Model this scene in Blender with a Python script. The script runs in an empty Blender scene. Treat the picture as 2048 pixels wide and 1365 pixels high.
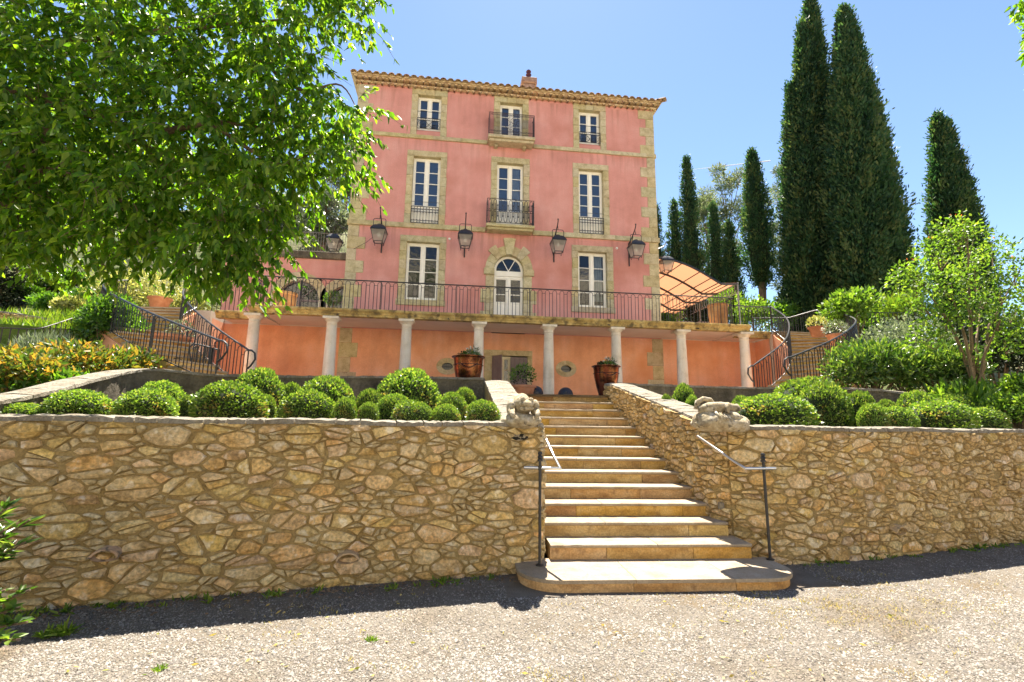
import bpy, math, random
import numpy as np
from mathutils import Vector, Matrix
R = math.radians
random.seed(7)
rng = np.random.default_rng(7)
sc = bpy.context.scene
col = sc.collection

# ------------------------------------------------------------------ camera
F_PX, W_PX, H_PX = 969.4, 2048.0, 1365.0
CAM = np.array([3.3913, -16.2, 1.6])
YAW, PITCH, ROLL = R(6.979), R(9.758), R(0.7695)
_cy, _sy, _cp, _sp, _cr, _sr = math.cos(YAW), math.sin(YAW), math.cos(PITCH), math.sin(PITCH), math.cos(ROLL), math.sin(ROLL)
FWD = np.array([_sy*_cp, _cy*_cp, _sp]); _r0 = np.array([_cy, -_sy, 0.0]); _u0 = np.cross(_r0, FWD)
RGT = _r0*_cr + _u0*_sr; UPV = -_r0*_sr + _u0*_cr
cam_data = bpy.data.cameras.new('camera')
cam_data.sensor_width = 36.0; cam_data.lens = F_PX/W_PX*36.0
cam_data.clip_start = 0.05; cam_data.clip_end = 6000
cam = bpy.data.objects.new('camera', cam_data); col.objects.link(cam)
cam.matrix_world = Matrix(((RGT[0], UPV[0], -FWD[0], CAM[0]), (RGT[1], UPV[1], -FWD[1], CAM[1]), (RGT[2], UPV[2], -FWD[2], CAM[2]), (0, 0, 0, 1)))
sc.camera = cam

# ------------------------------------------------------------------ light
SUN_EL, SUN_AZ = R(63.0), R(10.0)          # azimuth measured from +Y towards +X
SUN_STRENGTH, SKY_STRENGTH, EXPOSURE = 4.3, 0.05, 2.25
world = bpy.data.worlds.new('World'); sc.world = world; world.use_nodes = True
wn = world.node_tree; wn.nodes.clear()
wo = wn.nodes.new('ShaderNodeOutputWorld'); wb = wn.nodes.new('ShaderNodeBackground'); ws = wn.nodes.new('ShaderNodeTexSky')
ws.sky_type = 'NISHITA'; ws.sun_disc = False; ws.sun_elevation = SUN_EL; ws.sun_rotation = SUN_AZ
ws.altitude = 200; ws.air_density = 1.0; ws.dust_density = 0.15; ws.ozone_density = 2.6
wb.inputs['Strength'].default_value = SKY_STRENGTH
wn.links.new(ws.outputs[0], wb.inputs['Color']); wn.links.new(wb.outputs[0], wo.inputs['Surface'])
sd = bpy.data.lights.new('sun', 'SUN'); sd.energy = SUN_STRENGTH; sd.angle = R(0.5); sd.color = (1.0, 0.92, 0.79)
so = bpy.data.objects.new('sun', sd); col.objects.link(so)
_sv = Vector((math.sin(SUN_AZ)*math.cos(SUN_EL), math.cos(SUN_AZ)*math.cos(SUN_EL), math.sin(SUN_EL)))
so.rotation_euler = _sv.to_track_quat('Z', 'Y').to_euler(); so.location = (5, 20, 40)
sc.view_settings.view_transform = 'Standard'; sc.view_settings.look = 'None'
sc.view_settings.exposure = EXPOSURE; sc.view_settings.gamma = 1.0; sc.view_settings.use_curve_mapping = False
sc.render.engine = 'CYCLES'
sc.cycles.max_bounces = 10; sc.cycles.diffuse_bounces = 8; sc.cycles.glossy_bounces = 3; sc.cycles.transmission_bounces = 4; sc.cycles.transparent_max_bounces = 12
sc.cycles.use_denoising = True
try: sc.cycles.denoiser = 'OPENIMAGEDENOISE'
except Exception: pass
sc.cycles.sample_clamp_indirect = 6.0

# ------------------------------------------------------------------ helpers
def ray(px, py): return FWD + RGT*(px-1024)/F_PX - UPV*(py-682.5)/F_PX
def P(px, py, D):                                   # the point seen at (px, py) at D metres along the camera's heading
    r = ray(px, py); return CAM + r*(D/(r[0]*_sy + r[1]*_cy))
def onY(px, py, Y):
    r = ray(px, py); return CAM + r*((Y-CAM[1])/r[1])
def onZ(px, py, z):
    r = ray(px, py); return CAM + r*((z-CAM[2])/r[2])
def DD(x, y): return (x-CAM[0])*_sy + (y-CAM[1])*_cy

class MB:
    def __init__(s): s.v = []; s.f = []
    def add(s, vs, fs):
        o = len(s.v); s.v.extend([tuple(map(float, p)) for p in vs]); s.f.extend([tuple(i+o for i in f) for f in fs])
    def box(s, x0, x1, y0, y1, z0, z1, jit=0.0):
        vs = [(x, y, z) for z in (z0, z1) for y in (y0, y1) for x in (x0, x1)]
        if jit: vs = [tuple(c+random.uniform(-jit, jit) for c in p) for p in vs]
        s.add(vs, [(0, 2, 3, 1), (4, 5, 7, 6), (0, 1, 5, 4), (2, 6, 7, 3), (0, 4, 6, 2), (1, 3, 7, 5)])
    def bbox(s, x0, x1, y0, y1, z0, z1, b=0.012, jit=0.0):   # box with chamfered front (-y) edges
        def j(p): return tuple(c+random.uniform(-jit, jit) for c in p)
        vs = [(x0+b, y0, z0+b), (x1-b, y0, z0+b), (x1-b, y0, z1-b), (x0+b, y0, z1-b)]
        vs += [(x0, y0+b, z0), (x1, y0+b, z0), (x1, y0+b, z1), (x0, y0+b, z1)]
        vs += [(x0, y1, z0), (x1, y1, z0), (x1, y1, z1), (x0, y1, z1)]
        vs = [j(p) for p in vs]
        fs = [(0, 1, 2, 3), (8, 11, 10, 9)]
        for k in range(4):
            a, b2 = k, (k+1) % 4
            fs += [(4+a, 4+b2, b2, a), (8+a, 8+b2, 4+b2, 4+a)]
        s.add(vs, fs)
    def tube(s, pts, r, n=6, cap=True):
        pts = [Vector(p) for p in pts]; rr = r if isinstance(r, (list, tuple)) else [r]*len(pts)
        rings = []; N = None
        for i, p in enumerate(pts):
            t = (pts[min(i+1, len(pts)-1)] - pts[max(i-1, 0)])
            t = t.normalized() if t.length > 1e-9 else Vector((0, 0, 1))
            if N is None:
                N = t.orthogonal().normalized()
            else:
                N = (N - t*N.dot(t)); N = N.normalized() if N.length > 1e-6 else t.orthogonal().normalized()
            B = t.cross(N)
            rings.append([p + (N*math.cos(2*math.pi*k/n) + B*math.sin(2*math.pi*k/n))*rr[i] for k in range(n)])
        vs = [q for ring in rings for q in ring]
        fs = [(i*n+k, i*n+(k+1) % n, (i+1)*n+(k+1) % n, (i+1)*n+k) for i in range(len(pts)-1) for k in range(n)]
        if cap: fs += [tuple(range(n-1, -1, -1)), tuple((len(pts)-1)*n+k for k in range(n))]
        s.add(vs, fs)
    def lathe(s, prof, c=(0, 0, 0), n=20, sx=1, sy=1):
        vs = [(c[0]+r*sx*math.cos(2*math.pi*k/n), c[1]+r*sy*math.sin(2*math.pi*k/n), c[2]+z) for r, z in prof for k in range(n)]
        fs = [(i*n+k, i*n+(k+1) % n, (i+1)*n+(k+1) % n, (i+1)*n+k) for i in range(len(prof)-1) for k in range(n)]
        if prof[0][0] > 1e-6: fs.append(tuple(range(n-1, -1, -1)))
        if prof[-1][0] > 1e-6: fs.append(tuple((len(prof)-1)*n+k for k in range(n)))
        s.add(vs, fs)
    def prism(s, poly, d0, d1, axis='y'):            # poly in (x, z) extruded along y, or in (x, y) along z, or (y, z) along x
        m = {'y': lambda a, b, d: (a, d, b), 'z': lambda a, b, d: (a, b, d), 'x': lambda a, b, d: (d, a, b)}[axis]
        n = len(poly)
        vs = [m(a, b, d0) for a, b in poly] + [m(a, b, d1) for a, b in poly]
        s.add(vs, [tuple(range(n)), tuple(range(2*n-1, n-1, -1))] + [(k, n+k, n+(k+1) % n, (k+1) % n) for k in range(n)])
    def sphere(s, c, rx, ry=None, rz=None, n=12, m=8):
        ry = ry or rx; rz = rz or rx
        prof = [(math.sin(math.pi*i/m), -math.cos(math.pi*i/m)) for i in range(m+1)]
        vs = [(c[0]+rx*r*math.cos(2*math.pi*k/n), c[1]+ry*r*math.sin(2*math.pi*k/n), c[2]+rz*z) for r, z in prof for k in range(n)]
        s.add(vs, [(i*n+k, i*n+(k+1) % n, (i+1)*n+(k+1) % n, (i+1)*n+k) for i in range(m) for k in range(n)])
    def mesh(s, name, m=None, smooth=False, org=(0, 0, 0)):
        me = bpy.data.meshes.new(name)
        v = np.array(s.v, float) - np.array(org, float)
        me.from_pydata(v.tolist(), [], s.f); me.update()
        if m: me.materials.append(m)
        if smooth: shade(me, smooth)
        return me
    def build(s, name, m, parent=None, smooth=False, org=None):
        if org is None: org = tuple(parent_org(parent)) if parent else (0, 0, 0)
        return obj(name, s.mesh(name, m, smooth, org), parent)

def shade(me, ang):
    me.polygons.foreach_set('use_smooth', [True]*len(me.polygons))
    if ang is not True:
        try: me.set_sharp_from_angle(angle=R(ang))
        except Exception: pass
def parent_org(p):
    o = Vector((0, 0, 0))
    while p is not None: o = o + p.location; p = p.parent
    return o
def obj(name, me, parent=None, loc=None, rz=0.0, sc_=None):
    o = bpy.data.objects.new(name, me); col.objects.link(o)
    if parent: o.parent = parent
    if loc is not None: o.location = loc
    if rz: o.rotation_euler[2] = rz
    if sc_ is not None: o.scale = sc_
    return o
def tag(o, label=None, cat=None, group=None, kind=None):
    if label: o['label'] = label
    if cat: o['category'] = cat
    if group: o['group'] = group
    if kind: o['kind'] = kind
    return o
def thing(name, label, cat, loc=(0, 0, 0), rz=0.0, group=None):
    o = bpy.data.objects.new(name, None); col.objects.link(o); o.empty_display_size = 0.2
    o.location = loc; o.rotation_euler[2] = rz
    return tag(o, label, cat, group)
def cyc(pts, n):                                     # Catmull-Rom through points
    pts = [np.array(p, float) for p in pts]; q = [2*pts[0]-pts[1]] + pts + [2*pts[-1]-pts[-2]]
    out = []
    m = len(pts)-1
    for i in range(n+1):
        t = i/n*m; k = min(int(t), m-1); u = t-k
        a, b, c, d = q[k:k+4]
        out.append(0.5*((2*b)+(-a+c)*u+(2*a-5*b+4*c-d)*u*u+(-a+3*b-3*c+d)*u**3))
    return out

# ------------------------------------------------------------------ materials
def mat(name, cols, scale=4.0, rough=0.85, bump=0.0, bscale=30.0, spec=0.3, metal=0.0, rnd=0.0, hue=0.0, streak=0.0, lo=0.3, hi=0.7, fleck=None, stretch=None, bdist=0.02, attr=False, fine=0.0, coat=0.0, runs=None):
    m = bpy.data.materials.new(name); m.use_nodes = True; nt = m.node_tree; N = nt.nodes; L = nt.links
    b = N['Principled BSDF']
    b.inputs['Roughness'].default_value = rough; b.inputs['Metallic'].default_value = metal
    b.inputs['Specular IOR Level'].default_value = spec; b.inputs['Coat Weight'].default_value = coat
    tc = N.new('ShaderNodeTexCoord'); vec = tc.outputs['Object']
    if rnd or hue:
        oi = N.new('ShaderNodeObjectInfo'); ad = N.new('ShaderNodeVectorMath'); ad.operation = 'MULTIPLY_ADD'
        cb = N.new('ShaderNodeCombineXYZ')
        mm = N.new('ShaderNodeMath'); mm.operation = 'MULTIPLY'; mm.inputs[1].default_value = 37.0
        L.new(oi.outputs['Random'], mm.inputs[0])
        for k in range(3): L.new(mm.outputs[0], cb.inputs[k])
        ad.inputs[1].default_value = (1, 1, 1); L.new(vec, ad.inputs[0]); L.new(cb.outputs[0], ad.inputs[2]); vec = ad.outputs[0]
    nz = N.new('ShaderNodeTexNoise'); nz.inputs['Scale'].default_value = scale; nz.inputs['Detail'].default_value = 7; nz.inputs['Roughness'].default_value = 0.62
    v2 = vec
    if stretch:
        mp = N.new('ShaderNodeMapping'); mp.inputs['Scale'].default_value = stretch; L.new(vec, mp.inputs[0]); v2 = mp.outputs[0]
    L.new(v2, nz.inputs['Vector'])
    rp = N.new('ShaderNodeValToRGB'); el = rp.color_ramp.elements
    while len(el) < len(cols): el.new(0.5)
    for k, c in enumerate(cols):
        el[k].position = lo + (hi-lo)*k/max(1, len(cols)-1); el[k].color = (*c, 1)
    L.new(nz.outputs['Fac'], rp.inputs[0]); c = rp.outputs[0]
    def mul(cin, fac_out, lo_v):
        mr = N.new('ShaderNodeMapRange'); mr.inputs['From Min'].default_value = 0.35; mr.inputs['From Max'].default_value = 0.65
        mr.inputs['To Min'].default_value = lo_v; mr.inputs['To Max'].default_value = 1.0; L.new(fac_out, mr.inputs['Value'])
        mx = N.new('ShaderNodeMix'); mx.data_type = 'RGBA'; mx.blend_type = 'MULTIPLY'; mx.inputs['Factor'].default_value = 1.0
        L.new(cin, mx.inputs[6]); L.new(mr.outputs[0], mx.inputs[7]); return mx.outputs[2]
    if streak:
        mp = N.new('ShaderNodeMapping'); mp.inputs['Scale'].default_value = (3.0, 3.0, 0.22); L.new(vec, mp.inputs[0])
        n2 = N.new('ShaderNodeTexNoise'); n2.inputs['Scale'].default_value = 1.6; n2.inputs['Detail'].default_value = 6; L.new(mp.outputs[0], n2.inputs['Vector'])
        c = mul(c, n2.outputs['Fac'], 1-streak)
    if fine:
        n4 = N.new('ShaderNodeTexNoise'); n4.inputs['Scale'].default_value = bscale*1.3; n4.inputs['Detail'].default_value = 5; L.new(vec, n4.inputs['Vector'])
        c = mul(c, n4.outputs['Fac'], 1-fine)
    if fleck:
        n3 = N.new('ShaderNodeTexNoise'); n3.inputs['Scale'].default_value = fleck[1]; n3.inputs['Detail'].default_value = 5; L.new(vec, n3.inputs['Vector'])
        r3 = N.new('ShaderNodeMapRange'); r3.inputs['From Min'].default_value = fleck[2]; r3.inputs['From Max'].default_value = fleck[2]+(fleck[3] if len(fleck) > 3 else 0.08)
        L.new(n3.outputs['Fac'], r3.inputs['Value'])
        mx = N.new('ShaderNodeMix'); mx.data_type = 'RGBA'; L.new(r3.outputs[0], mx.inputs['Factor']); L.new(c, mx.inputs[6]); mx.inputs[7].default_value = (*fleck[0], 1); c = mx.outputs[2]
    if runs:                                        # rain runs that start under each ledge (heights in object space)
        sx = N.new('ShaderNodeSeparateXYZ'); L.new(tc.outputs['Object'], sx.inputs[0])
        mp = N.new('ShaderNodeMapping'); mp.inputs['Scale'].default_value = (4.2, 4.2, 0.35); L.new(tc.outputs['Object'], mp.inputs[0])
        n5 = N.new('ShaderNodeTexNoise'); n5.inputs['Scale'].default_value = 1.3; n5.inputs['Detail'].default_value = 5; L.new(mp.outputs[0], n5.inputs['Vector'])
        st_ = N.new('ShaderNodeMapRange'); st_.inputs['From Min'].default_value = 0.50; st_.inputs['From Max'].default_value = 0.66; L.new(n5.outputs['Fac'], st_.inputs['Value'])
        tot = None
        for zz in runs:
            a_ = N.new('ShaderNodeMapRange'); a_.inputs['From Min'].default_value = zz-1.1; a_.inputs['From Max'].default_value = zz; L.new(sx.outputs[2], a_.inputs['Value'])
            b_ = N.new('ShaderNodeMath'); b_.operation = 'LESS_THAN'; b_.inputs[1].default_value = zz+0.01; L.new(sx.outputs[2], b_.inputs[0])
            c_ = N.new('ShaderNodeMath'); c_.operation = 'MULTIPLY'; L.new(a_.outputs[0], c_.inputs[0]); L.new(b_.outputs[0], c_.inputs[1])
            if tot is None: tot = c_.outputs[0]
            else:
                d_ = N.new('ShaderNodeMath'); d_.operation = 'MAXIMUM'; L.new(tot, d_.inputs[0]); L.new(c_.outputs[0], d_.inputs[1]); tot = d_.outputs[0]
        e_ = N.new('ShaderNodeMath'); e_.operation = 'MULTIPLY'; L.new(tot, e_.inputs[0]); L.new(st_.outputs[0], e_.inputs[1])
        f_ = N.new('ShaderNodeMath'); f_.operation = 'MULTIPLY'; f_.inputs[1].default_value = 0.6; L.new(e_.outputs[0], f_.inputs[0])
        mx = N.new('ShaderNodeMix'); mx.data_type = 'RGBA'; L.new(f_.outputs[0], mx.inputs['Factor']); L.new(c, mx.inputs[6]); mx.inputs[7].default_value = (0.34, 0.15, 0.11, 1); c = mx.outputs[2]
    if rnd or hue or attr:
        hs = N.new('ShaderNodeHueSaturation'); L.new(c, hs.inputs['Color'])
        if attr:
            at = N.new('ShaderNodeAttribute'); at.attribute_name = 'rnd'; src = at.outputs['Fac']
        else:
            src = oi.outputs['Random']
        mr = N.new('ShaderNodeMapRange'); mr.inputs['To Min'].default_value = 1-rnd; mr.inputs['To Max'].default_value = 1+rnd
        L.new(src, mr.inputs['Value']); L.new(mr.outputs[0], hs.inputs['Value'])
        if hue:
            m1 = N.new('ShaderNodeMath'); m1.operation = 'MULTIPLY'; m1.inputs[1].default_value = 13.7; L.new(src, m1.inputs[0])
            m2 = N.new('ShaderNodeMath'); m2.operation = 'FRACT'; L.new(m1.outputs[0], m2.inputs[0])
            m3 = N.new('ShaderNodeMapRange'); m3.inputs['To Min'].default_value = 0.5-hue; m3.inputs['To Max'].default_value = 0.5+hue
            L.new(m2.outputs[0], m3.inputs['Value']); L.new(m3.outputs[0], hs.inputs['Hue'])
            m4 = N.new('ShaderNodeMath'); m4.operation = 'MULTIPLY'; m4.inputs[1].default_value = 29.3; L.new(src, m4.inputs[0])
            m5 = N.new('ShaderNodeMath'); m5.operation = 'FRACT'; L.new(m4.outputs[0], m5.inputs[0])
            m6 = N.new('ShaderNodeMapRange'); m6.inputs['To Min'].default_value = 0.82; m6.inputs['To Max'].default_value = 1.10
            L.new(m5.outputs[0], m6.inputs['Value']); L.new(m6.outputs[0], hs.inputs['Saturation'])
        c = hs.outputs[0]
    L.new(c, b.inputs['Base Color'])
    if bump:
        bz = N.new('ShaderNodeTexNoise'); bz.inputs['Scale'].default_value = bscale; bz.inputs['Detail'].default_value = 8; bz.inputs['Roughness'].default_value = 0.65; L.new(vec, bz.inputs['Vector'])
        bp = N.new('ShaderNodeBump'); bp.inputs['Strength'].default_value = bump; bp.inputs['Distance'].default_value = bdist
        L.new(bz.outputs['Fac'], bp.inputs['Height']); L.new(bp.outputs[0], b.inputs['Normal'])
    return m

def leaf_mat(name, cols, trans=0.45, tcol=None, rough=0.45, spec=0.4, objrnd=0.0):
    m = bpy.data.materials.new(name); m.use_nodes = True; nt = m.node_tree; N = nt.nodes; L = nt.links
    b = N['Principled BSDF']; b.inputs['Roughness'].default_value = rough; b.inputs['Specular IOR Level'].default_value = spec
    at = N.new('ShaderNodeAttribute'); at.attribute_name = 'rnd'
    rp = N.new('ShaderNodeValToRGB'); el = rp.color_ramp.elements
    while len(el) < len(cols): el.new(0.5)
    for k, c in enumerate(cols): el[k].position = k/max(1, len(cols)-1); el[k].color = (*c, 1)
    L.new(at.outputs['Fac'], rp.inputs[0]); c = rp.outputs[0]
    if objrnd:
        oi = N.new('ShaderNodeObjectInfo'); hs = N.new('ShaderNodeHueSaturation'); mr = N.new('ShaderNodeMapRange')
        mr.inputs['To Min'].default_value = 1-objrnd; mr.inputs['To Max'].default_value = 1+objrnd
        L.new(oi.outputs['Random'], mr.inputs['Value']); L.new(mr.outputs[0], hs.inputs['Value']); L.new(c, hs.inputs['Color']); c = hs.outputs[0]
    L.new(c, b.inputs['Base Color'])
    tr = N.new('ShaderNodeBsdfTranslucent')
    gm = N.new('ShaderNodeMix'); gm.data_type = 'RGBA'; gm.blend_type = 'MULTIPLY'; gm.inputs['Factor'].default_value = 1.0
    L.new(c, gm.inputs[6]); gm.inputs[7].default_value = (*(tcol or (2.2, 1.9, 0.7)), 1); L.new(gm.outputs[2], tr.inputs['Color'])
    mx = N.new('ShaderNodeMixShader'); mx.inputs[0].default_value = trans
    L.new(b.outputs[0], mx.inputs[1]); L.new(tr.outputs[0], mx.inputs[2]); L.new(mx.outputs[0], N['Material Output'].inputs['Surface'])
    return m

def glass_mat(name, tint=(0.75, 0.8, 0.8), ior=1.9, rough=0.02):
    m = bpy.data.materials.new(name); m.use_nodes = True; nt = m.node_tree; N = nt.nodes; L = nt.links
    N.remove(N['Principled BSDF'])
    t = N.new('ShaderNodeBsdfTransparent'); t.inputs[0].default_value = (*tint, 1)
    g = N.new('ShaderNodeBsdfGlossy'); g.inputs['Roughness'].default_value = rough
    f = N.new('ShaderNodeFresnel'); f.inputs[0].default_value = ior
    nz = N.new('ShaderNodeTexNoise'); nz.inputs['Scale'].default_value = 3.0; bp = N.new('ShaderNodeBump'); bp.inputs['Strength'].default_value = 0.08; bp.inputs['Distance'].default_value = 0.05
    L.new(nz.outputs['Fac'], bp.inputs['Height']); L.new(bp.outputs[0], g.inputs['Normal'])
    x = N.new('ShaderNodeMixShader'); L.new(f.outputs[0], x.inputs[0]); L.new(t.outputs[0], x.inputs[1]); L.new(g.outputs[0], x.inputs[2])
    L.new(x.outputs[0], N['Material Output'].inputs['Surface'])
    return m

MT = {}
MT['plaster'] = mat('pink_plaster', [(0.54, 0.235, 0.195), (0.68, 0.31, 0.265), (0.74, 0.39, 0.34)], 0.8, 0.92, 0.35, 26, streak=0.07, fine=0.12, bdist=0.012, fleck=((0.50, 0.20, 0.155), 0.55, 0.54, 0.16), lo=0.25, hi=0.72, runs=(6.014, 9.394, 11.3))
MT['plaster_low'] = mat('warm_bounce_plaster', [(0.72, 0.32, 0.165), (0.85, 0.42, 0.24), (0.87, 0.49, 0.34)], 0.9, 0.92, 0.35, 26, streak=0.10, fine=0.10, bdist=0.01, fleck=((0.68, 0.29, 0.13), 0.7, 0.56, 0.2))  # more orange than the plaster above: warm bounced light put into its colour
MT['lime'] = mat('pale_limestone', [(0.42, 0.34, 0.17), (0.60, 0.505, 0.285), (0.68, 0.585, 0.36)], 5, 0.9, 0.9, 38, rnd=0.08, hue=0.010, fleck=((0.28, 0.23, 0.12), 30, 0.60, 0.12), bdist=0.03, fine=0.2)
MT['cornice'] = mat('lichen_cornice', [(0.34, 0.24, 0.08), (0.66, 0.48, 0.17), (0.78, 0.62, 0.28)], 3.0, 0.9, 0.8, 30, rnd=0.06, fleck=((0.15, 0.115, 0.06), 5.5, 0.50, 0.16), bdist=0.03, streak=0.35, fine=0.2)
MT['soffit'] = mat('soffit_plaster', [(0.66, 0.57, 0.47), (0.74, 0.65, 0.55)], 2, 0.9, 0.2, 20)
MT['column'] = mat('column_stone', [(0.66, 0.57, 0.42), (0.85, 0.76, 0.60), (0.88, 0.81, 0.68)], 3, 0.85, 0.4, 40, rnd=0.05, streak=0.22, fine=0.1)
MT['tread'] = mat('tread_limestone', [(0.27, 0.205, 0.130), (0.36, 0.29, 0.205), (0.41, 0.345, 0.26)], 3.5, 0.8, 0.45, 45, rnd=0.09, fleck=((0.28, 0.19, 0.10), 20, 0.60, 0.15), fine=0.2)
MT['riser'] = mat('riser_limestone', [(0.33, 0.18, 0.05), (0.54, 0.33, 0.105), (0.63, 0.44, 0.20)], 4.5, 0.85, 0.6, 40, rnd=0.12, hue=0.015, fleck=((0.26, 0.155, 0.06), 9, 0.58, 0.15), fine=0.3, stretch=(0.7, 1, 1.6))
MT['rubble'] = mat('rubble_stone', [(0.50, 0.32, 0.11), (0.88, 0.605, 0.255), (0.94, 0.73, 0.40)], 5.5, 0.88, 1.0, 24, rnd=0.16, hue=0.012, fine=0.42, bdist=0.07, fleck=((0.91, 0.76, 0.54), 11, 0.58, 0.12), lo=0.28, hi=0.68)
MT['mortar'] = mat('mortar', [(0.30, 0.205, 0.08), (0.42, 0.30, 0.125), (0.50, 0.375, 0.17)], 3, 0.95, 1.0, 34, bdist=0.05, fine=0.3)
MT['coping'] = mat('rough_coping', [(0.22, 0.18, 0.125), (0.31, 0.275, 0.215), (0.37, 0.34, 0.285)], 6, 0.9, 1.0, 26, fine=0.25, bdist=0.05, fleck=((0.18, 0.14, 0.10), 18, 0.64))
MT['darkwall'] = mat('weathered_render', [(0.10, 0.085, 0.06), (0.20, 0.17, 0.125), (0.30, 0.25, 0.17)], 2.2, 0.95, 0.9, 18, streak=0.35, fine=0.25, bdist=0.04)
MT['sculpt'] = mat('lichen_stone', [(0.26, 0.20, 0.12), (0.47, 0.39, 0.25), (0.62, 0.56, 0.46)], 11, 0.92, 0.8, 30, fleck=((0.13, 0.11, 0.08), 15, 0.58, 0.10), bdist=0.04, fine=0.25)  # dark flecks: lichen, and the shade of crevices put into the colour
MT['iron'] = mat('black_iron', [(0.012, 0.012, 0.014), (0.03, 0.028, 0.027)], 20, 0.42, 0.2, 60, spec=0.5)
MT['iron_rust'] = mat('rusty_iron', [(0.028, 0.02, 0.022), (0.07, 0.045, 0.045)], 14, 0.55, 0.3, 60, spec=0.4)
MT['steel'] = mat('galvanised_rail', [(0.55, 0.56, 0.57), (0.68, 0.69, 0.70)], 12, 0.28, 0, spec=0.6, metal=0.9)
MT['white'] = mat('white_paint', [(0.84, 0.80, 0.70), (0.90, 0.87, 0.78)], 6, 0.5, 0.1, 30, spec=0.4)
MT['cream'] = mat('cream_paint', [(0.62, 0.54, 0.34), (0.72, 0.64, 0.43)], 6, 0.5, 0.1, 30, spec=0.4)
MT['mauve'] = mat('mauve_shutter_paint', [(0.17, 0.125, 0.125), (0.22, 0.17, 0.165)], 5, 0.6, 0.2, 30, spec=0.4, rnd=0.06)
MT['glass'] = glass_mat('window_glass', (0.5, 0.56, 0.6), 2.7)
MT['glass_low'] = glass_mat('lower_window_glass', (0.5, 0.56, 0.6), 1.75)
MT['dark_pane'] = mat('dark_pane', [(0.01, 0.012, 0.012), (0.025, 0.028, 0.026)], 6, 0.12, 0, spec=0.4)
MT['lampglass'] = leaf_mat('lantern_glass', [(0.6, 0.57, 0.5), (0.6, 0.57, 0.5)], 0.5, (1.0, 1.0, 1.0), 0.15, 0.5)
_n = MT['lampglass'].node_tree; _t = _n.nodes.new('ShaderNodeBsdfTransparent'); _x = _n.nodes.new('ShaderNodeMixShader'); _x.inputs[0].default_value = 0.5
_n.links.new(_n.nodes['Material Output'].inputs['Surface'].links[0].from_socket, _x.inputs[1]); _n.links.new(_t.outputs[0], _x.inputs[2]); _n.links.new(_x.outputs[0], _n.nodes['Material Output'].inputs['Surface'])
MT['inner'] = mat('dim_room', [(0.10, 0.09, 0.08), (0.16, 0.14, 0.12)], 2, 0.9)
MT['curtain'] = mat('white_curtain', [(0.7, 0.7, 0.68), (0.82, 0.82, 0.8)], 5, 0.9)
MT['tile'] = mat('roman_tile', [(0.34, 0.21, 0.11), (0.52, 0.35, 0.20), (0.62, 0.45, 0.28)], 5, 0.9, 0.8, 30, rnd=0.25, hue=0.02, fleck=((0.20, 0.16, 0.11), 16, 0.58), bdist=0.03)
MT['tile_fill'] = mat('tile_mortar', [(0.62, 0.47, 0.27), (0.74, 0.60, 0.38)], 5, 0.95, 0.6, 30)
MT['terracotta'] = mat('terracotta', [(0.40, 0.14, 0.06), (0.56, 0.23, 0.11), (0.62, 0.32, 0.19)], 3.5, 0.8, 0.3, 30, rnd=0.12, streak=0.2)
MT['chimney'] = mat('chimney_stone', [(0.16, 0.09, 0.07), (0.28, 0.18, 0.14), (0.38, 0.28, 0.23)], 4, 0.9, 0.7, 24)
MT['pot_glaze'] = mat('maroon_pot', [(0.05, 0.016, 0.022), (0.10, 0.03, 0.04)], 4, 0.4, 0.1, 20)
MT['copper'] = mat('tarnished_copper', [(0.07, 0.022, 0.014), (0.20, 0.065, 0.035), (0.42, 0.21, 0.09)], 2.0, 0.22, 0.25, 9, metal=1.0, fleck=((0.05, 0.022, 0.016), 4, 0.52, 0.15), stretch=(1.8, 1.8, 0.4))
MT['brass'] = mat('worn_terracotta_pot', [(0.34, 0.13, 0.05), (0.52, 0.25, 0.09), (0.60, 0.38, 0.16)], 3.0, 0.55, 0.4, 20, streak=0.45)
MT['fabric'] = mat('apricot_canvas', [(0.82, 0.36, 0.14), (0.88, 0.42, 0.18)], 3, 0.9)
MT['soil'] = mat('bed_soil', [(0.09, 0.065, 0.04), (0.18, 0.13, 0.085)], 8, 0.95, 1.0, 30, bdist=0.05)
MT['forecourt'] = mat('pale_paving', [(0.62, 0.54, 0.42), (0.72, 0.64, 0.52)], 2, 0.9, 0.5, 40, fine=0.15)
MT['ball'] = mat('dark_mottled_ball', [(0.02, 0.02, 0.03), (0.05, 0.05, 0.06)], 9, 0.35, 0.3, 22, fleck=((0.16, 0.13, 0.08), 14, 0.62))
MT['bark'] = mat('bark', [(0.14, 0.09, 0.055), (0.27, 0.19, 0.125)], 10, 0.95, 1.0, 24, stretch=(1, 1, 0.3), bdist=0.05)
MT['bark_pale'] = mat('pale_bark', [(0.14, 0.10, 0.055), (0.24, 0.18, 0.11)], 10, 0.9, 0.7, 24, stretch=(1, 1, 0.3), bdist=0.03)
MT['rock'] = mat('hill_rock', [(0.26, 0.25, 0.23), (0.42, 0.40, 0.36), (0.5, 0.47, 0.42)], 2.5, 0.95, 1.0, 6, bdist=0.2)
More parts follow.
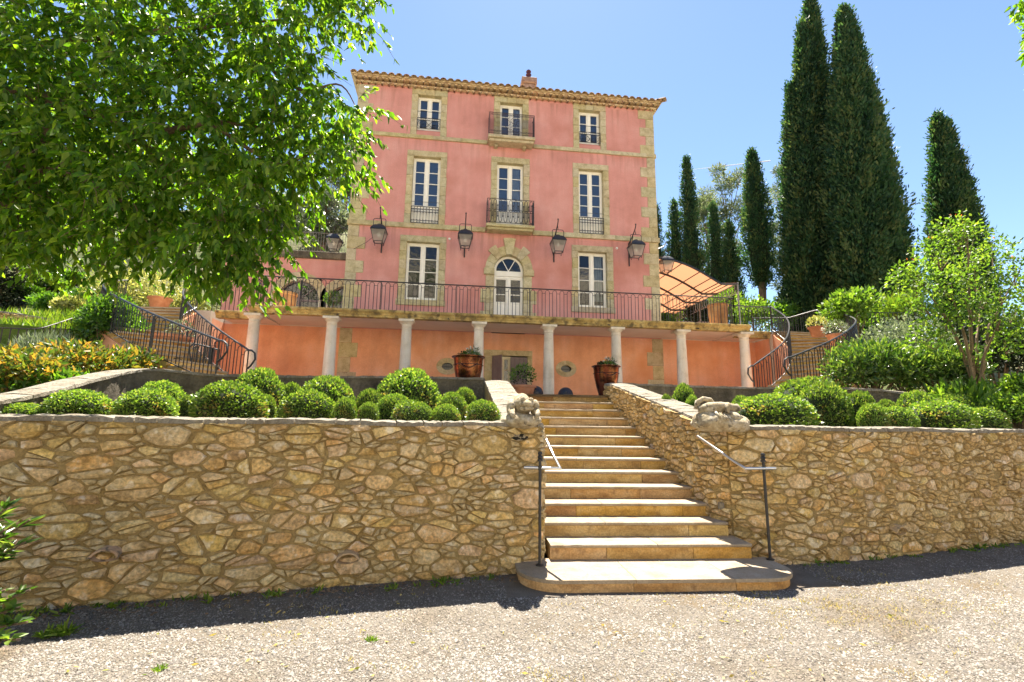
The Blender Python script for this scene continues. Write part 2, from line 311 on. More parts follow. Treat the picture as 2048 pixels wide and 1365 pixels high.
# leaves
MT['lf_tree'] = leaf_mat('hackberry_leaf', [(0.045, 0.115, 0.012), (0.08, 0.175, 0.018), (0.13, 0.23, 0.024), (0.20, 0.28, 0.045)], 0.6, (1.9, 1.95, 0.45), 0.42, 0.40)
MT['lf_box'] = leaf_mat('boxwood_leaf', [(0.036, 0.088, 0.018), (0.088, 0.178, 0.030), (0.155, 0.25, 0.048), (0.27, 0.33, 0.10), (0.25, 0.17, 0.065)], 0.40, (1.8, 1.7, 0.6), 0.4, 0.5, 0.18)
MT['lf_cyp'] = leaf_mat('cypress_leaf', [(0.014, 0.046, 0.024), (0.030, 0.080, 0.036), (0.052, 0.115, 0.044), (0.11, 0.14, 0.05)], 0.32, (1.6, 1.8, 0.8), 0.6, 0.25, 0.1)
MT['lf_pine'] = leaf_mat('pine_needle', [(0.05, 0.075, 0.04), (0.09, 0.115, 0.06), (0.15, 0.165, 0.10)], 0.4, (2.0, 2.0, 1.3), 0.6, 0.3)
MT['lf_green'] = leaf_mat('glossy_leaf', [(0.035, 0.10, 0.016), (0.075, 0.17, 0.024), (0.13, 0.24, 0.04)], 0.4, (2.2, 2.1, 0.5), 0.3, 0.6, 0.12)
MT['lf_lime'] = leaf_mat('lime_leaf', [(0.05, 0.115, 0.018), (0.10, 0.19, 0.03), (0.18, 0.26, 0.05)], 0.48, (1.9, 1.85, 0.6), 0.45, 0.35)
MT['lf_silver'] = leaf_mat('silver_leaf', [(0.07, 0.10, 0.06), (0.14, 0.17, 0.11), (0.24, 0.27, 0.20)], 0.3, (1.6, 1.7, 1.0), 0.4, 0.5)
MT['lf_var'] = leaf_mat('variegated_leaf', [(0.12, 0.18, 0.04), (0.30, 0.33, 0.10), (0.50, 0.48, 0.22)], 0.4, (1.4, 1.3, 0.7), 0.45, 0.4)
MT['lf_photinia'] = leaf_mat('photinia_leaf', [(0.04, 0.10, 0.02), (0.09, 0.17, 0.03), (0.22, 0.22, 0.04), (0.42, 0.24, 0.05)], 0.42, (1.6, 1.4, 0.6), 0.35, 0.5)
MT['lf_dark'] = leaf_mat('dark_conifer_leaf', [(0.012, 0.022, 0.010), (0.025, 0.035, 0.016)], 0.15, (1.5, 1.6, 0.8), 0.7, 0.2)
MT['lf_grass'] = leaf_mat('grass_blade', [(0.06, 0.13, 0.015), (0.11, 0.20, 0.025), (0.20, 0.26, 0.05)], 0.45, (2.0, 1.9, 0.6), 0.5, 0.3)
MT['lf_dry'] = leaf_mat('dry_grass', [(0.20, 0.22, 0.05), (0.40, 0.32, 0.11), (0.50, 0.42, 0.20)], 0.4, (1.5, 1.4, 0.8), 0.6, 0.2)
MT['lf_laurel'] = leaf_mat('laurel_leaf', [(0.020, 0.055, 0.012), (0.045, 0.11, 0.020), (0.10, 0.18, 0.035), (0.20, 0.28, 0.08)], 0.3, (2.2, 2.1, 0.6), 0.28, 0.7)
MT['lf_white'] = leaf_mat('white_petal', [(0.55, 0.55, 0.5), (0.8, 0.8, 0.76)], 0.3, (1, 1, 1), 0.6, 0.2)

# ------------------------------------------------------------------ foliage meshes (one quad or six-point leaf each)
def nrm(a): return a/np.maximum(np.linalg.norm(a, axis=-1, keepdims=True), 1e-9)
def leaf_mesh(name, m, pos, dr, ln, wd, rnd=None, fold=0.15, six=False, up=None, droop=0.0):
    n = len(pos); dr = nrm(np.asarray(dr, float))
    a = rng.normal(size=(n, 3)) if up is None else up
    sd_ = nrm(np.cross(dr, a)); nm = nrm(np.cross(sd_, dr))
    ln = np.broadcast_to(np.asarray(ln, float), (n,))[:, None]; wd = np.broadcast_to(np.asarray(wd, float), (n,))[:, None]
    if six:
        b = pos; t = pos + dr*ln - np.array([0, 0, 1.0])*ln*droop
        q1 = pos + dr*ln*0.30 + nm*ln*0.04; q2 = pos + dr*ln*0.68 - np.array([0, 0, 1.0])*ln*droop*0.5
        V = np.stack([b, q1+sd_*wd*0.5+nm*wd*fold, q2+sd_*wd*0.36+nm*wd*fold, t, q2-sd_*wd*0.36+nm*wd*fold, q1-sd_*wd*0.5+nm*wd*fold], 1)
        k = 6; quads = np.array([[0, 1, 2, 3], [0, 3, 4, 5]])
    else:
        mid = pos + dr*ln*0.5
        V = np.stack([pos, mid+sd_*wd*0.5+nm*wd*fold, pos+dr*ln, mid-sd_*wd*0.5+nm*wd*fold], 1); k = 4; quads = np.array([[0, 1, 2, 3]])
    F = (np.arange(n)[:, None, None]*k + quads[None]).reshape(-1, 4)
    return np_mesh(name, m, V.reshape(-1, 3), F, np.repeat(rng.random(n) if rnd is None else rnd, k))
def np_mesh(name, m, V, F, rnd=None, smooth=False):
    me = bpy.data.meshes.new(name); V = np.asarray(V, np.float32); F = np.asarray(F, np.int32)
    me.vertices.add(len(V)); me.vertices.foreach_set('co', V.ravel())
    k = F.shape[1]
    me.loops.add(F.size); me.loops.foreach_set('vertex_index', F.ravel())
    me.polygons.add(len(F)); me.polygons.foreach_set('loop_start', np.arange(0, F.size, k, dtype=np.int32))
    try: me.polygons.foreach_set('loop_total', np.full(len(F), k, np.int32))
    except Exception: pass
    me.update(calc_edges=True)
    if rnd is not None:
        at = me.attributes.new('rnd', 'FLOAT', 'POINT'); at.data.foreach_set('value', np.asarray(rnd, np.float32))
    if m: me.materials.append(m)
    if smooth: me.polygons.foreach_set('use_smooth', [True]*len(F))
    return me
def join_np(name, meshes):                          # meshes made by np_mesh with the same vertex count per face
    Vs, Fs, Rs, o = [], [], [], 0
    for me in meshes:
        n = len(me.vertices); v = np.empty(n*3, np.float32); me.vertices.foreach_get('co', v)
        f = np.empty(len(me.loops), np.int32); me.loops.foreach_get('vertex_index', f)
        r = np.empty(n, np.float32); me.attributes['rnd'].data.foreach_get('value', r)
        Vs.append(v.reshape(-1, 3)); Fs.append(f.reshape(-1, 4)+o); Rs.append(r); o += n
    m = meshes[0].materials[0]
    out = np_mesh(name, m, np.concatenate(Vs), np.concatenate(Fs), np.concatenate(Rs))
    for me in meshes: bpy.data.meshes.remove(me)
    return out
def sph(n):
    return nrm(rng.normal(size=(n, 3)))
# ------------------------------------------------------------------ setting: sky line, ground, terrain
def sstep(a, b, x):
    t = np.clip((x-a)/(b-a), 0, 1); return t*t*(3-2*t)
def vnoise(x, y, s=1.0, seed=0):
    x = np.asarray(x, float)*s; y = np.asarray(y, float)*s
    return (np.sin(x*1.3+seed)+np.sin(y*1.7+seed*2.1)+np.sin((x+y)*0.9+seed*0.7)+np.sin((x-y)*2.1+seed*1.9)*0.5+np.sin(x*3.1+y*2.3+seed)*0.4)/3.9
def terrain(x, y):
    x = np.asarray(x, float); y = np.asarray(y, float)
    ys = [-40, -9, -7, -5.5, -3, 0, 4, 8, 15, 25, 40, 80, 300]
    zs_l = [0, 1.2, 1.75, 2.15, 3.0, 4.3, 5.6, 8.0, 13.5, 19.0, 22.5, 26, 30]
    zs_r = [0, 1.2, 1.75, 2.15, 2.9, 4.2, 4.9, 6.0, 8.0, 10.3, 12.0, 14, 18]
    zl = np.interp(y, ys, zs_l); zr = np.interp(y, ys, zs_r)
    w = sstep(-1.0, 9.0, x)
    z = zl*(1-w)+zr*w + 0.25*vnoise(x, y, 0.35, 3)*sstep(-4, 10, y)
    rock = sstep(9, 14, y)*sstep(4, -3, x)
    z = z + rock*1.2*vnoise(x, y, 0.5, 5)
    # terraces of the house stand in here
    inside = sstep(-4.6, -4.2, x)*sstep(15.1, 14.7, x)*sstep(0.9, 0.4, y)
    z = z*(1-inside) + 1.6*inside
    under = sstep(-4.6, -4.2, x)*sstep(15.1, 14.7, x)*sstep(9.0, 8.4, y)*(1-inside)
    z = z*(1-under) + np.minimum(z, 4.6)*under
    st = np.exp(-(((np.hypot(x-11.0, y+1.2)-4.2)/1.5)**4))*(y < 1)*(x > 10.0)
    st2 = np.exp(-(((np.hypot(x+0.9, y+1.2)-4.1)/1.5)**4))*(y < 1)*(x < 0.2)
    z = z*(1-st) + np.minimum(z, 1.9)*st; z = z*(1-st2) + np.minimum(z, 1.9)*st2
    front = sstep(-6.6, -7.2, y)*sstep(-4.0, -3.0, x)*sstep(17, 16, x)
    z = z*(1-front) + np.minimum(z, -0.3)*front
    front2 = sstep(-8.6, -9.6, y)
    return z*(1-front2) + np.minimum(z, -0.3)*front2
def grid_mesh(name, m, xs, ys, zf, smooth=True):
    X, Y = np.meshgrid(xs, ys); Z = zf(X, Y)
    V = np.stack([X, Y, Z], -1).reshape(-1, 3); nx, ny = len(xs), len(ys)
    i = np.arange(ny-1)[:, None]*nx + np.arange(nx-1)[None]
    F = np.stack([i, i+1, i+nx+1, i+nx], -1).reshape(-1, 4)
    return np_mesh(name, m, V, F, None, smooth)

# gravel yard: one wide sheet to the horizon
m_gr = mat('gravel_ground', [(0.110, 0.090, 0.066), (0.155, 0.132, 0.104), (0.19, 0.168, 0.138)], 3.0, 0.95, 0.35, 60, fine=0.35, bdist=0.015, fleck=((0.11, 0.08, 0.045), 1.1, 0.56, 0.15))
g = MB(); g.add([(-3000, -3000, 0), (3000, -3000, 0), (3000, 3000, 0), (-3000, 3000, 0)], [(0, 1, 2, 3)])
tag(g.build('ground', m_gr), kind='structure')
xs = np.concatenate([np.linspace(-300, -60, 9)[:-1], np.linspace(-60, -8, 27)[:-1], np.linspace(-8, 20, 85), np.linspace(20, 70, 26)[1:], np.linspace(70, 320, 9)[1:]])
ys = np.concatenate([np.linspace(-11, 12, 70), np.linspace(12, 60, 40)[1:], np.linspace(60, 300, 12)[1:]])
m_hill = mat('hillside_ground', [(0.05, 0.075, 0.02), (0.10, 0.13, 0.035), (0.17, 0.17, 0.065), (0.25, 0.22, 0.15)], 0.35, 0.95, 1.0, 5, lo=0.25, hi=0.75, bdist=0.2, fine=0.2)
tag(obj('hillside', grid_mesh('hillside', m_hill, xs, ys, terrain)), kind='structure')

# unseen hillside behind the camera, mirrored in windows, added pale for warm bounce light
m_bh = mat('limestone_hillside', [(0.50, 0.43, 0.32), (0.60, 0.53, 0.42), (0.66, 0.60, 0.50)], 0.35, 0.95, 1.0, 1.2, bdist=0.6, fleck=((0.05, 0.07, 0.025), 0.16, 0.53, 0.04))
def back_hill(x, y):
    d = -(y+40); return -0.6 + np.interp(d, [0, 4, 40, 90], [0, 2.0, 33, 42])*(1+0.16*vnoise(x, y, 0.07, 2)) + (1.8*vnoise(x, y, 0.45, 4)+0.8*vnoise(x, y, 1.5, 6))*sstep(0, 10, d)
tag(obj('far_hillside', grid_mesh('far_hillside', m_bh, np.linspace(-150, 170, 130), np.linspace(-130, -39, 60), back_hill)), kind='structure')

# pebbles of the yard (nobody could count them)
def make_gravel():
    n = 330000
    D = 2.7 + (rng.random(n)**1.35)*4.4; lat = (rng.random(n)*2-1)*(D*1.12+0.4)
    x = CAM[0]+D*_sy+lat*_cy; y = CAM[1]+D*_cy-lat*_sy
    keep = rng.random(n) < np.clip(0.75+0.55*vnoise(x, y, 1.1, 9)+0.25*vnoise(x, y, 4.0, 2), 0.25, 1)
    wy = np.where(x < 5.5, -10.5-(4.4-x)*0.175, -10.45+(x-7.4)*0.2)
    keep &= y < wy
    keep &= ~((x > 3.98) & (x < 7.40) & (y > -11.36))
    x, y = x[keep], y[keep]; n = len(x)
    s = np.clip(0.0043*np.exp(rng.normal(0, 0.5, n)), 0.002, 0.018)
    # five-sided flat stones: top ring of 4 + apex pair
    a = rng.random(n)*6.283
    ring = np.stack([np.stack([np.cos(a+k*math.pi/2)*s*rng.uniform(0.7, 1.35, n), np.sin(a+k*math.pi/2)*s*rng.uniform(0.7, 1.35, n), s*rng.uniform(-0.5, 0.1, n)], -1) for k in range(4)], 1)
    apex = np.stack([rng.normal(0, 0.2, n)*s, rng.normal(0, 0.2, n)*s, s*rng.uniform(0.4, 0.9, n)], -1)[:, None]
    V = np.concatenate([ring, apex], 1) + np.stack([x, y, np.zeros(n)+0.004], -1)[:, None]
    t = np.array([[0, 1, 4], [1, 2, 4], [2, 3, 4], [3, 0, 4]])
    F = (np.arange(n)[:, None, None]*5+t[None]).reshape(-1, 3)
    m = mat('pebble', [(0.160, 0.139, 0.116), (0.228, 0.210, 0.187)], 1.3, 0.9, 0, attr=True, rnd=0.62, hue=0.02, fleck=((0.13, 0.10, 0.065), 1.1, 0.56, 0.15))
    return obj('gravel', np_mesh('gravel', m, V.reshape(-1, 3), F, np.repeat(rng.random(n), 5)))
tag(make_gravel(), kind='stuff')

# planting bed soil and forecourt
so_ = MB(); so_.add([(-3.2, -11.2, 1.5), (4.1, -10.3, 1.5), (4.1, -5.9, 1.5), (-4.2, -5.2, 1.5)], [(0, 1, 2, 3)])
so_.add([(7.1, -10.2, 1.5), (16.5, -8.6, 1.5), (15.5, -5.6, 1.5), (7.1, -5.6, 1.5)], [(0, 1, 2, 3)])
tag(so_.build('planting_bed', MT['soil']), kind='structure')
fc = MB(); fc.add([(-4.3, -5.15, 2.236), (0.8, -5.15, 2.236), (4.1, -5.15, 2.236), (4.55, -5.6, 2.236), (4.6, -6.1, 2.236), (6.75, -6.1, 2.236), (6.75, -5.6, 2.236), (14.8, -5.3, 2.236), (14.8, 0.3, 2.236), (-4.3, 0.3, 2.236)], [tuple(range(10))])
tag(fc.build('forecourt', MT['forecourt']), kind='structure')

# contrail high in the sky
ct = MB(); a_, b_ = P(1372, 341, 2600), P(1541, 322, 2600)
ct.tube([a_, a_*0.5+b_*0.5, b_], [0.6, 2.2, 3.2], 6)
m_ct = bpy.data.materials.new('contrail'); m_ct.use_nodes = True; nt_ = m_ct.node_tree
nt_.nodes['Principled BSDF'].inputs['Base Color'].default_value = (0.9, 0.9, 0.9, 1); nt_.nodes['Principled BSDF'].inputs['Roughness'].default_value = 1
tag(ct.build('contrail', m_ct), kind='structure')
# ------------------------------------------------------------------ rubble walls
class Path:
    def __init__(s, pts):
        s.p = np.array(pts, float); d = np.linalg.norm(np.diff(s.p, axis=0), axis=1); s.u = np.concatenate([[0], np.cumsum(d)]); s.L = s.u[-1]
    def at(s, u):
        x = np.interp(u, s.u, s.p[:, 0]); y = np.interp(u, s.u, s.p[:, 1]); return np.array([x, y])
    def nrm(s, u):
        a, b = s.at(max(0, u-0.08)), s.at(min(s.L, u+0.08)); t = (b-a)/max(1e-6, np.linalg.norm(b-a)); return np.array([t[1], -t[0]])
    def world(s, u, z, d=0.0):
        q = s.at(u)+s.nrm(u)*d; return (q[0], q[1], z)
def clip_half(poly, nx, nz, c):                     # keep n.p <= c
    out = []
    for i in range(len(poly)):
        a, b = poly[i], poly[(i+1) % len(poly)]
        da, db = nx*a[0]+nz*a[1]-c, nx*b[0]+nz*b[1]-c
        if da <= 0: out.append(a)
        if (da < 0 < db) or (db < 0 < da):
            t = da/(da-db); out.append((a[0]+(b[0]-a[0])*t, a[1]+(b[1]-a[1])*t))
    return out
def rubble_cells(u0, u1, zlo, zhi, zb, zt, radii, AN=1.85, rs=None):
    rs = rs or random
    pts = []; cell = {}
    G = 0.12
    def near(u, v, r):
        k = int((r+0.2)/G)+1; cu, cv = int(u/G), int(v/G)
        for i in range(cu-k, cu+k+1):
            for j in range(cv-k, cv+k+1):
                for q in cell.get((i, j), ()):
                    if math.hypot(q[0]-u, q[1]-v) < 0.86*(q[2]+r): return True
        return False
    for r, tries in radii:
        for _ in range(int(tries*(u1-u0))):
            u = rs.uniform(u0, u1); z = rs.uniform(zlo, zhi)
            if not (zb(u)-0.05 < z < zt(u)+0.02): continue
            rr = r*rs.uniform(0.85, 1.15); v = z*AN
            if not near(u, v, rr):
                q = (u, v, rr); pts.append(q); cell.setdefault((int(u/G), int(v/G)), []).append(q)
    out = []
    A = np.array(pts)
    for i, (u, v, r) in enumerate(pts):
        d = np.hypot(A[:, 0]-u, A[:, 1]-v); idx = np.argsort(d)[1:22]
        poly = [(u-0.5, v-0.5), (u+0.5, v-0.5), (u+0.5, v+0.5), (u-0.5, v+0.5)]
        for j in idx:
            dx, dv = A[j, 0]-u, A[j, 1]-v; L = d[j]
            t = (L*L + r*r - A[j, 2]**2)/(2*L)
            poly = clip_half(poly, dx/L, dv/L, (dx*u+dv*v)/L + t)
            if len(poly) < 3: break
        if len(poly) < 3: continue
        poly = clip_half(poly, 1, 0, u1); poly = clip_half(poly, -1, 0, -u0) if len(poly) > 2 else poly
        if len(poly) < 3: continue
        parts = [poly]
        for _ in range(2):                           # break some stones along a random line
            nxt = []
            for q in parts:
                ar = abs(sum(q[i-1][0]*q[i][1]-q[i][0]*q[i-1][1] for i in range(len(q))))/2
                if ar > 0.016 and rs.random() < (0.62 if _ == 0 else 0.30):
                    gx = sum(t[0] for t in q)/len(q); gy = sum(t[1] for t in q)/len(q); th = rs.choice([rs.gauss(math.pi/2, 0.35), rs.gauss(math.pi/2, 0.5), rs.uniform(0, math.pi)])
                    nx_, ny_ = math.cos(th), math.sin(th); cc_ = nx_*gx+ny_*gy+rs.uniform(-0.25, 0.25)*math.sqrt(ar)
                    a1, a2 = clip_half(q, nx_, ny_, cc_), clip_half(q, -nx_, -ny_, -cc_)
                    nxt += [p_ for p_ in (a1, a2) if len(p_) > 2]
                else: nxt.append(q)
            parts = nxt
        for q in parts:
            q = [(a, min(max(b/AN, zb(a)), zt(a)-0.02)) for a, b in q]
            out.append((q, None))
    return out
def stone_poly(poly, rs, joint):
    # drop tiny edges, shrink by the joint, cut the corners unevenly
    p = []
    for q in poly:
        if not p or math.hypot(q[0]-p[-1][0], q[1]-p[-1][1]) > 0.022: p.append(q)
    if len(p) > 2 and math.hypot(p[0][0]-p[-1][0], p[0][1]-p[-1][1]) < 0.022: p.pop()
    if len(p) < 3: return None
    cx = sum(q[0] for q in p)/len(p); cz = sum(q[1] for q in p)/len(p)
    ext = min(max(q[0] for q in p)-min(q[0] for q in p), max(q[1] for q in p)-min(q[1] for q in p))
    if ext < 0.05: return None
    q2 = []
    n = len(p)
    for i in range(n):
        dx, dz = p[i][0]-cx, p[i][1]-cz; L = math.hypot(dx, dz); k = max(0.45, 1-joint*rs.uniform(0.5, 1.9)/max(L, 1e-3))
        q2.append((cx+dx*k, cz+dz*k))
    q3 = []
    for i in range(n):
        a, b, c = q2[i-1], q2[i], q2[(i+1) % n]
        t1, t2 = rs.uniform(0.05, 0.20), rs.uniform(0.05, 0.20)
        if rs.random() < 0.55:
            q3.append((b[0]+rs.uniform(-0.006, 0.006), b[1]+rs.uniform(-0.006, 0.006)))
            if math.hypot(c[0]-b[0], c[1]-b[1]) > 0.10 and len(q3) < 11: tm = rs.uniform(0.35, 0.65); q3.append((b[0]+(c[0]-b[0])*tm+(cx-b[0])*rs.uniform(-0.04, 0.09), b[1]+(c[1]-b[1])*tm+(cz-b[1])*rs.uniform(-0.04, 0.09)))
            continue
        q3.append((b[0]+(a[0]-b[0])*t1, b[1]+(a[1]-b[1])*t1)); q3.append((b[0]+(c[0]-b[0])*t2, b[1]+(c[1]-b[1])*t2))
    return q3, (cx, cz)
def stone_geo(path, q3, c, rs, proud=0.032):
    n = len(q3); V = []; tilt = (rs.uniform(-0.10, 0.10), rs.uniform(-0.12, 0.12)); h = proud*rs.uniform(0.5, 1.3)
    for k, d0 in ((1.0, -0.012), (rs.uniform(0.84, 0.93), None)):
        for (a, b) in q3:
            aa, bb = c[0]+(a-c[0])*k, c[1]+(b-c[1])*k
            d = d0 if d0 is not None else h*rs.uniform(0.35, 1.15)+tilt[0]*(a-c[0])+tilt[1]*(b-c[1])
            V.append(path.world(aa, bb, max(d, 0.004) if d0 is None else d))
    oc = (c[0]+rs.uniform(-0.02, 0.02), c[1]+rs.uniform(-0.02, 0.02))
    V.append(path.world(oc[0], oc[1], h*rs.uniform(1.0, 1.5)))
    F = [(i, (i+1) % n, n+(i+1) % n, n+i) for i in range(n)] + [(n+i, n+(i+1) % n, 2*n) for i in range(n)]
    return V, F
def rubble_wall(root, path, segs, thick, seed, cap=True, top_lump=0.03):
    """segs: list of (u0, u1, zbot(u), ztop(u), radii, joint)"""
    rs = random.Random(seed); stones = []
    for (u0, u1, zb, zt, radii, joint) in segs:
        us = np.linspace(u0, u1, 60)
        for poly, cc in rubble_cells(u0, u1, min(zb(u) for u in us), max(zt(u) for u in us), zb, zt, radii, rs=rs):
            r = stone_poly(poly, rs, joint)
            if not r: continue
            V, F = stone_geo(path, r[0], r[1], rs)
            w = path.world(*r[1]); nn = path.nrm(r[1][0]); dv = np.array([CAM[0]-w[0], CAM[1]-w[1]]); D = max(0.5, np.linalg.norm(dv))
            area = abs(sum(r[0][i-1][0]*r[0][i][1]-r[0][i][0]*r[0][i-1][1] for i in range(len(r[0]))))/2
            pxs = 1024+F_PX*((w[0]-CAM[0])*_cy-(w[1]-CAM[1])*_sy)/max(0.3, DD(w[0], w[1]))
            vis = area*max(0.0, float(dv@nn)/D)/D**2*(1 if -60 < pxs < 2110 else 0.001)
            stones.append((vis, V, F, w))
    stones.sort(key=lambda s: -s[0])
    po = parent_org(root)
    rest = MB()
    for k, (vis, V, F, w) in enumerate(stones):
        if k < 300:
            b = MB(); b.add(V, F); o = obj('stone', b.mesh('stone', MT['rubble'], False, w), root, Vector(w)-po)
        else: rest.add(V, F)
    if rest.v: tag(rest.build('small_stones', MT['rubble'], root), kind='stuff')
    # mortar body
    core = MB(); n = int(path.L/0.12)
    for side in (0,):
        prev = None
        rows = 14
        seq = []
        for i in range(n+1):
            u = path.L*i/n; sg = next((s for s in segs if s[0]-1e-6 <= u <= s[1]+1e-6), segs[-1])
            zb, zt = sg[2](u)-0.25, sg[3](u)-0.015
            c_ = [path.world(u, zb+(zt-zb)*j/rows, rs.uniform(-0.006, 0.012)) for j in range(rows+1)]
            c_ += [path.world(u, zt, -thick), path.world(u, zb, -thick)]
            seq.append(c_)
        m_ = rows+3
        vs = [q for c_ in seq for q in c_]; fs = []
        for i in range(n):
            for j in range(m_):
                a, b2 = i*m_+j, i*m_+(j+1) % m_
                fs.append((a, a+m_, b2+m_, b2))
        fs.append(tuple(range(m_))); fs.append(tuple(n*m_+j for j in range(m_-1, -1, -1)))
        core.add(vs, fs)
    core.build('mortar', MT['mortar'], root, smooth=40)
    # rough coping, a course of uneven flat stones
    if cap:
        u = 0.0
        while u < path.L-0.1:
            L = rs.uniform(0.16, 0.42); u1 = min(path.L, u+L); b = MB(); nn = 5
            vs = []
            for i in range(nn+1):
                uu = u+0.006+(u1-u-0.012)*i/nn; sg = next((s for s in segs if s[0]-1e-6 <= uu <= s[1]+1e-6), segs[-1]); z = sg[3](uu)
                e = rs.uniform(-0.008, 0.014) if 0 < i < nn else -0.004
                vs += [path.world(uu, z-0.03, 0.018+e), path.world(uu, z+top_lump*rs.uniform(0.15, 0.75), 0.012+e), path.world(uu, z+top_lump*rs.uniform(0.7, 1.3), -thick*0.35),
                       path.world(uu, z+top_lump*rs.uniform(0.7, 1.3), -thick*0.7), path.world(uu, z+top_lump*0.4, -thick-0.01+e), path.world(uu, z-0.03, -thick-0.012+e)]
            fs = []
            for i in range(nn):
                for j in range(6):
                    a, b2 = i*6+j, i*6+(j+1) % 6; fs.append((a, a+6, b2+6, b2))
            fs += [tuple(range(6)), tuple(nn*6+j for j in range(5, -1, -1))]
            b.add(vs, fs); b.build('coping_stone', MT['coping'], root); u = u1
    return stones

RAD = [(0.200, 4), (0.160, 20), (0.128, 70), (0.098, 200), (0.073, 480), (0.050, 900)]
RAD_S = [(0.14, 12), (0.11, 80), (0.085, 260), (0.058, 700)]
# stair geometry shared with the walls
ST_O, ST_T, ST_S = np.array([5.68, -10.62]), np.array([0.05, 0.9987]), np.array([0.9987, -0.05])
TREAD, RISE, Z1 = 0.392, 0.163, 0.12
def st_xy(t, s): q = ST_O+ST_T*t+ST_S*s; return q[0], q[1]
def stair_z(y): return Z1+RISE*max(0.0, min(13.0, math.floor((y+10.62)/TREAD)+1))
# left wall: front face up to the stair corner, then back along the stair
wl = thing('stone_wall', 'tall rubble stone retaining wall left of the garden steps', 'stone wall', (0.5, -11.0, 0))
pl = Path([(-4.5, -12.10), (-2.0, -11.68), (0.0, -11.30), (1.6, -11.0), (3.0, -10.78), (4.42, -10.58), (4.47, -10.53), (4.50, -9.5), (4.52, -7.5), (4.54, -5.9)])
uc = pl.u[6]; yl = lambda u: pl.at(u)[1]
flank_top = lambda y: float(np.interp(y, [-10.6, -10.15, -9.4, -6.2, -5.6], [1.58, 1.60, 1.78, 2.46, 2.52]))
rubble_wall(wl, pl, [(0, uc, lambda u: -0.05, lambda u: 1.60+0.006*math.sin(u*3.1), RAD, 0.0095), (uc, pl.L, lambda u: stair_z(yl(u))-0.3, lambda u: flank_top(yl(u)), RAD_S, 0.0085)], 0.46, 3)
# right wall: inner face along the stair, rounded corner, then the front
wr = thing('stone_wall', 'tall rubble stone retaining wall right of the garden steps, rounding into them', 'stone wall', (9.0, -10.2, 0))
arc = [(6.80+0.62-0.62*math.cos(a), -9.95-0.56*math.sin(a)) for a in np.linspace(0, math.pi/2*0.9, 8)]
pr = Path([(6.76, -5.75), (6.78, -8.0)] + arc + [(7.75, -10.50), (8.5, -10.40), (9.4, -10.2), (10.4, -9.98), (11.9, -9.64), (14.0, -9.1), (18.0, -7.9)])
uq = pr.u[5]; yr = lambda u: pr.at(u)[1]
rubble_wall(wr, pr, [(0, uq, lambda u: stair_z(yr(u))-0.3, lambda u: flank_top(yr(u)), RAD_S, 0.0085), (uq, pr.L, lambda u: -0.05, lambda u: 1.60+0.006*math.sin(u*2.7), RAD, 0.0095)], 0.46, 5)
MT['pitted'] = mat('pitted_stone', [(0.25, 0.2, 0.13), (0.5, 0.42, 0.3)], 20, 0.95, 1.0, 50, fleck=((0.02, 0.018, 0.015), 26, 0.47, 0.05), bdist=0.05)
# terracotta gutter tiles that drain the bed, and two small fittings
def drain(root, px, py, wall, u, z, rz=0.0):
    b = MB(); n = 10; r = 0.085
    q = wall.world(u, z, 0); nn = wall.nrm(u)
    for rr, sgn in ((r, 1), (r-0.014, -1)):
        pass
    prof = []
    for k in range(n+1):
        a = math.pi*(0.05+0.9*k/n); prof.append((math.cos(a), math.sin(a)))
    vs = []
    for d, s_ in ((-0.10, 0.86), (0.10, 1.0)):
        for rad in (r*s_, r*s_-0.014):
            for (cx, sx) in prof:
                tx, ty = -nn[1], nn[0]
                vs.append((q[0]+nn[0]*d+tx*cx*rad*1.35, q[1]+nn[1]*d+ty*cx*rad*1.35, q[2]+sx*rad*0.95-d*0.25))
    m_ = n+1; fs = []
    for k in range(n):
        fs += [(k, k+1, 2*m_+k+1, 2*m_+k), (m_+k, 3*m_+k, 3*m_+k+1, m_+k+1), (2*m_+k, 2*m_+k+1, 3*m_+k+1, 3*m_+k)]
    b.add(vs, fs)
    lo = [(q[0]+nn[0]*d+(-nn[1])*cx*r*1.25, q[1]+nn[1]*d+nn[0]*cx*r*1.25, q[2]-0.03*sx-0.004-d*0.25) for d in (-0.1, 0.07) for (cx, sx) in prof]
    b.add(lo, [(k, k+1, m_+k+1, m_+k) for k in range(n)])
    b.build('drain_tile', MT['tile'], root, smooth=50)
def wall_u(path, x): us = np.linspace(0, path.L, 800); return float(us[np.argmin([abs(path.at(u)[0]-x)+(0 if path.at(u)[1] < -9.6 else 9) for u in us])])
drain(wl, 0, 0, pl, wall_u(pl, 0.42), 0.42); drain(wl, 0, 0, pl, wall_u(pl, 2.42), 0.27); drain(wr, 0, 0, pr, wall_u(pr, 9.15), 0.32)
b = MB(); q = pl.world(wall_u(pl, 4.17), 1.46, 0.02)
b.add([(q[0]+0.11*math.cos(t)*random.uniform(0.85, 1.1)*k_, q[1]-0.004-0.022*(1-k_), q[2]+0.042*math.sin(t)*random.uniform(0.8, 1.1)*k_) for k_ in (1.0, 0.7) for t in np.linspace(0, 5.7, 11)]+[(q[0], q[1]-0.02, q[2])], [(i, (i+1) % 11, 11+(i+1) % 11, 11+i) for i in range(11)]+[(11+i, 11+(i+1) % 11, 22) for i in range(11)])
b.build('pitted_stone', MT['pitted'], wl)
b = MB(); q = pr.world(pr.u[4], 0.62, 0.03); b.box(q[0]-0.03, q[0]+0.03, q[1]-0.02, q[1]+0.03, q[2]-0.04, q[2]+0.04); b.build('socket_box', MT['coping'], wr)

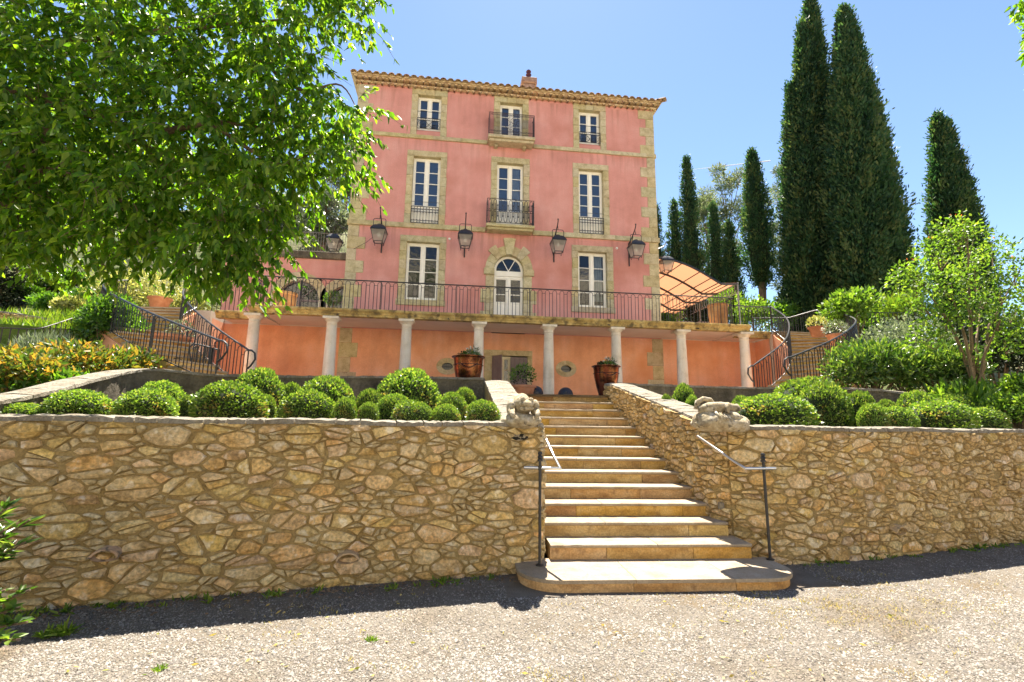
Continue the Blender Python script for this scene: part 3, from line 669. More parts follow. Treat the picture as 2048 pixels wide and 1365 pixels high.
# ------------------------------------------------------------------ low rendered wall between bed and forecourt
def low_wall(name, label, pts, seed):
    """pts: (px, py_top, D)"""
    W = np.array([P(*p) for p in pts]); pp = cyc(W, 60)
    w = thing(name, label, 'garden wall', tuple(pp[30][:2])+(1.5,)); rs = random.Random(seed)
    path = Path([q[:2] for q in pp]); zt = [q[2] for q in pp]
    ZT = lambda u: float(np.interp(u, path.u, zt))
    b = MB(); vs = []; n = 150
    for i in range(n+1):
        u = path.L*i/n; z = ZT(u)
        colm = [path.world(u, 1.3+(z-1.3)*j/6, rs.uniform(-0.012, 0.012)) for j in range(7)] + [path.world(u, z-0.02, -0.36), path.world(u, 1.3, -0.36)]
        vs += colm
    m_ = 9
    fs = [(i*m_+j, (i+1)*m_+j, (i+1)*m_+(j+1) % m_, i*m_+(j+1) % m_) for i in range(n) for j in range(m_)]
    b.add(vs, fs); b.build('wall_body', MT['darkwall'], w, smooth=40)
    u = 0.0
    while u < path.L-0.05:
        u1 = min(path.L, u+rs.uniform(0.3, 0.7)); c = MB(); nn = 4; vs = []
        for i in range(nn+1):
            uu = u+0.006+(u1-u-0.012)*i/nn; z = ZT(uu)
            vs += [path.world(uu, z-0.035, 0.02+rs.uniform(-0.01, 0.01)), path.world(uu, z+rs.uniform(0.0, 0.02), 0.015), path.world(uu, z+rs.uniform(0.01, 0.03), -0.2), path.world(uu, z+0.005, -0.38), path.world(uu, z-0.035, -0.38)]
        fs = [(i*5+j, (i+1)*5+j, (i+1)*5+(j+1) % 5, i*5+(j+1) % 5) for i in range(nn) for j in range(5)] + [tuple(range(5)), tuple(nn*5+j for j in range(4, -1, -1))]
        c.add(vs, fs); c.build('coping_stone', MT['coping'], w); u = u1
    return w
low_wall('garden_wall', 'low dark weathered wall curving round the back of the left boxwood bed', [(-120, 818, 5.0), (0, 803, 5.7), (100, 784, 6.5), (200, 757, 7.6), (300, 739, 8.7), (420, 749, 9.2), (510, 751, 9.35), (620, 753, 9.9), (800, 754, 10.6), (968, 757, 10.6)], 2)
low_wall('garden_wall', 'low dark weathered wall behind the right boxwood bed, curving forward at its end', [(1236, 767, 10.6), (1350, 771, 10.45), (1480, 775, 10.2), (1620, 776, 9.8), (1760, 780, 9.4), (1860, 797, 8.9), (1990, 828, 8.5), (2100, 842, 8.3)], 4)

# ------------------------------------------------------------------ garden steps
stair = thing('garden_steps', 'broad flight of sunlit limestone steps climbing between the two rubble walls', 'steps', (5.68, -10.62, 0))
def quad_block(b, s0, s1, t0, t1, z0, z1, ch=0.0):
    c = [st_xy(t0, s0), st_xy(t0, s1), st_xy(t1, s1), st_xy(t1, s0)]
    if not ch:
        b.add([(x, y, z) for z in (z0, z1) for x, y in c], [(3, 2, 1, 0), (4, 5, 6, 7), (0, 1, 5, 4), (1, 2, 6, 5), (2, 3, 7, 6), (3, 0, 4, 7)])
    else:                                            # rounded nosing
        n = 5; r = (z1-z0)/2; vs = []
        NS = 12
        for i in range(NS+1):
            s = s0+(s1-s0)*i/NS; w = random.uniform(0, 0.006)+(0.012 if random.random() < 0.12 else 0)
            for k in range(n+1):
                a = math.pi*k/n; vs.append((*st_xy(t0+r+w-r*math.sin(a), s), z0+r-r*math.cos(a)-(w*0.35 if k == n else 0)))
            vs.append((*st_xy(t1, s), z1)); vs.append((*st_xy(t1, s), z0))
        m_ = n+3
        b.add(vs, [(i*m_+k, (i+1)*m_+k, (i+1)*m_+(k+1) % m_, i*m_+(k+1) % m_) for i in range(NS) for k in range(m_)] + [tuple(range(m_)), tuple(NS*m_+k for k in range(m_-1, -1, -1))])
rs = random.Random(11)
for k in range(2, 15):
    t = (k-2)*TREAD; z = Z1+(k-1)*RISE
    hw0, hw1 = -1.20-0.0*k, 1.14
    if k == 2: hw0, hw1 = -1.14, 1.20
    cuts = [hw0, rs.uniform(-0.7, -0.25), rs.uniform(0.2, 0.75), hw1]
    if k % 3 == 0: cuts.pop(1)
    parent = None
    for i in range(len(cuts)-1):
        b = MB(); quad_block(b, cuts[i]+0.003, cuts[i+1]-0.003, t+rs.uniform(-0.004, 0.004), t+TREAD+0.03, z-RISE-0.02, z-0.042)
        o = b.build('step' if parent is None else 'riser_block', MT['riser'], parent or stair, org=None)
        if parent is None: parent = o
    cuts = [hw0, rs.uniform(-0.5, 0.5), hw1]
    for i in range(2):
        b = MB(); quad_block(b, cuts[i]+0.0025, cuts[i+1]-0.0025, t-0.028, t+TREAD+0.02, z-0.0405, z+rs.uniform(-0.002, 0.002), 1)
        b.build('tread_slab', MT['tread'], parent, smooth=50)
# plinth with rounded ends
def plinth_outline(off, n=10):
    s0, s1, t0, t1 = -1.52-off, 1.37+off, -0.71-off, 0.05
    r = 0.42; out = [(s0, t1)]
    out += [(s0+r-r*math.cos(a), t0+r-r*math.sin(a)) for a in np.linspace(0, math.pi/2, n)]
    out += [(s1-r+r*math.sin(a), t0+r-r*math.cos(a)) for a in np.linspace(0, math.pi/2, n)]
    return out + [(s1, t1)]
def plinth_piece(b, sa, sb, off, z0, z1):
    poly = clip_half(clip_half(plinth_outline(off), 1, 0, sb-0.0025), -1, 0, -(sa+0.0025))
    b.prism([st_xy(t, s) for s, t in poly], z0, z1, 'z')
first = None
for sa, sb in ((-2, -0.42), (-0.42, 0.62), (0.62, 2)):
    b = MB(); plinth_piece(b, sa, sb, 0.0, -0.1, Z1-0.036); o = b.build('step' if first is None else 'riser_block', MT['riser'], first or stair); first = first or o
for sa, sb in ((-2, -0.40), (-0.40, 0.60), (0.60, 2)):
    b = MB(); plinth_piece(b, sa, sb, 0.022, Z1-0.0345, Z1); b.build('tread_slab', MT['tread'], first)

# hand rails at the foot of the steps
def foot_rail(label, base, seg, out_end):
    t = thing('handrail', label, 'handrail', base)
    b = MB(); x, y, z = base
    b.lathe([(0.045, 0), (0.045, 0.012), (0.02, 0.02)], base, 12); b.tube([(x, y, z), (x, y, z+1.10)], 0.0165, 8)
    b.build('post', MT['iron'], t, smooth=40)
    f = MB(); f.lathe([(0.0165, 1.08), (0.03, 1.085), (0.03, 1.10), (0.02, 1.11), (0.03, 1.13), (0.018, 1.15), (0.026, 1.165), (0.02, 1.185), (0.0, 1.19)], base, 10); f.build('finial', MT['iron'], t, smooth=40)
    r = MB(); r.tube([out_end] + seg, 0.017, 8); r.build('rail', MT['steel'], t, smooth=50)
    c = MB(); c.tube([(x, y, seg[0][2]-0.02), (x, y, seg[0][2]+0.02)], 0.024, 8); c.build('collar', MT['iron'], t, smooth=40)
foot_rail('slim black post with pale rail at the left foot of the steps', (4.385, -10.78, 0.12), [(4.46, -10.81, 1.13), (4.60, -10.83, 1.13), (4.57, -10.55, 1.28), (4.53, -10.2, 1.50), (4.47, -10.16, 1.52)], (4.22, -10.71, 1.13))
foot_rail('slim black post with pale rail at the right foot of the steps', (7.055, -10.75, 0.12), [(7.0, -10.77, 1.13), (6.80, -10.79, 1.13), (6.78, -10.6, 1.20), (6.72, -9.86, 1.475), (6.86, -9.80, 1.475)], (7.21, -10.74, 1.13))
# ------------------------------------------------------------------ house
X0, X1, ZT, ZB, ZG = -0.28, 10.73, 13.60, 4.87, 2.236
house = thing('house', 'three storey pink house with pale stone quoins and roman tile eaves', 'house', (5.23, 0, ZG))
W3 = [(1.82, 2.654), (4.815, 5.657), (7.806, 8.627)]
W2 = [(1.767, 2.721), (4.753, 5.712), (7.771, 8.692)]
W1 = [(1.687, 2.793), (7.719, 8.78)]
DOOR = (4.722, 5.745)
def holed_wall(b, x0, x1, z0, z1, holes, y=0.0):
    xs = sorted({x0, x1} | {v for h in holes for v in h[:2]}); zs = sorted({z0, z1} | {v for h in holes for v in h[2:]})
    for i in range(len(xs)-1):
        for j in range(len(zs)-1):
            cx, cz = (xs[i]+xs[i+1])/2, (zs[j]+zs[j+1])/2
            if any(h[0] < cx < h[1] and h[2] < cz < h[3] for h in holes): continue
            b.add([(xs[i], y, zs[j]), (xs[i+1], y, zs[j]), (xs[i+1], y, zs[j+1]), (xs[i], y, zs[j+1])], [(0, 1, 2, 3)])
m_ = 0.06
holes = [(a-m_, c+m_, 11.95, 13.45) for a, c in W3] + [(a-m_, c+m_, 8.35, 11.0) for a, c in W2] + [(a-m_, c+m_, 5.60, 7.80) for a, c in W1] + [(DOOR[0]-m_, DOOR[1]+m_, ZB-0.3, 7.56)]
b = MB(); holed_wall(b, X0, X1, ZB-0.3, ZT+0.25, holes); b.build('wall', MT['plaster'], house)
b = MB()
for xx in (X0, X1): b.add([(xx, 0, ZG), (xx, 9.0, ZG), (xx, 9.0, ZT+0.25), (xx, 0, ZT+0.25)], [(0, 1, 2, 3)])
b.add([(X0, 9, ZG), (X1, 9, ZG), (X1, 9, ZT+0.25), (X0, 9, ZT+0.25)], [(3, 2, 1, 0)])
b.build('side_wall', MT['plaster'], house)
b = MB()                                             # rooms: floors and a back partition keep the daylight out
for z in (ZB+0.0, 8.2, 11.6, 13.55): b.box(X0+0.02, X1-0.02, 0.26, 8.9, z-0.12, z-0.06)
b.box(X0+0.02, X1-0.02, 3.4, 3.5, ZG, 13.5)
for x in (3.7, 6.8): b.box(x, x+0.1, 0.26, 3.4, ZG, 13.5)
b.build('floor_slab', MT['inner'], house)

rs = random.Random(21)
def lime(name, x0, x1, z0, z1, y0=-0.028, y1=0.22, parent=None, b=0.012, m='lime'):
    g = MB(); g.bbox(x0+0.002, x1-0.002, y0+rs.uniform(-0.003, 0.003), y1, z0+0.002, z1-0.002, b); return g.build(name, MT[m], parent or house)
# quoins
def quoins(parent, z0, z1, left, n, edge, lng=(0.52, 0.62), sht=(0.30, 0.36), y0=-0.022):
    h = (z1-z0)/n
    for k in range(n):
        w = rs.uniform(*lng) if k % 2 == 0 else rs.uniform(*sht)
        if left: lime('quoin_stone', edge-0.02, edge+w, z0+k*h, z0+(k+1)*h, y0, 0.34 if k % 2 else 0.5, parent)
        else: lime('quoin_stone', edge-w, edge+0.02, z0+k*h, z0+(k+1)*h, y0, 0.34 if k % 2 else 0.5, parent)
for left, e in ((True, X0), (False, X1)):
    quoins(house, ZB, 8.25, left, 8, e); quoins(house, 8.43, 11.63, left, 8, e); quoins(house, 11.785, ZT, left, 5, e)
# string courses, block by block
def course(z0, z1, y0, gaps):
    x = X0-0.06
    while x < X1+0.06:
        L = rs.uniform(0.8, 1.5); x1 = min(x+L, X1+0.06)
        if X1+0.06-x1 < 0.3: x1 = X1+0.06
        for g0, g1 in gaps:
            if x < g0 < x1: x1 = g0
        skip = any(g0-1e-3 <= x < g1 for g0, g1 in gaps)
        if skip: x = [g1 for g0, g1 in gaps if g0-1e-3 <= x < g1][0]; continue
        lime('string_course_stone', x, x1, z0, z1, y0, 0.10); x = x1
course(8.25, 8.426, -0.075, [(4.37, 6.06)]); course(11.63, 11.78, -0.06, [(4.37, 6.06)])
# window dressings
def surround(parent, x0, x1, z0, z1, wo, zt, n, lintel3=False, sill=None):
    if lintel3:
        c = (x0+x1)/2
        for a, bb in ((x0-wo, c-0.16), (c-0.16, c+0.16), (c+0.16, x1+wo)): lime('lintel_stone', a, bb, z1, zt)
    else: lime('lintel_stone', x0-wo, x1+wo, z1, zt)
    for s in (0, 1):
        zz = z0
        for k in range(n):
            h = (z1-z0)/n*rs.uniform(0.9, 1.1) if k < n-1 else z1-zz
            if s == 0: lime('jamb_stone', x0-wo+rs.uniform(-0.01, 0.01), x0, zz, zz+h)
            else: lime('jamb_stone', x1, x1+wo+rs.uniform(-0.01, 0.01), zz, zz+h)
            zz += h
    if sill: lime('sill_stone', x0-wo-0.04, x1+wo+0.04, z0-sill, z0, -0.05)
for a, c in W3: surround(house, a, c, 11.79, 13.393, 0.225, 13.64, 5, True)
for a, c in W2: surround(house, a, c, 8.43, 10.963, 0.225, 11.185, 7)
for a, c in W1: surround(house, a, c, 5.71, 7.763, 0.235, 7.99, 6, sill=0.2)
# french windows
def casement(parent, name, x0, x1, z0, z1, rows, panel=0.0, y=0.15, curtain=False, m='white', label=None, gl='glass'):
    f = MB(); st = 0.055; mid = (x0+x1)/2
    f.box(x0, x0+st, y, y+0.07, z0, z1); f.box(x1-st, x1, y, y+0.07, z0, z1); f.box(x0+st, x1-st, y, y+0.07, z1-0.075, z1); f.box(x0+st, x1-st, y, y+0.07, z0, z0+0.07)
    f.bbox(mid-0.055, mid+0.055, y-0.02, y+0.065, z0+0.07, z1-0.075, 0.01)
    w = f.build(name, MT[m], parent)
    if label: w['label'] = label
    zb, zt = z0+0.07+panel, z1-0.075
    for a, c in ((x0+st, mid-0.055), (mid+0.055, x1-st)):
        g = MB(); fr = 0.032
        g.box(a, a+fr, y+0.012, y+0.055, z0+0.07, zt); g.box(c-fr, c, y+0.012, y+0.055, z0+0.07, zt)
        g.box(a+fr, c-fr, y+0.012, y+0.055, zt-fr, zt); g.box(a+fr, c-fr, y+0.012, y+0.055, zb, zb+0.045)
        for k in range(1, rows):
            zz = zb+0.045+(zt-fr-zb-0.045)*k/rows; g.box(a+fr, c-fr, y+0.018, y+0.05, zz-0.013, zz+0.013)
        if panel:
            g.box(a+fr, c-fr, y+0.03, y+0.045, z0+0.07, zb); g.bbox(a+fr+0.05, c-fr-0.05, y+0.018, y+0.03, z0+0.14, zb-0.06, 0.012)
        g.build('sash', MT[m], w)
        for k in range(rows):
            za = zb+0.045+(zt-fr-zb-0.045)*k/rows; zc = zb+0.045+(zt-fr-zb-0.045)*(k+1)/rows
            p = MB(); tl = rs.uniform(-0.006, 0.006); t2 = rs.uniform(-0.009, 0.009); p.add([(a+fr-0.004, y+0.034+tl, za+0.009), (c-fr+0.004, y+0.034-tl, za+0.009), (c-fr+0.004, y+0.034-tl+t2, zc-0.009), (a+fr-0.004, y+0.034+tl+t2, zc-0.009)], [(0, 1, 2, 3)])
            p.build('pane', MT[gl], w)
    if curtain:
        cu = MB(); vs = []; n = 24; xa, xb = curtain
        for i in range(n+1):
            x = xa+(xb-xa)*i/n; yy = y+0.16+0.03*math.sin(i*1.9)
            vs += [(x, yy, z0+0.3), (x+0.02*math.sin(i), yy, z1-0.05)]
        cu.add(vs, [(2*i, 2*i+2, 2*i+3, 2*i+1) for i in range(n)]); cu.build('curtain', MT['curtain'], w, smooth=True)
    return w
for i, (a, c) in enumerate(W3): casement(house, 'window', a, c, 12.06 if i != 1 else 11.79, 13.393, 3, 0.0 if i != 1 else 0.25, curtain=(a+0.55, c-0.1) if i == 1 else False)
for a, c in W3[::2]: lime('sill_panel', a, c, 11.79, 12.055, 0.09, 0.2, m='plaster')
for i, (a, c) in enumerate(W2): casement(house, 'window', a, c, 8.44, 10.963, 4, 0.62, curtain=(a+0.56, c-0.08) if i == 1 else False)
for i, (a, c) in enumerate(W1): casement(house, 'window', a, c, 5.71, 7.763, 4, 0.0, curtain=False if i == 0 else (c-0.40, c-0.08), gl='glass_low')  # right window's curtain is added to stand in for a pale reflection
# arched door
cx, ra = (DOOR[0]+DOOR[1])/2, (DOOR[1]-DOOR[0])/2
zs = 6.985
casement(house, 'double_door', DOOR[0], DOOR[1], ZB, 6.72, 3, 0.82, y=0.15, gl='glass_low')
tr = MB(); tr.bbox(DOOR[0], DOOR[1], 0.13, 0.22, 6.725, 6.92, 0.012)
ring = [(cx+ra*math.cos(a), 6.92+ra*1.06*math.sin(a)) for a in np.linspace(0, math.pi, 21)]
ring2 = [(cx+(ra-0.075)*math.cos(a), 6.92+(ra*1.06-0.075)*math.sin(a)) for a in np.linspace(0, math.pi, 21)]
for k in range(20): tr.prism([ring[k], ring[k+1], ring2[k+1], ring2[k]], 0.15, 0.21, 'y')
for a in (R(60), R(120)): tr.tube([(cx, 0.18, 6.93), (cx+(ra-0.07)*math.cos(a), 0.18, 6.92+(ra*1.06-0.07)*math.sin(a))], 0.018, 4)
fan = tr.build('fanlight', MT['white'], house)
for a0, a1 in ((0, 60), (60, 120), (120, 180)):
    p = MB(); arcp = [(cx+(ra-0.07)*math.cos(R(a)), 0.185, 6.92+(ra*1.06-0.07)*math.sin(R(a))) for a in np.linspace(a0, a1, 8)]
    p.add([(cx, 0.185, 6.922)]+arcp, [tuple(range(9))]); p.build('pane', MT['glass_low'], fan)
def vouss(a0, a1, r0, r1, y0=-0.035, y1=0.22, nm='arch_stone', ez=1.05):
    g = MB(); n = 4; A = np.linspace(a0, a1, n+1)
    poly = [(cx+r0*math.cos(a), zs-0.06+r0*ez*math.sin(a)) for a in A] + [(cx+r1*math.cos(a), zs-0.06+r1*ez*math.sin(a)) for a in A[::-1]]
    g.prism(poly, y0, y1, 'y'); g.build(nm, MT['lime'], house)
nv = 9
for k in range(nv):
    a0, a1 = math.pi*k/nv+0.006, math.pi*(k+1)/nv-0.006
    big = k in (2, 6); key = k == 4
    vouss(a0-(0.03 if key else 0), a1+(0.03 if key else 0), ra+0.005, ra+(0.58 if key else 0.46 if big else 0.32), -0.10 if key else -0.06 if big else -0.035, nm='keystone' if key else 'arch_stone')
for s in (-1, 1):
    e = DOOR[0] if s < 0 else DOOR[1]
    def jb(w, z0, z1, y0=-0.035, nm='jamb_stone'):
        lime(nm, *( (e-w, e) if s < 0 else (e, e+w)), z0, z1, y0)
    jb(0.37, 6.72, 6.95, -0.085, 'impost_stone'); jb(0.30, 6.2, 6.72); jb(0.47, 5.85, 6.2); jb(0.47, 5.72, 5.85); jb(0.33, 5.42, 5.72); jb(0.47, 4.88, 5.42)
# cellar storey: wall under the terrace belongs to the terrace (below)

# balconies and window guards
def bar(b, p, q, r=0.009, n=4): b.tube([p, q], r, n)
def arcpts(cx, cz, rx, rz, a0, a1, y, n=8): return [(cx+rx*math.cos(a), y, cz+rz*math.sin(a)) for a in np.linspace(a0, a1, n)]
def guard_tall(x0, x1, z0, z1, y):
    t = MB(); bar(t, (x0, y, z1), (x1, y, z1), 0.012); bar(t, (x0, y, z0), (x1, y, z0), 0.012); bar(t, (x0, y, z0), (x0, y, z1), 0.012); bar(t, (x1, y, z0), (x1, y, z1), 0.012)
    zb, zt = z0+0.10, z1-0.20; bar(t, (x0, y, zb), (x1, y, zb)); bar(t, (x0, y, zt), (x1, y, zt)); bar(t, (x0, y, zt+0.10), (x1, y, zt+0.10))
    g = t.build('window_guard', MT['iron'], house)
    n = 9; w = (x1-x0)/n
    for k in range(n+1):
        if 0 < k < n:
            q = MB(); xx = x0+k*w; bar(q, (xx, y, zb), (xx, y, zt), 0.009); q.sphere((xx, y, zb+0.02), 0.018, n=6, m=4); q.sphere((xx, y, zt-0.02), 0.018, n=6, m=4); q.build('bar', MT['iron'], g)
    q = MB()
    for k in range(n):
        xx = x0+(k+0.5)*w
        q.tube(arcpts(xx, zt+0.05, w*0.55, 0.048, 0, 2*math.pi, y, 9), 0.007, 4); q.tube(arcpts(xx, zt+0.15, w*0.55, 0.045, 0, 2*math.pi, y, 9), 0.007, 4); q.tube(arcpts(xx, z0+0.05, w*0.5, 0.045, 0, 2*math.pi, y, 9), 0.007, 4)
    q.build('lattice_band', MT['iron'], g)
    q = MB(); bar(q, (x0-0.01, y, z1+0.17), (x1+0.01, y, z1+0.17), 0.008); q.build('safety_bar', MT['iron'], g)
for a, c in W2[::2]: guard_tall(a+0.01, c-0.01, 8.45, 9.06, -0.03)
def guard_scroll(x0, x1, z0, z1, y):
    t = MB()
    for z in (z1, z1-0.10, z0): bar(t, (x0, y, z), (x1, y, z), 0.010)
    for x in (x0, x1): bar(t, (x, y, z0), (x, y, z1), 0.011)
    g = t.build('window_guard', MT['iron'], house)
    w = (x1-x0); zc = (z0+z1-0.10)/2; h = (z1-0.10-z0)/2
    for k in range(4):
        xx = x0+w*(k+0.5)/4
        q = MB(); q.tube([(xx+w/8*1.15*(1-0.72*u)*math.cos(u*9.5+k*1.57), y, zc+h*0.95*(1-0.72*u)*math.sin(u*9.5+k*1.57)) for u in np.linspace(0, 1, 22)], 0.007, 4); q.build('scroll', MT['iron'], g)
    q = MB()
    for s in (-1, 1):
        q.tube([(x0+w/2+s*w*0.30*math.cos(a), y, zc+h*math.sin(2*a)*0.9) for a in np.linspace(0, 2*math.pi, 28)], 0.007, 4)
    for k in range(5): q.tube(arcpts(x0+w*(k+0.5)/5, z1-0.05, w*0.06, 0.04, 0, 2*math.pi, y, 8), 0.006, 4)
    q.build('ornament', MT['iron'], g)
    q = MB(); bar(q, (x0, y, z1+0.25), (x1, y, z1+0.25), 0.008); q.build('safety_bar', MT['iron'], g)
for a, c in W3[::2]: guard_scroll(a+0.01, c-0.01, 12.05, 12.47, -0.02)
def balcony(z, thick, h, x0, x1, dp, dense):
    s = MB(); s.bbox(x0, x1, -dp, 0.1, z-thick*0.55, z, 0.02); s.bbox(x0+0.05, x1-0.05, -dp+0.06, 0.1, z-thick, z-thick*0.55-0.002, 0.03)
    bal = s.build('balcony', MT['lime'], house)
    M_ = MT['iron_rust'] if dense else MT['iron']
    f = MB(); y = -dp+0.04; xa, xb = x0+0.03, x1-0.03; zt, zb = z+h, z+0.05
    for zz in (zt, zb): f.tube([(xa, 0.0, zz), (xa, y, zz), (xb, y, zz), (xb, 0.0, zz)], 0.013, 4)
    for x in (xa, xb): bar(f, (x, y, z), (x, y, zt), 0.015)
    f.build('railing_frame', M_, bal)
    if dense:
        n = 34
        for k in range(1, n):
            x = xa+(xb-xa)*k/n; q = MB(); bar(q, (x, y, zb), (x, y, zt), 0.0075, 4)
            q.tube(arcpts(x, zb+0.09, 0.022, 0.04, 0, 6.28, y, 7), 0.005, 3); q.tube(arcpts(x, zt-0.07, 0.022, 0.04, 0, 6.28, y, 7), 0.005, 3); q.build('baluster', M_, bal)
        q = MB()
        for j in range(5): q.tube([(xa+(xb-xa)*(0.5+(j-2)*0.06)+0.05*math.sin(u*12+j), y-0.01, zb+0.1+u*(h-0.3)) for u in np.linspace(0, 1, 14)], 0.008, 3)
        q.build('ornament', M_, bal)
        for x in (xa, xb):
            for k in range(1, 8): q = MB(); bar(q, (x, y*(k/8), zb), (x, y*(k/8), zt), 0.0075, 4); q.build('baluster', M_, bal)
    else:
        n = 9; w = (xb-xa)/n; zm = (zt+zb)/2
        for k in range(n):
            xx = xa+(k+0.5)*w; q = MB(); rx = w*0.30
            q.tube([(xx-rx, y, zm+0.05)] + [(xx-rx, y, zt-0.14)] + arcpts(xx, zt-0.14, rx, 0.11, math.pi, 0, y, 7) + [(xx+rx, y, zm+0.05)], 0.011, 4)
            q.tube([(xx-rx, y, zm-0.05)] + [(xx-rx, y, zb+0.14)] + arcpts(xx, zb+0.14, rx, 0.12, math.pi, 2*math.pi, y, 7) + [(xx+rx, y, zm-0.05)], 0.011, 4)
            q.tube(arcpts(xx, zm, 0.045, 0.045, 0, 6.283, y, 9), 0.011, 4); bar(q, (xx, y, zm+0.06), (xx, y, zt-0.16), 0.009); bar(q, (xx, y, zm-0.06), (xx, y, zb+0.16), 0.009)
            q.build('baluster', M_, bal)
        q = MB()
        for k in range(n+1):
            xx = xa+k*w; bar(q, (xx, y, zm+0.03), (xx, y, zt-0.2), 0.012); bar(q, (xx, y, zm-0.03), (xx, y, zb+0.2), 0.012)
            q.sphere((xx, y, zt-0.24), 0.024, n=6, m=4); q.sphere((xx, y, zb+0.24), 0.024, n=6, m=4)
        bar(q, (xa, y, zm+0.03), (xb, y, zm+0.03), 0.009); bar(q, (xa, y, zm-0.03), (xb, y, zm-0.03), 0.009)
        q.build('spear_bars', M_, bal)
        for x in (xa, xb):
            for k in range(1, 5): q = MB(); bar(q, (x, y*(k/5), zb), (x, y*(k/5), zt), 0.010, 4); q.build('baluster', M_, bal)
balcony(8.43, 0.19, 0.92, 4.37, 6.06, 0.47, False); balcony(11.80, 0.22, 0.86, 4.37, 6.06, 0.47, True)
# stone brackets under the balconies
for x in (4.62, 5.65): lime('bracket_stone', x, x+0.12, 11.48, 11.575, -0.24, 0.05, b=0.045)
# eaves: two rows of tile ends (genoise), then the roof tiles
def half_tube(b, cx, zc, r, y0, y1, th=0.018, n=7, flip=1, dz=0.0):
    A = np.linspace(0, math.pi, n); vs = []
    for y, d in ((y0, 0.0), (y1, dz)):
        for rr in (r, r-th): vs += [(cx+rr*math.cos(a), y, zc+d+flip*rr*0.86*math.sin(a)) for a in A]
    fs = []
    for k in range(n-1): fs += [(k, k+1, 2*n+k+1, 2*n+k), (n+k, 3*n+k, 3*n+k+1, n+k+1), (k, n+k, n+k+1, k+1), (2*n+k, 2*n+k+1, 3*n+k+1, 3*n+k)]
    b.add(vs, fs)
def tile_row(name, xa, xb, pitch, z, y0, y1, r, shift=0.0, dz=0.0, parent=None):
    n = int((xb-xa)/pitch); me = MB(); half_tube(me, 0, 0, r, y0, y1, dz=dz); ms = me.mesh(name, MT['tile'], 40); po = parent_org(parent or house)
    for k in range(n):
        o = obj(name, ms, parent or house, Vector((xa+(k+0.5+shift)*pitch, rs.uniform(-0.008, 0.008), z+rs.uniform(-0.005, 0.005)))-po)
roofp = MB(); oh = 0.36                                  # roof body with hips
zr = ZT+0.28
roofp.add([(X0-0.28, -oh+0.06, zr), (X1+0.28, -oh+0.06, zr), (X1+0.28, 9.3, zr), (X0-0.28, 9.3, zr), (X0+4.2, 4.5, zr+1.35), (X1-4.2, 4.5, zr+1.35)], [(0, 1, 5, 4), (1, 2, 5), (2, 3, 4, 5), (3, 0, 4), (3, 2, 1, 0)])
roof = roofp.build('roof', MT['tile'], house)
for (za, zb2, yy, pitch, sh) in ((ZT-0.01, ZT+0.085, -0.13, 0.235, 0.0), (ZT+0.105, ZT+0.20, -0.245, 0.235, 0.5)):
    f = MB(); f.box(X0-0.02+yy*0.6, X1+0.02-yy*0.6, yy+0.035, 0.1, za+0.06, zb2+0.02); f.build('eave_mortar', MT['tile_fill'], house)
    tile_row('eave_tile', X0-0.05+yy*0.6, X1+0.05-yy*0.6, pitch, za, yy, 0.05, 0.112, sh*0.98)
tile_row('roof_tile', X0-0.28, X1+0.3, 0.262, zr-0.065, -oh, 0.9, 0.115, 0, 0.30)
b = MB()
for k in range(int((X1-X0+0.58)/0.262)): half_tube(b, X0-0.28+(k+1.0)*0.262, zr+0.0, 0.10, -oh+0.05, 0.85, flip=-0.55, dz=0.29)
b.build('channel_tiles', MT['tile'], house)
f = MB(); f.box(X0-0.24, X1+0.24, -oh+0.10, 0.05, zr-0.06, zr-0.02); f.build('eave_mortar', MT['tile_fill'], house)
# eaves along the right-hand side
f = MB(); f.add([(X1, 0, ZT), (X1+0.3, -oh, zr-0.02), (X1+0.3, 9.0, zr-0.02), (X1, 9.0, ZT)], [(0, 1, 2, 3)]); f.add([(X0, 0, ZT), (X0-0.28, -oh, zr-0.02), (X0-0.28, 9.0, zr-0.02), (X0, 9, ZT)], [(3, 2, 1, 0)]); f.build('eave_mortar', MT['tile_fill'], house)
f = MB(); half_tube(f, 0, 0, 0.12, 0, 0.6); hm = f.mesh('hip_tile', MT['tile'], 40)
for k in range(3): o = obj('hip_tile', hm, house, Vector((X1+0.36-k*0.3, -oh-0.03+k*0.34, zr-0.02+k*0.11))-parent_org(house)); o.rotation_euler = (R(12), 0, R(42))
# chimney
cxh, cyh = 6.10, 1.5
c = MB(); c.bbox(cxh-0.24, cxh+0.24, cyh-0.24, cyh+0.24, 13.9, 15.28, 0.02); ch = c.build('chimney', MT['chimney'], roof)
c = MB(); c.bbox(cxh-0.31, cxh+0.31, cyh-0.31, cyh+0.31, 15.282, 15.56, 0.04); c.build('chimney_cap', MT['chimney'], roof)
c = MB(); c.lathe([(0.10, 15.56), (0.10, 15.64), (0.14, 15.68), (0.10, 15.73), (0.085, 15.8), (0.12, 15.85), (0.085, 15.9), (0.085, 15.96), (0.11, 15.99), (0.09, 16.04), (0.04, 16.05)], (cxh, cyh, 0), 12); c.build('chimney_pot', MT['pot_glaze'], roof, smooth=30)
# small white sensors and a thin cable
for x, z in ((3.13, 7.93), (9.16, 7.95)):
    s = MB(); s.sphere((x, -0.02, z), 0.045, n=10, m=6); s.build('sensor', MT['white'], house, smooth=True)
s = MB(); s.tube([(-0.05, -0.03, 7.38), (0.4, -0.28, 7.55), (0.75, -0.6, 7.72)], 0.006, 4); s.build('cable', MT['iron'], house)

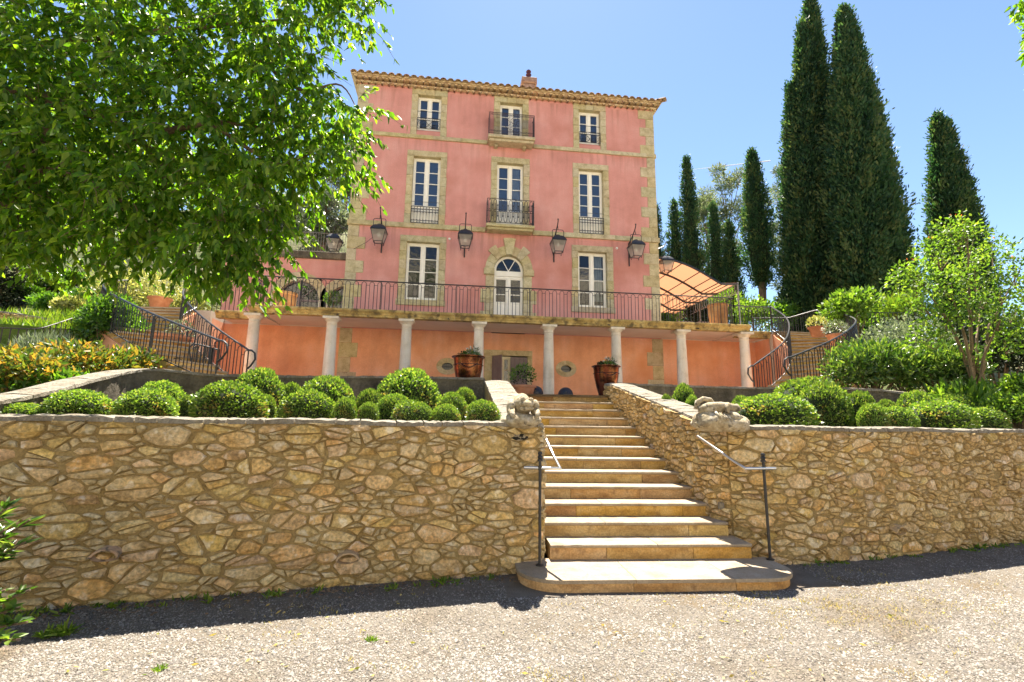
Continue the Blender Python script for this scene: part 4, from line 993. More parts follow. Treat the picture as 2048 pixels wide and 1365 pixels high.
# ------------------------------------------------------------------ lanterns
def lantern_parts(t, y, zt):
    """local frame: arm tip hook at (0, y, zt); body hangs below"""
    q = MB(); w = 0.20; zc = zt-0.42                    # hoop
    q.tube([(-w, y, zc-0.14), (-w, y, zt-0.18)] + [(-w+0.06-0.06*math.cos(a), y, zt-0.18+0.06*math.sin(a)) for a in np.linspace(0, math.pi/2, 4)] + [(w-0.06+0.06*math.sin(a), y, zt-0.18+0.06*math.cos(a)) for a in np.linspace(0, math.pi/2, 4)] + [(w, y, zc-0.14)], 0.011, 5)
    q.tube([(0, y, zt), (0, y, zt-0.12)], 0.014, 5); q.build('hoop', MT['iron'], t, org=(0, 0, 0))
    zr_, zb_ = zt-0.56, zt-0.93                        # glass from zr_ down to zb_
    a, c = 0.235, 0.135
    r = MB(); r.lathe([(0.05, zr_+0.25), (0.075, zr_+0.24), (0.075, zr_+0.21), (0.10, zr_+0.20)], (0, y, 0), 12)
    for k, (s0, z0, s1, z1) in enumerate(((0.255, zr_, 0.225, zr_+0.07), (0.225, zr_+0.07, 0.15, zr_+0.17), (0.15, zr_+0.17, 0.09, zr_+0.205))):
        vs = [(sx*s0, y+sy*s0, z0) for sx, sy in ((-1, -1), (1, -1), (1, 1), (-1, 1))] + [(sx*s1, y+sy*s1, z1) for sx, sy in ((-1, -1), (1, -1), (1, 1), (-1, 1))]
        r.add(vs, [(0, 1, 5, 4), (1, 2, 6, 5), (2, 3, 7, 6), (3, 0, 4, 7)] + ([(3, 2, 1, 0)] if k == 0 else []))
    r.build('lantern_roof', MT['iron'], t, org=(0, 0, 0))
    f = MB(); C4 = ((-1, -1), (1, -1), (1, 1), (-1, 1))
    for i in range(4):
        sx, sy = C4[i]; tx, ty = C4[(i+1) % 4]
        f.tube([(sx*a, y+sy*a, zr_), (sx*c, y+sy*c, zb_-0.05)], 0.012, 4); f.tube([(sx*c, y+sy*c, zb_), (tx*c, y+ty*c, zb_)], 0.012, 4); f.tube([(sx*a, y+sy*a, zr_), (tx*a, y+ty*a, zr_)], 0.012, 4); f.sphere((sx*c, y+sy*c, zb_-0.06), 0.018, n=6, m=4)
    f.build('lantern_frame', MT['iron'], t, org=(0, 0, 0))
    for i in range(4):
        sx, sy = C4[i]; tx, ty = C4[(i+1) % 4]; p = MB(); e = 0.99
        p.add([(sx*c*e, y+sy*c*e, zb_), (tx*c*e, y+ty*c*e, zb_), (tx*a*e, y+ty*a*e, zr_-0.012), (sx*a*e, y+sy*a*e, zr_-0.012)], [(0, 1, 2, 3)]); p.build('pane', MT['lampglass'], t, org=(0, 0, 0))
    s = MB(); s.lathe([(0.012, zr_-0.2), (0.045, zr_-0.18), (0.05, zr_-0.12), (0.03, zr_-0.07), (0.03, zr_-0.01)], (0, y, 0), 10); s.build('bulb', MT['white'], t, smooth=True, org=(0, 0, 0))
def lantern(label, x, y0, z_tip, reach, rz=0.0):
    t = thing('wall_lantern', label, 'lantern', (x, y0, z_tip-1.05), rz, 'wrought iron lanterns on the house')
    zt = 1.05
    b = MB(); b.box(-0.02, 0.02, -0.035, -0.012, -0.02, 0.88)
    b.tube([(0, -0.02, 0.80), (0, -reach*0.55, 0.98), (0, -reach*0.86, 1.10), (0, -reach*0.99, 1.21), (0, -reach*1.0, 1.27)], [0.02, 0.02, 0.02, 0.018, 0.02], 5)
    b.tube([(0, -0.02, 0.22), (0, -reach*0.35, 0.62), (0, -reach*0.62, 1.0)], 0.015, 5); b.sphere((0, -reach, 1.28), 0.028, n=8, m=5)
    b.build('bracket', MT['iron'], t, org=(0, 0, 0))
    lantern_parts(t, -reach*0.95, zt-0.02)
    return t
lantern('black wall lantern nearest the left corner of the house facade', 0.85, 0, 8.36, 0.75)
lantern('black wall lantern between the left window and the arched door', 3.665, 0, 8.36, 0.75)
lantern('black wall lantern between the arched door and the right window', 6.83, 0, 8.36, 0.75)
lantern('black wall lantern nearest the right corner of the house facade', 9.61, 0, 8.36, 0.75)
lantern('black lantern on the left side wall of the house, hanging before the arched windows', X0, 1.05, 8.62, 0.75, -math.pi/2)
lantern('black lantern on the right side wall of the house, hanging under the orange canopy', X1, 0.9, 8.45, 0.75, math.pi/2)
# ------------------------------------------------------------------ terrace on columns
terr = thing('terrace', 'stone terrace on pale round columns along the foot of the pink house', 'terrace', (5.23, -1.0, ZG))
ZTER, ZSOF = 4.87, 4.655
TL, TR, YF, YS = -2.52, 12.98, -1.86, -0.93
rs = random.Random(31)
# lower wall with openings
OV = [(3.215, 3.475), (7.255, 3.50)]
LD = (4.72, 5.91, 3.89)
b = MB(); holed_wall(b, -3.88, 14.28, ZG-0.3, ZSOF, [(x-0.2, x+0.2, z-0.13, z+0.13) for x, z in OV] + [(LD[0]-0.06, LD[1]+0.06, ZG-0.3, LD[2]+0.05)], y=-0.003)
for x in (-3.88, 14.28): b.add([(x, -0.003, ZG-0.3), (x, YS+0.1, ZG-0.3), (x, YS+0.1, ZSOF), (x, -0.003, ZSOF)], [(0, 1, 2, 3)])
b.build('lower_wall', MT['plaster_low'], terr)
for left, e in ((True, X0), (False, X1)):
    h = (ZSOF-ZG)/5
    for k in range(5):
        w = (0.56 if k % 2 else 0.36)
        if left: lime('quoin_stone', e-0.04, e+w, ZG+k*h, ZG+(k+1)*h, -0.02, 0.1, terr)
        else: lime('quoin_stone', e-w, e+0.04, ZG+k*h, ZG+(k+1)*h, -0.02, 0.1, terr)
# slab with moulded edge
core = MB(); core.box(TL+0.16, TR-0.16, YF+0.16, 0.0, ZSOF+0.03, ZTER-0.03); core.box(-3.66, 14.2, YS+0.14, -0.004, ZSOF+0.028, ZTER-0.032); core.box(-3.9, X0-0.01, 0.0, 4.2, ZG, ZTER-0.03); core.box(X1+0.01, 15.2, 0.0, 8.6, ZG, ZTER-0.03)
core.build('slab', MT['soffit'], terr)
def edge_run(p0, p1, nrm_, L0=1.1, L1=2.0):
    """moulded cornice stones from p0 to p1 (plan), profile stepping outwards at the top"""
    p0 = np.array(p0); p1 = np.array(p1); L = np.linalg.norm(p1-p0); t = (p1-p0)/L; n = np.array(nrm_)
    u = 0
    while u < L-1e-6:
        u1 = u+rs.uniform(L0, L1)
        if L-u1 < 0.5: u1 = L
        prof = [(-0.22, ZSOF), (0.0, ZSOF), (0.0, ZSOF+0.055), (0.018, ZSOF+0.06), (0.03, ZSOF+0.10), (0.075, ZSOF+0.145), (0.088, ZSOF+0.15), (0.095, ZTER-0.012), (0.085, ZTER), (-0.22, ZTER)]
        o = rs.uniform(-0.006, 0.006); dz = rs.uniform(-0.004, 0.004)
        vs = []
        for uu in (u+0.003, u1-0.003):
            for d, z in prof:
                q = p0+t*uu+n*(d+o); vs.append((q[0], q[1], z+dz))
        m = len(prof); g = MB(); g.add(vs, [(k, k+m, (k+1) % m+m, (k+1) % m) for k in range(m)] + [tuple(range(m)), tuple(range(2*m-1, m-1, -1))])
        g.build('cornice_stone', MT['cornice'], terr); u = u1
edge_run((TL+0.09, YF), (TR-0.09, YF), (0, -1)); edge_run((TL+0.09, YS), (TL+0.09, YF), (-1, 0), 2, 3); edge_run((TR-0.09, YF), (TR-0.09, YS), (1, 0), 2, 3)
edge_run((-3.75, YS), (TL-0.02, YS), (0, -1)); edge_run((TR+0.02, YS), (14.25, YS), (0, -1))
# beams under the slab ends, seen as diagonal ribs
for x in (TL+0.25, TR-0.25):
    g = MB(); g.box(x-0.09, x+0.09, YF+0.3, -0.05, ZSOF-0.015, ZSOF+0.03); g.build('soffit_rib', MT['soffit'], terr)
# drain spouts
for x in (0.02, 3.2, 8.15, 11.05):
    g = MB(); g.tube([(x, YF+0.1, ZSOF+0.07), (x+0.02, YF-0.16, ZSOF+0.01)], 0.020, 6); g.build('drain_spout', MT['iron'], terr)
# columns
cm = MB(); hcol = ZSOF-0.012-ZG
cm.lathe([(0.175, 0.11), (0.172, 0.16), (0.17, hcol*0.35), (0.145, hcol-0.25), (0.145, hcol-0.245), (0.162, hcol-0.235), (0.162, hcol-0.215), (0.146, hcol-0.205), (0.146, hcol-0.15)], n=20)
cme = cm.mesh('column', MT['column'], 40)
cap = MB(); cap.lathe([(0.147, hcol-0.15), (0.165, hcol-0.135), (0.175, hcol-0.12), (0.205, hcol-0.085), (0.215, hcol-0.07)], n=20); cap.box(-0.225, 0.225, -0.225, 0.225, hcol-0.069, hcol); capm = cap.mesh('capital', MT['column'], 40)
bs = MB(); bs.box(-0.24, 0.24, -0.24, 0.24, 0, 0.06); bs.lathe([(0.23, 0.061), (0.24, 0.075), (0.23, 0.095), (0.19, 0.109)], n=20); bsm = bs.mesh('base', MT['column'], 40)
for i in range(8):
    o = obj('column', cme, terr, Vector((-2.34+2.1634*i, -1.66, ZG))-parent_org(terr), rz=rs.uniform(0, 6))
    o.rotation_euler[2] = 0; obj('capital', capm, o); obj('base', bsm, o)
# oval windows
for x, z in OV:
    g = MB(); n = 28
    for k in range(4):
        A = np.linspace(math.pi*k/2+0.01, math.pi*(k+1)/2-0.01, 8); poly = [(x+0.36*math.cos(a), z+0.28*math.sin(a)) for a in A] + [(x+0.185*math.cos(a), z+0.12*math.sin(a)) for a in A[::-1]]
        q = MB(); q.prism(poly, -0.03, 0.12, 'y'); q.build('oval_surround_stone', MT['lime'], terr)
    q = MB(); q.add([(x-0.22, 0.10, z-0.15), (x+0.22, 0.10, z-0.15), (x+0.22, 0.10, z+0.15), (x-0.22, 0.10, z+0.15)], [(0, 1, 2, 3)]); q.build('oval_pane', MT['dark_pane'], terr)
    q = MB()
    if x < 5:
        for d in (-0.07, 0.0, 0.07): q.tube([(x+d, 0.04, z-0.12), (x+d, 0.04, z+0.12)], 0.008, 4)
    q.tube([(x-0.18, 0.04, z), (x+0.18, 0.04, z)], 0.008, 4); q.build('oval_grille', MT['iron'], terr)
# cellar door
lime('lintel_stone', LD[0]-0.30, LD[1]+0.17, LD[2], LD[2]+0.19, -0.025, 0.2, terr)
for s, e in ((0, LD[0]), (1, LD[1])):
    zz = ZG
    for k in range(3):
        h = (LD[2]-ZG)/3
        lime('jamb_stone', *((e-0.28, e) if s == 0 else (e, e+0.17)), zz, zz+h, -0.025, 0.2, terr); zz += h
casement(terr, 'glazed_door', LD[0]+0.02, LD[0]+0.62, ZG, LD[2]-0.02, 4, 0.0, y=0.06, m='cream', gl='glass_low')
def shutter(parent, px, py, w, rz, name='shutter'):
    s = thing(name, None, None, Vector((px, py, ZG))-parent_org(parent), rz); s.parent = parent
    n = 4
    for k in range(n):
        q = MB(); q.bbox(w*k/n+0.003, w*(k+1)/n-0.003, -0.03, 0.0, 0.02, LD[2]-ZG-0.04, 0.006); q.build('shutter_board', MT['mauve'], s, org=(0, 0, 0))
    q = MB(); q.box(0.02, abs(w)-0.02 if w > 0 else -0.02, 0.001, 0.02, 0.3, 0.38); q.box(0.02, abs(w)-0.02 if w > 0 else -0.02, 0.001, 0.02, 1.2, 1.28); q.build('shutter_batten', MT['mauve'], s, org=(0, 0, 0))
    return s
shutter(terr, LD[0]+0.61, 0.02, 0.58, 0.0); shutter(terr, LD[0]+0.0, -0.04, 0.58, R(-62))
# wall behind the dark openings
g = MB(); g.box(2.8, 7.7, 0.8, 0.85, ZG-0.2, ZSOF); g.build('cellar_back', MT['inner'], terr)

# ------------------------------------------------------------------ iron railings
RB = 0.0105
def hoop_mesh(h=0.90, w=0.13, pitch=0.232, hang=0.035, link=True):
    b = MB(); r = w/2; zt = h-hang
    pts = [(-r, 0, 0)] + [(-r*math.cos(a), 0, zt-r+r*math.sin(a)) for a in np.linspace(0, math.pi, 7)] + [(r, 0, 0)]
    b.tube(pts, RB, 4, cap=False)
    if link: b.tube([(r, 0, zt-r-0.035), (pitch-r, 0, zt-r-0.035)], RB*0.8, 4, cap=False)
    return b.mesh('baluster', MT['iron'])
HOOP = hoop_mesh(); HOOP_S = hoop_mesh(0.86)
def railing(name, label, runs, posts=True, h=0.90, low=0.0, curl=False, group=None, tz=0.02, steel_top=False):
    """runs: list of polylines [(x, y, z floor)]"""
    t = thing(name, label, 'railing', tuple(runs[0][0]), 0, group); po = parent_org(t)
    hr = MB(); ps = []
    for run in runs:
        top = [(p[0], p[1], p[2]+h) for p in run]
        if curl:
            a, c = Vector(top[0]), Vector(top[1]); d = (a-c); d.z = 0; d.normalize()
            top = [tuple(a+d*0.02+Vector((0, 0, -0.42))), tuple(a+d*0.12+Vector((0, 0, -0.36))), tuple(a+d*0.24+Vector((0, 0, -0.22))), tuple(a+d*0.21+Vector((0, 0, -0.08))), tuple(a+d*0.10+Vector((0, 0, -0.01)))] + top
        hr.tube(top, tz, 6)
        pp = Path([q[:2] for q in run]); zz = [q[2] for q in run]
        n = max(2, int(round(pp.L/0.232)))
        for k in range(n):
            u = (k+0.28)*pp.L/n; q = pp.at(u); nn = pp.nrm(u); z = float(np.interp(u, pp.u, zz)); z2 = float(np.interp(min(pp.L, u+0.06), pp.u, zz))
            ang = math.atan2(nn[0], -nn[1])
            obj('baluster', HOOP, t, Vector((q[0], q[1], z+low))-po, ang, (1, 1, (h-low)/0.90))
        if posts:
            m = max(1, int(round(pp.L/2.2)))
            for k in range(m+1):
                u = pp.L*k/m; q = pp.at(u); z = float(np.interp(u, pp.u, zz)); b = MB(); b.tube([(q[0], q[1], z), (q[0], q[1], z+h)], 0.016, 4); b.build('post', MT['iron'], t)
        if low:
            b = MB(); b.tube([(q[0], q[1], q[2]+low) for q in run], 0.014, 4); b.build('bottom_rail', MT['iron'], t)
    hr.build('handrail', MT['steel'] if steel_top else MT['iron'], t, smooth=50)
    return t
YR = YF+0.06
railing('terrace_railing', 'long black iron railing with arched bars along the terrace edge', [[(TL+0.08, YS, ZTER), (TL+0.08, YR, ZTER), (TR-0.55, YR, ZTER)], [(TR-0.55, YR, ZTER), (TR-0.55, YS+0.04, ZTER), (14.36, YS+0.04, ZTER)], [(-3.9, YS+0.04, ZTER), (TL+0.08, YS+0.04, ZTER)]])
# curved stairs
def curved_stair(label, inner, outer, n, mirror=False):
    I, O = cyc(inner, 40), cyc(outer, 40)
    pI, pO = Path([q[:2] for q in I]), Path([q[:2] for q in O])
    t = thing('curved_steps', label, 'steps', (float((I[20][0]+O[20][0])/2), float((I[20][1]+O[20][1])/2), ZG)); zz = []
    dz = (ZTER-ZG)/n
    for k in range(n):
        f0, f1 = k/n, (k+1)/n
        a, b_ = pI.at(f0*pI.L), pO.at(f0*pO.L); c, d = pI.at(f1*pI.L), pO.at(f1*pO.L); z = ZG+(k+1)*dz
        tv = ((c+d)-(a+b_))/2; tv = tv/np.linalg.norm(tv)
        def poly(off): return [tuple(a-tv*off), tuple(b_-tv*off), tuple(d+tv*0.02), tuple(c+tv*0.02)]
        g = MB(); g.prism(poly(0.0), max(ZG-0.2, z-0.9), z-0.041, 'z'); st = g.build('step', MT['riser'], t)
        g = MB(); g.prism(poly(0.05), z-0.040, z, 'z'); g.build('tread_slab', MT['tread'], st)
    # side skirt walls
    for path in (pI, pO):
        g = MB(); m = 40; vs = []
        for i in range(m+1):
            u = path.L*i/m; q = path.at(u); nn = path.nrm(u); z = ZG+(ZTER-ZG)*i/m
            for s in (-0.04, 0.04): vs += [(q[0]+nn[0]*s, q[1]+nn[1]*s, ZG-0.3), (q[0]+nn[0]*s, q[1]+nn[1]*s, z-0.05)]
        g.add(vs, [(4*i+a_, 4*i+4+a_, 4*i+4+b2, 4*i+b2) for i in range(m) for a_, b2 in ((0, 1), (1, 3), (3, 2), (2, 0))]); g.build('side_wall', MT['plaster_low'], t)
    Irun = [(q[0], q[1], ZG+(ZTER-ZG)*i/40+0.04) for i, q in enumerate([pI.at(pI.L*i/40) for i in range(41)])]
    Orun = [(q[0], q[1], ZG+(ZTER-ZG)*i/40+0.04) for i, q in enumerate([pO.at(pO.L*i/40) for i in range(41)])]
    return t, Irun, Orun
_, ri, ro = curved_stair('curved flight of stone steps rising to the right end of the terrace', [(11.1, -4.6), (12.4, -4.0), (13.35, -3.1), (14.0, -2.1), (14.42, -0.85)], [(10.95, -6.2), (12.5, -5.6), (14.0, -4.6), (15.2, -3.5), (16.0, -2.1), (16.35, -0.6)], 17)
railing('stair_railing', 'curved black railing on the inner side of the right curved steps', [ri], low=0.06, curl=True, tz=0.022)
railing('stair_railing', 'curved black railing on the outer side of the right curved steps, beside the laurel', [ro, [ro[-1], (16.2, 0.6, ZTER+0.02), (14.9, 0.9, ZTER+0.02)]], low=0.06, curl=True, tz=0.022)
_, li, lo_ = curved_stair('curved flight of stone steps rising to the left end of the terrace', [(-1.2, -4.7), (-2.5, -3.9), (-3.6, -2.9), (-4.2, -1.9), (-4.35, -0.85)], [(-1.25, -6.0), (-3.0, -5.1), (-4.5, -4.0), (-5.6, -2.9), (-6.3, -1.8), (-6.6, -0.5)], 17)
railing('stair_railing', 'curved black railing on the inner side of the left curved steps', [li], low=0.06, curl=True, tz=0.022)
railing('stair_railing', 'straight looking black railing on the outer side of the left curved steps, above the gate', [lo_], low=0.06, curl=True, tz=0.022)
g = MB(); g.box(-6.7, -3.9, -0.9, 0.2, 2.0, ZTER-0.004); g.box(14.3, 16.5, -0.9, 1.0, 2.0, ZTER-0.004); tag(g.build('stair_landing', MT['forecourt']), kind='structure')
# little iron gate at the foot of the left steps
gt = thing('iron_gate', 'small black iron gate with scrolled left side at the foot of the left curved steps', 'gate', tuple(P(402, 748, 10.9)))
ga, gb = P(378, 748, 10.8), P(432, 748, 11.15); ga[2] = gb[2] = ZG
def gp(s, z): q = ga+(gb-ga)*s; return (q[0], q[1], ZG+z)
f = MB(); f.tube([gp(0, 0.05), gp(0, 0.72), gp(-0.08, 0.86), gp(-0.10, 0.98), gp(0.02, 1.06), gp(0.3, 1.05), gp(1, 0.98)], 0.02, 5); f.tube([gp(1, 0), gp(1, 1.0)], 0.032, 4); f.tube([gp(0.72, 0), gp(0.72, 1.02)], 0.035, 4); f.tube([gp(0, 0.06), gp(1, 0.06)], 0.016, 4); f.build('gate_frame', MT['iron'], gt)
for k in range(1, 8): b = MB(); b.tube([gp(k/9, 0.06), gp(k/9, 1.02)], 0.012, 4); b.build('bar', MT['iron'], gt)
for (s0, z0, rr, w_) in ((-0.75, 0.32, 0.19, 1), (-0.45, 0.62, 0.14, -1), (-0.22, 0.5, 0.15, 1), (-0.3, 0.12, 0.13, -1)):
    b = MB(); L = np.linalg.norm(gb-ga); b.tube([gp(s0+rr*(1-0.8*u)*math.cos(u*11*w_)/L, z0+rr*(1-0.8*u)*math.sin(u*11*w_)) for u in np.linspace(0, 1, 26)], 0.012, 4); b.build('scroll', MT['iron'], gt)
b = MB(); b.tube([gp(-0.1, 0.06), gp(-0.55, 0.22), gp(-1.05, 0.42)], 0.013, 4); b.tube([gp(-1.05, 0.42), gp(-1.05, 0.05)], 0.016, 4); b.build('scroll_brace', MT['iron'], gt)

# ------------------------------------------------------------------ annex with arched windows, left of the house
AX0, AX1, AY, AZ = -5.6, X0-0.02, 3.3, 8.05
ann = thing('annex', 'low pink annex with round arched glazed doors left of the house', 'annex', (-3.0, AY, ZTER))
arches = [(-2.75, 0.78), (-0.98, 0.62)]
b = MB(); xs_ = []
holed_wall(b, AX0, AX1, ZTER-0.2, AZ, [(c-r-0.05, c+r+0.05, ZTER-0.2, 6.35+r+0.1) for c, r in arches], y=AY)
b.add([(AX0, AY, ZTER), (AX0, 7, ZTER), (AX0, 7, AZ), (AX0, AY, AZ)], [(0, 1, 2, 3)]); b.build('wall', MT['plaster'], ann)
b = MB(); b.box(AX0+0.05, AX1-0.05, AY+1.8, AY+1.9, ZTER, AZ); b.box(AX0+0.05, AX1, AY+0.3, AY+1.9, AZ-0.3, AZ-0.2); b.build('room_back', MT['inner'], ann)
for c, r in arches:
    zsp = 6.35
    for k in range(5):
        A = np.linspace(math.pi*k/5+0.008, math.pi*(k+1)/5-0.008, 6); g = MB()
        g.prism([(c+r*math.cos(a), zsp+r*math.sin(a)) for a in A] + [(c+(r+0.34)*math.cos(a), zsp+(r+0.34)*math.sin(a)) for a in A[::-1]], AY-0.03, AY+0.25, 'y'); g.build('arch_stone', MT['lime'], ann)
    for s in (-1, 1):
        for k in range(3):
            z0 = ZTER+k*(zsp-ZTER)/3; z1 = ZTER+(k+1)*(zsp-ZTER)/3; e = c+s*r
            g = MB(); g.bbox(min(e, e+s*0.3)+0.002, max(e, e+s*0.3)-0.002, AY-0.03, AY+0.25, z0+0.002, z1-0.002); g.build('jamb_stone', MT['column'], ann)
    f = MB(); y = AY+0.16
    f.tube([(c-r, y, ZTER)] + [(c-r*math.cos(a), y, zsp+r*math.sin(a)) for a in np.linspace(0, math.pi, 14)] + [(c+r, y, ZTER)], 0.045, 4)
    f.box(c-r, c+r, y-0.03, y+0.03, zsp-0.04, zsp+0.04); f.box(c-0.05, c+0.05, y-0.035, y+0.03, ZTER, zsp-0.041); f.box(c-0.035, c+0.035, y-0.03, y+0.03, zsp+0.041, zsp+r)
    for a in (R(45), R(135)): f.tube([(c, y, zsp), (c+r*math.cos(a), y, zsp+r*math.sin(a))], 0.026, 4)
    for z in (5.35, 5.85): f.box(c-r, c+r, y-0.02, y+0.02, z-0.018, z+0.018)
    fr = f.build('arched_door', MT['mauve'], ann)
    for s in (-1, 1):
        for z0, z1 in ((ZTER+0.1, 5.332), (5.368, 5.832), (5.868, zsp-0.041)):
            q = MB(); xa, xb = (c-r+0.04, c-0.05) if s < 0 else (c+0.05, c+r-0.04); q.add([(xa, y+0.005, z0), (xb, y+0.005, z0), (xb, y+0.005, z1), (xa, y+0.005, z1)], [(0, 1, 2, 3)]); q.build('pane', MT['glass_low'], fr)
    for a0, a1 in ((0, 45), (45, 90), (90, 135), (135, 180)):
        q = MB(); q.add([(c, y+0.005, zsp+0.03)] + [(c+(r-0.03)*math.cos(R(a)), y+0.005, zsp+0.03+(r-0.06)*math.sin(R(a))) for a in np.linspace(a0, a1, 6)], [tuple(range(7))]); q.build('pane', MT['glass_low'], fr)
b = MB(); b.bbox(AX0-0.1, AX1, AY-0.12, AY+3.6, AZ, AZ+0.30, 0.03); b.build('parapet', MT['darkwall'], ann)
def picket(name, label, run, h, pitch, r=0.010, m='iron', cat='railing'):
    t = thing(name, label, cat, tuple(run[0])); pp = Path([q[:2] for q in run]); zz = [q[2] for q in run]; po = parent_org(t)
    hr = MB(); hr.tube([(q[0], q[1], q[2]+h) for q in run], 0.013, 5); hr.build('handrail', MT[m], t)
    pm = MB(); pm.tube([(0, 0, 0), (0, 0, h)], r, 4); me = pm.mesh('bar', MT[m]); n = int(pp.L/pitch)
    for k in range(n+1):
        u = pp.L*k/n; q = pp.at(u); obj('bar', me, t, Vector((q[0], q[1], float(np.interp(u, pp.u, zz))))-po)
    return t
MT['iron_grey'] = mat('faded_iron', [(0.20, 0.19, 0.18), (0.30, 0.28, 0.27)], 9, 0.6)
picket('roof_railing', 'faded iron railing on top of the annex roof terrace', [(AX0, AY+0.1, AZ+0.3), (AX1, AY+0.1, AZ+0.3)], 0.85, 0.105, 0.009, 'iron_grey')

# ------------------------------------------------------------------ canopy right of the house
can = thing('canopy', 'apricot canvas canopy on curved iron ribs at the right side of the house', 'canopy', (12.0, 3.8, ZTER))
CY0, CY1, NB = 0.75, 6.6, 4
def cprof(s):                                        # s 0 at the house, 1 at the outer eave: (x, z)
    pts = [(X1+0.02, 8.02), (11.45, 7.98), (12.2, 7.80), (12.9, 7.48), (13.45, 7.17), (13.68, 7.10), (14.25, 7.13)]
    k = s*(len(pts)-1); i = min(int(k), len(pts)-2); u = k-i
    q = cyc(pts, 60)[int(round(s*60))]; return float(q[0]), float(q[1])
g = MB(); nb, ns = 12, 24; vs = []
for j in range(nb+1):
    y = CY0+(CY1-CY0)*j/nb
    for i in range(ns+1):
        x, z = cprof(i/ns); vs.append((x, y, z-0.025*math.sin(math.pi*((j/nb*NB) % 1.0))))
g.add(vs, [(j*(ns+1)+i, j*(ns+1)+i+1, (j+1)*(ns+1)+i+1, (j+1)*(ns+1)+i) for j in range(nb) for i in range(ns)])
MT['fabric'] = leaf_mat('apricot_canvas', [(0.46, 0.25, 0.145), (0.46, 0.25, 0.145)], 0.45, (1.05, 0.92, 0.85), 0.9, 0.1)
g.build('canvas', MT['fabric'], can, smooth=True)
for j in range(NB+1):
    y = CY0+(CY1-CY0)*j/NB; b = MB(); b.tube([(cprof(i/16)[0], y, cprof(i/16)[1]-0.05) for i in range(17)], 0.045, 5); b.build('rib', MT['iron'], can)
for i in (3, 7, 11, 14, 17, 20, 22):
    x, z = cprof(i/24); b = MB(); b.tube([(x, CY0, z-0.03), (x, CY1, z-0.03)], 0.020, 4); b.build('purlin', MT['iron'], can)
xe, ze = cprof(1.0)
b = MB(); b.tube([(xe, CY0-0.05, ze-0.02), (xe, CY1, ze-0.02)], 0.03, 5); b.tube([(xe, CY0, ze-0.40), (xe, CY1, ze-0.40)], 0.018, 5); b.build('eave_beam', MT['iron_grey'], can)
n = 30; sm = MB(); sm.tube([(0, -0.09, -0.02)]+[(0, -0.09+0.09*(1-math.cos(a)), -0.20-0.16*math.sin(a)) for a in np.linspace(0, math.pi, 6)]+[(0, 0.09, -0.02)], 0.011, 4); sme = sm.mesh('scallop', MT['iron_grey'])
for k in range(n): obj('scallop', sme, can, Vector((xe, CY0+(k+0.5)*(CY1-CY0)/n, ze))-parent_org(can))
for y in (CY0, (CY0+CY1)/2, CY1): b = MB(); b.tube([(xe, y, ZTER), (xe, y, ze)], 0.035, 6); b.build('post', MT['iron_grey'], can)

# ------------------------------------------------------------------ pots and planters
def dome_leaves(m, c, rx, ry, rz, n, ln, wd, zmin=-0.3, rr=(0.75, 1.05), six=False, up=0.3, rnd=None):
    d = sph(int(n*1.6)); d = d[d[:, 2] > zmin][:n]; r = rng.uniform(*rr, len(d))[:, None]
    p = d*r*np.array([rx, ry, rz])+np.array(c)
    dr = nrm(d*0.8+rng.normal(0, 0.5, d.shape)+np.array([0, 0, up]))
    return leaf_mesh('crown', m, p, dr, rng.uniform(0.75, 1.25, len(d))*ln, rng.uniform(0.75, 1.25, len(d))*wd, rnd, six=six)
def pot(name, label, cat, loc, prof, m, plant=None, rim=None, n=24, group=None):
    t = thing(name, label, cat, loc, 0, group); b = MB(); b.lathe(prof, loc, n); b.build('pot_body', MT[m], t, smooth=45)
    top = prof[-1] if not rim else rim
    s = MB(); zi = max(z for r, z in prof)-0.05; ri_ = [r for r, z in prof if z > zi-0.02][0]*0.9
    s.lathe([(0.0, zi), (ri_, zi)], loc, 16); s.build('soil', MT['soil'], t)
    if plant:
        for (mm, dx, dz, rx, rz, k, ln, wd) in plant:
            me = dome_leaves(MT[mm], (0, 0, 0), rx, rx, rz, k, ln, wd); obj('foliage', me, t, Vector((dx, 0, zi+dz)))
    return t
CAULD = [(0.0, 0.0), (0.20, 0.0), (0.205, 0.03), (0.22, 0.16), (0.27, 0.36), (0.32, 0.60), (0.335, 0.82), (0.345, 0.86), (0.385, 0.875), (0.39, 0.895), (0.375, 0.905), (0.33, 0.90), (0.31, 0.80)]
def cauldron(label, loc, s):
    t = pot('copper_planter', label, 'planter', loc, [(r*s, z*s) for r, z in CAULD], 'copper')
    for side in (-1, 1):
        b = MB(); b.tube([(loc[0]+side*0.0+0.33*s*math.sin(a*0.42)*1.02, loc[1]-0.34*s*math.cos(a*0.42), loc[2]+0.72*s-0.10*s*math.cos(a*1.0)) for a in np.linspace(-1.5, 1.5, 9)], 0.012, 5) if side < 0 else b.tube([(loc[0]+0.345*s*math.cos(a), loc[1]+0.345*s*math.sin(a), loc[2]+0.70*s) for a in np.linspace(0, 6.283, 25)], 0.008, 4)
        b.build('handle' if side < 0 else 'hoop_band', MT['copper'], t)
    fl = MB()
    for (mm, dx, rx, rz, k, ln, wd) in (('lf_green', 0.05, 0.24, 0.14, 260, 0.06, 0.03), ('lf_silver', 0.12, 0.14, 0.26, 160, 0.07, 0.025), ('lf_dark', -0.14, 0.10, 0.14, 90, 0.05, 0.03), ('lf_white', 0.06, 0.22, 0.26, 34, 0.04, 0.04)):
        fo = obj('foliage' if mm != 'lf_white' else 'flowers', dome_leaves(MT[mm], (0, 0, 0), rx*s, rx*s, rz*s, k, ln, wd, -0.1), t, Vector((dx*s, 0, 0.88*s)))
        if mm == 'lf_white': tag(fo, kind='stuff')
    return t
q = P(937, 714, 11.25); cauldron('tall copper cauldron planter standing left of the steps behind the dark wall', (q[0], q[1], ZG), (q[2]-ZG)/0.9)
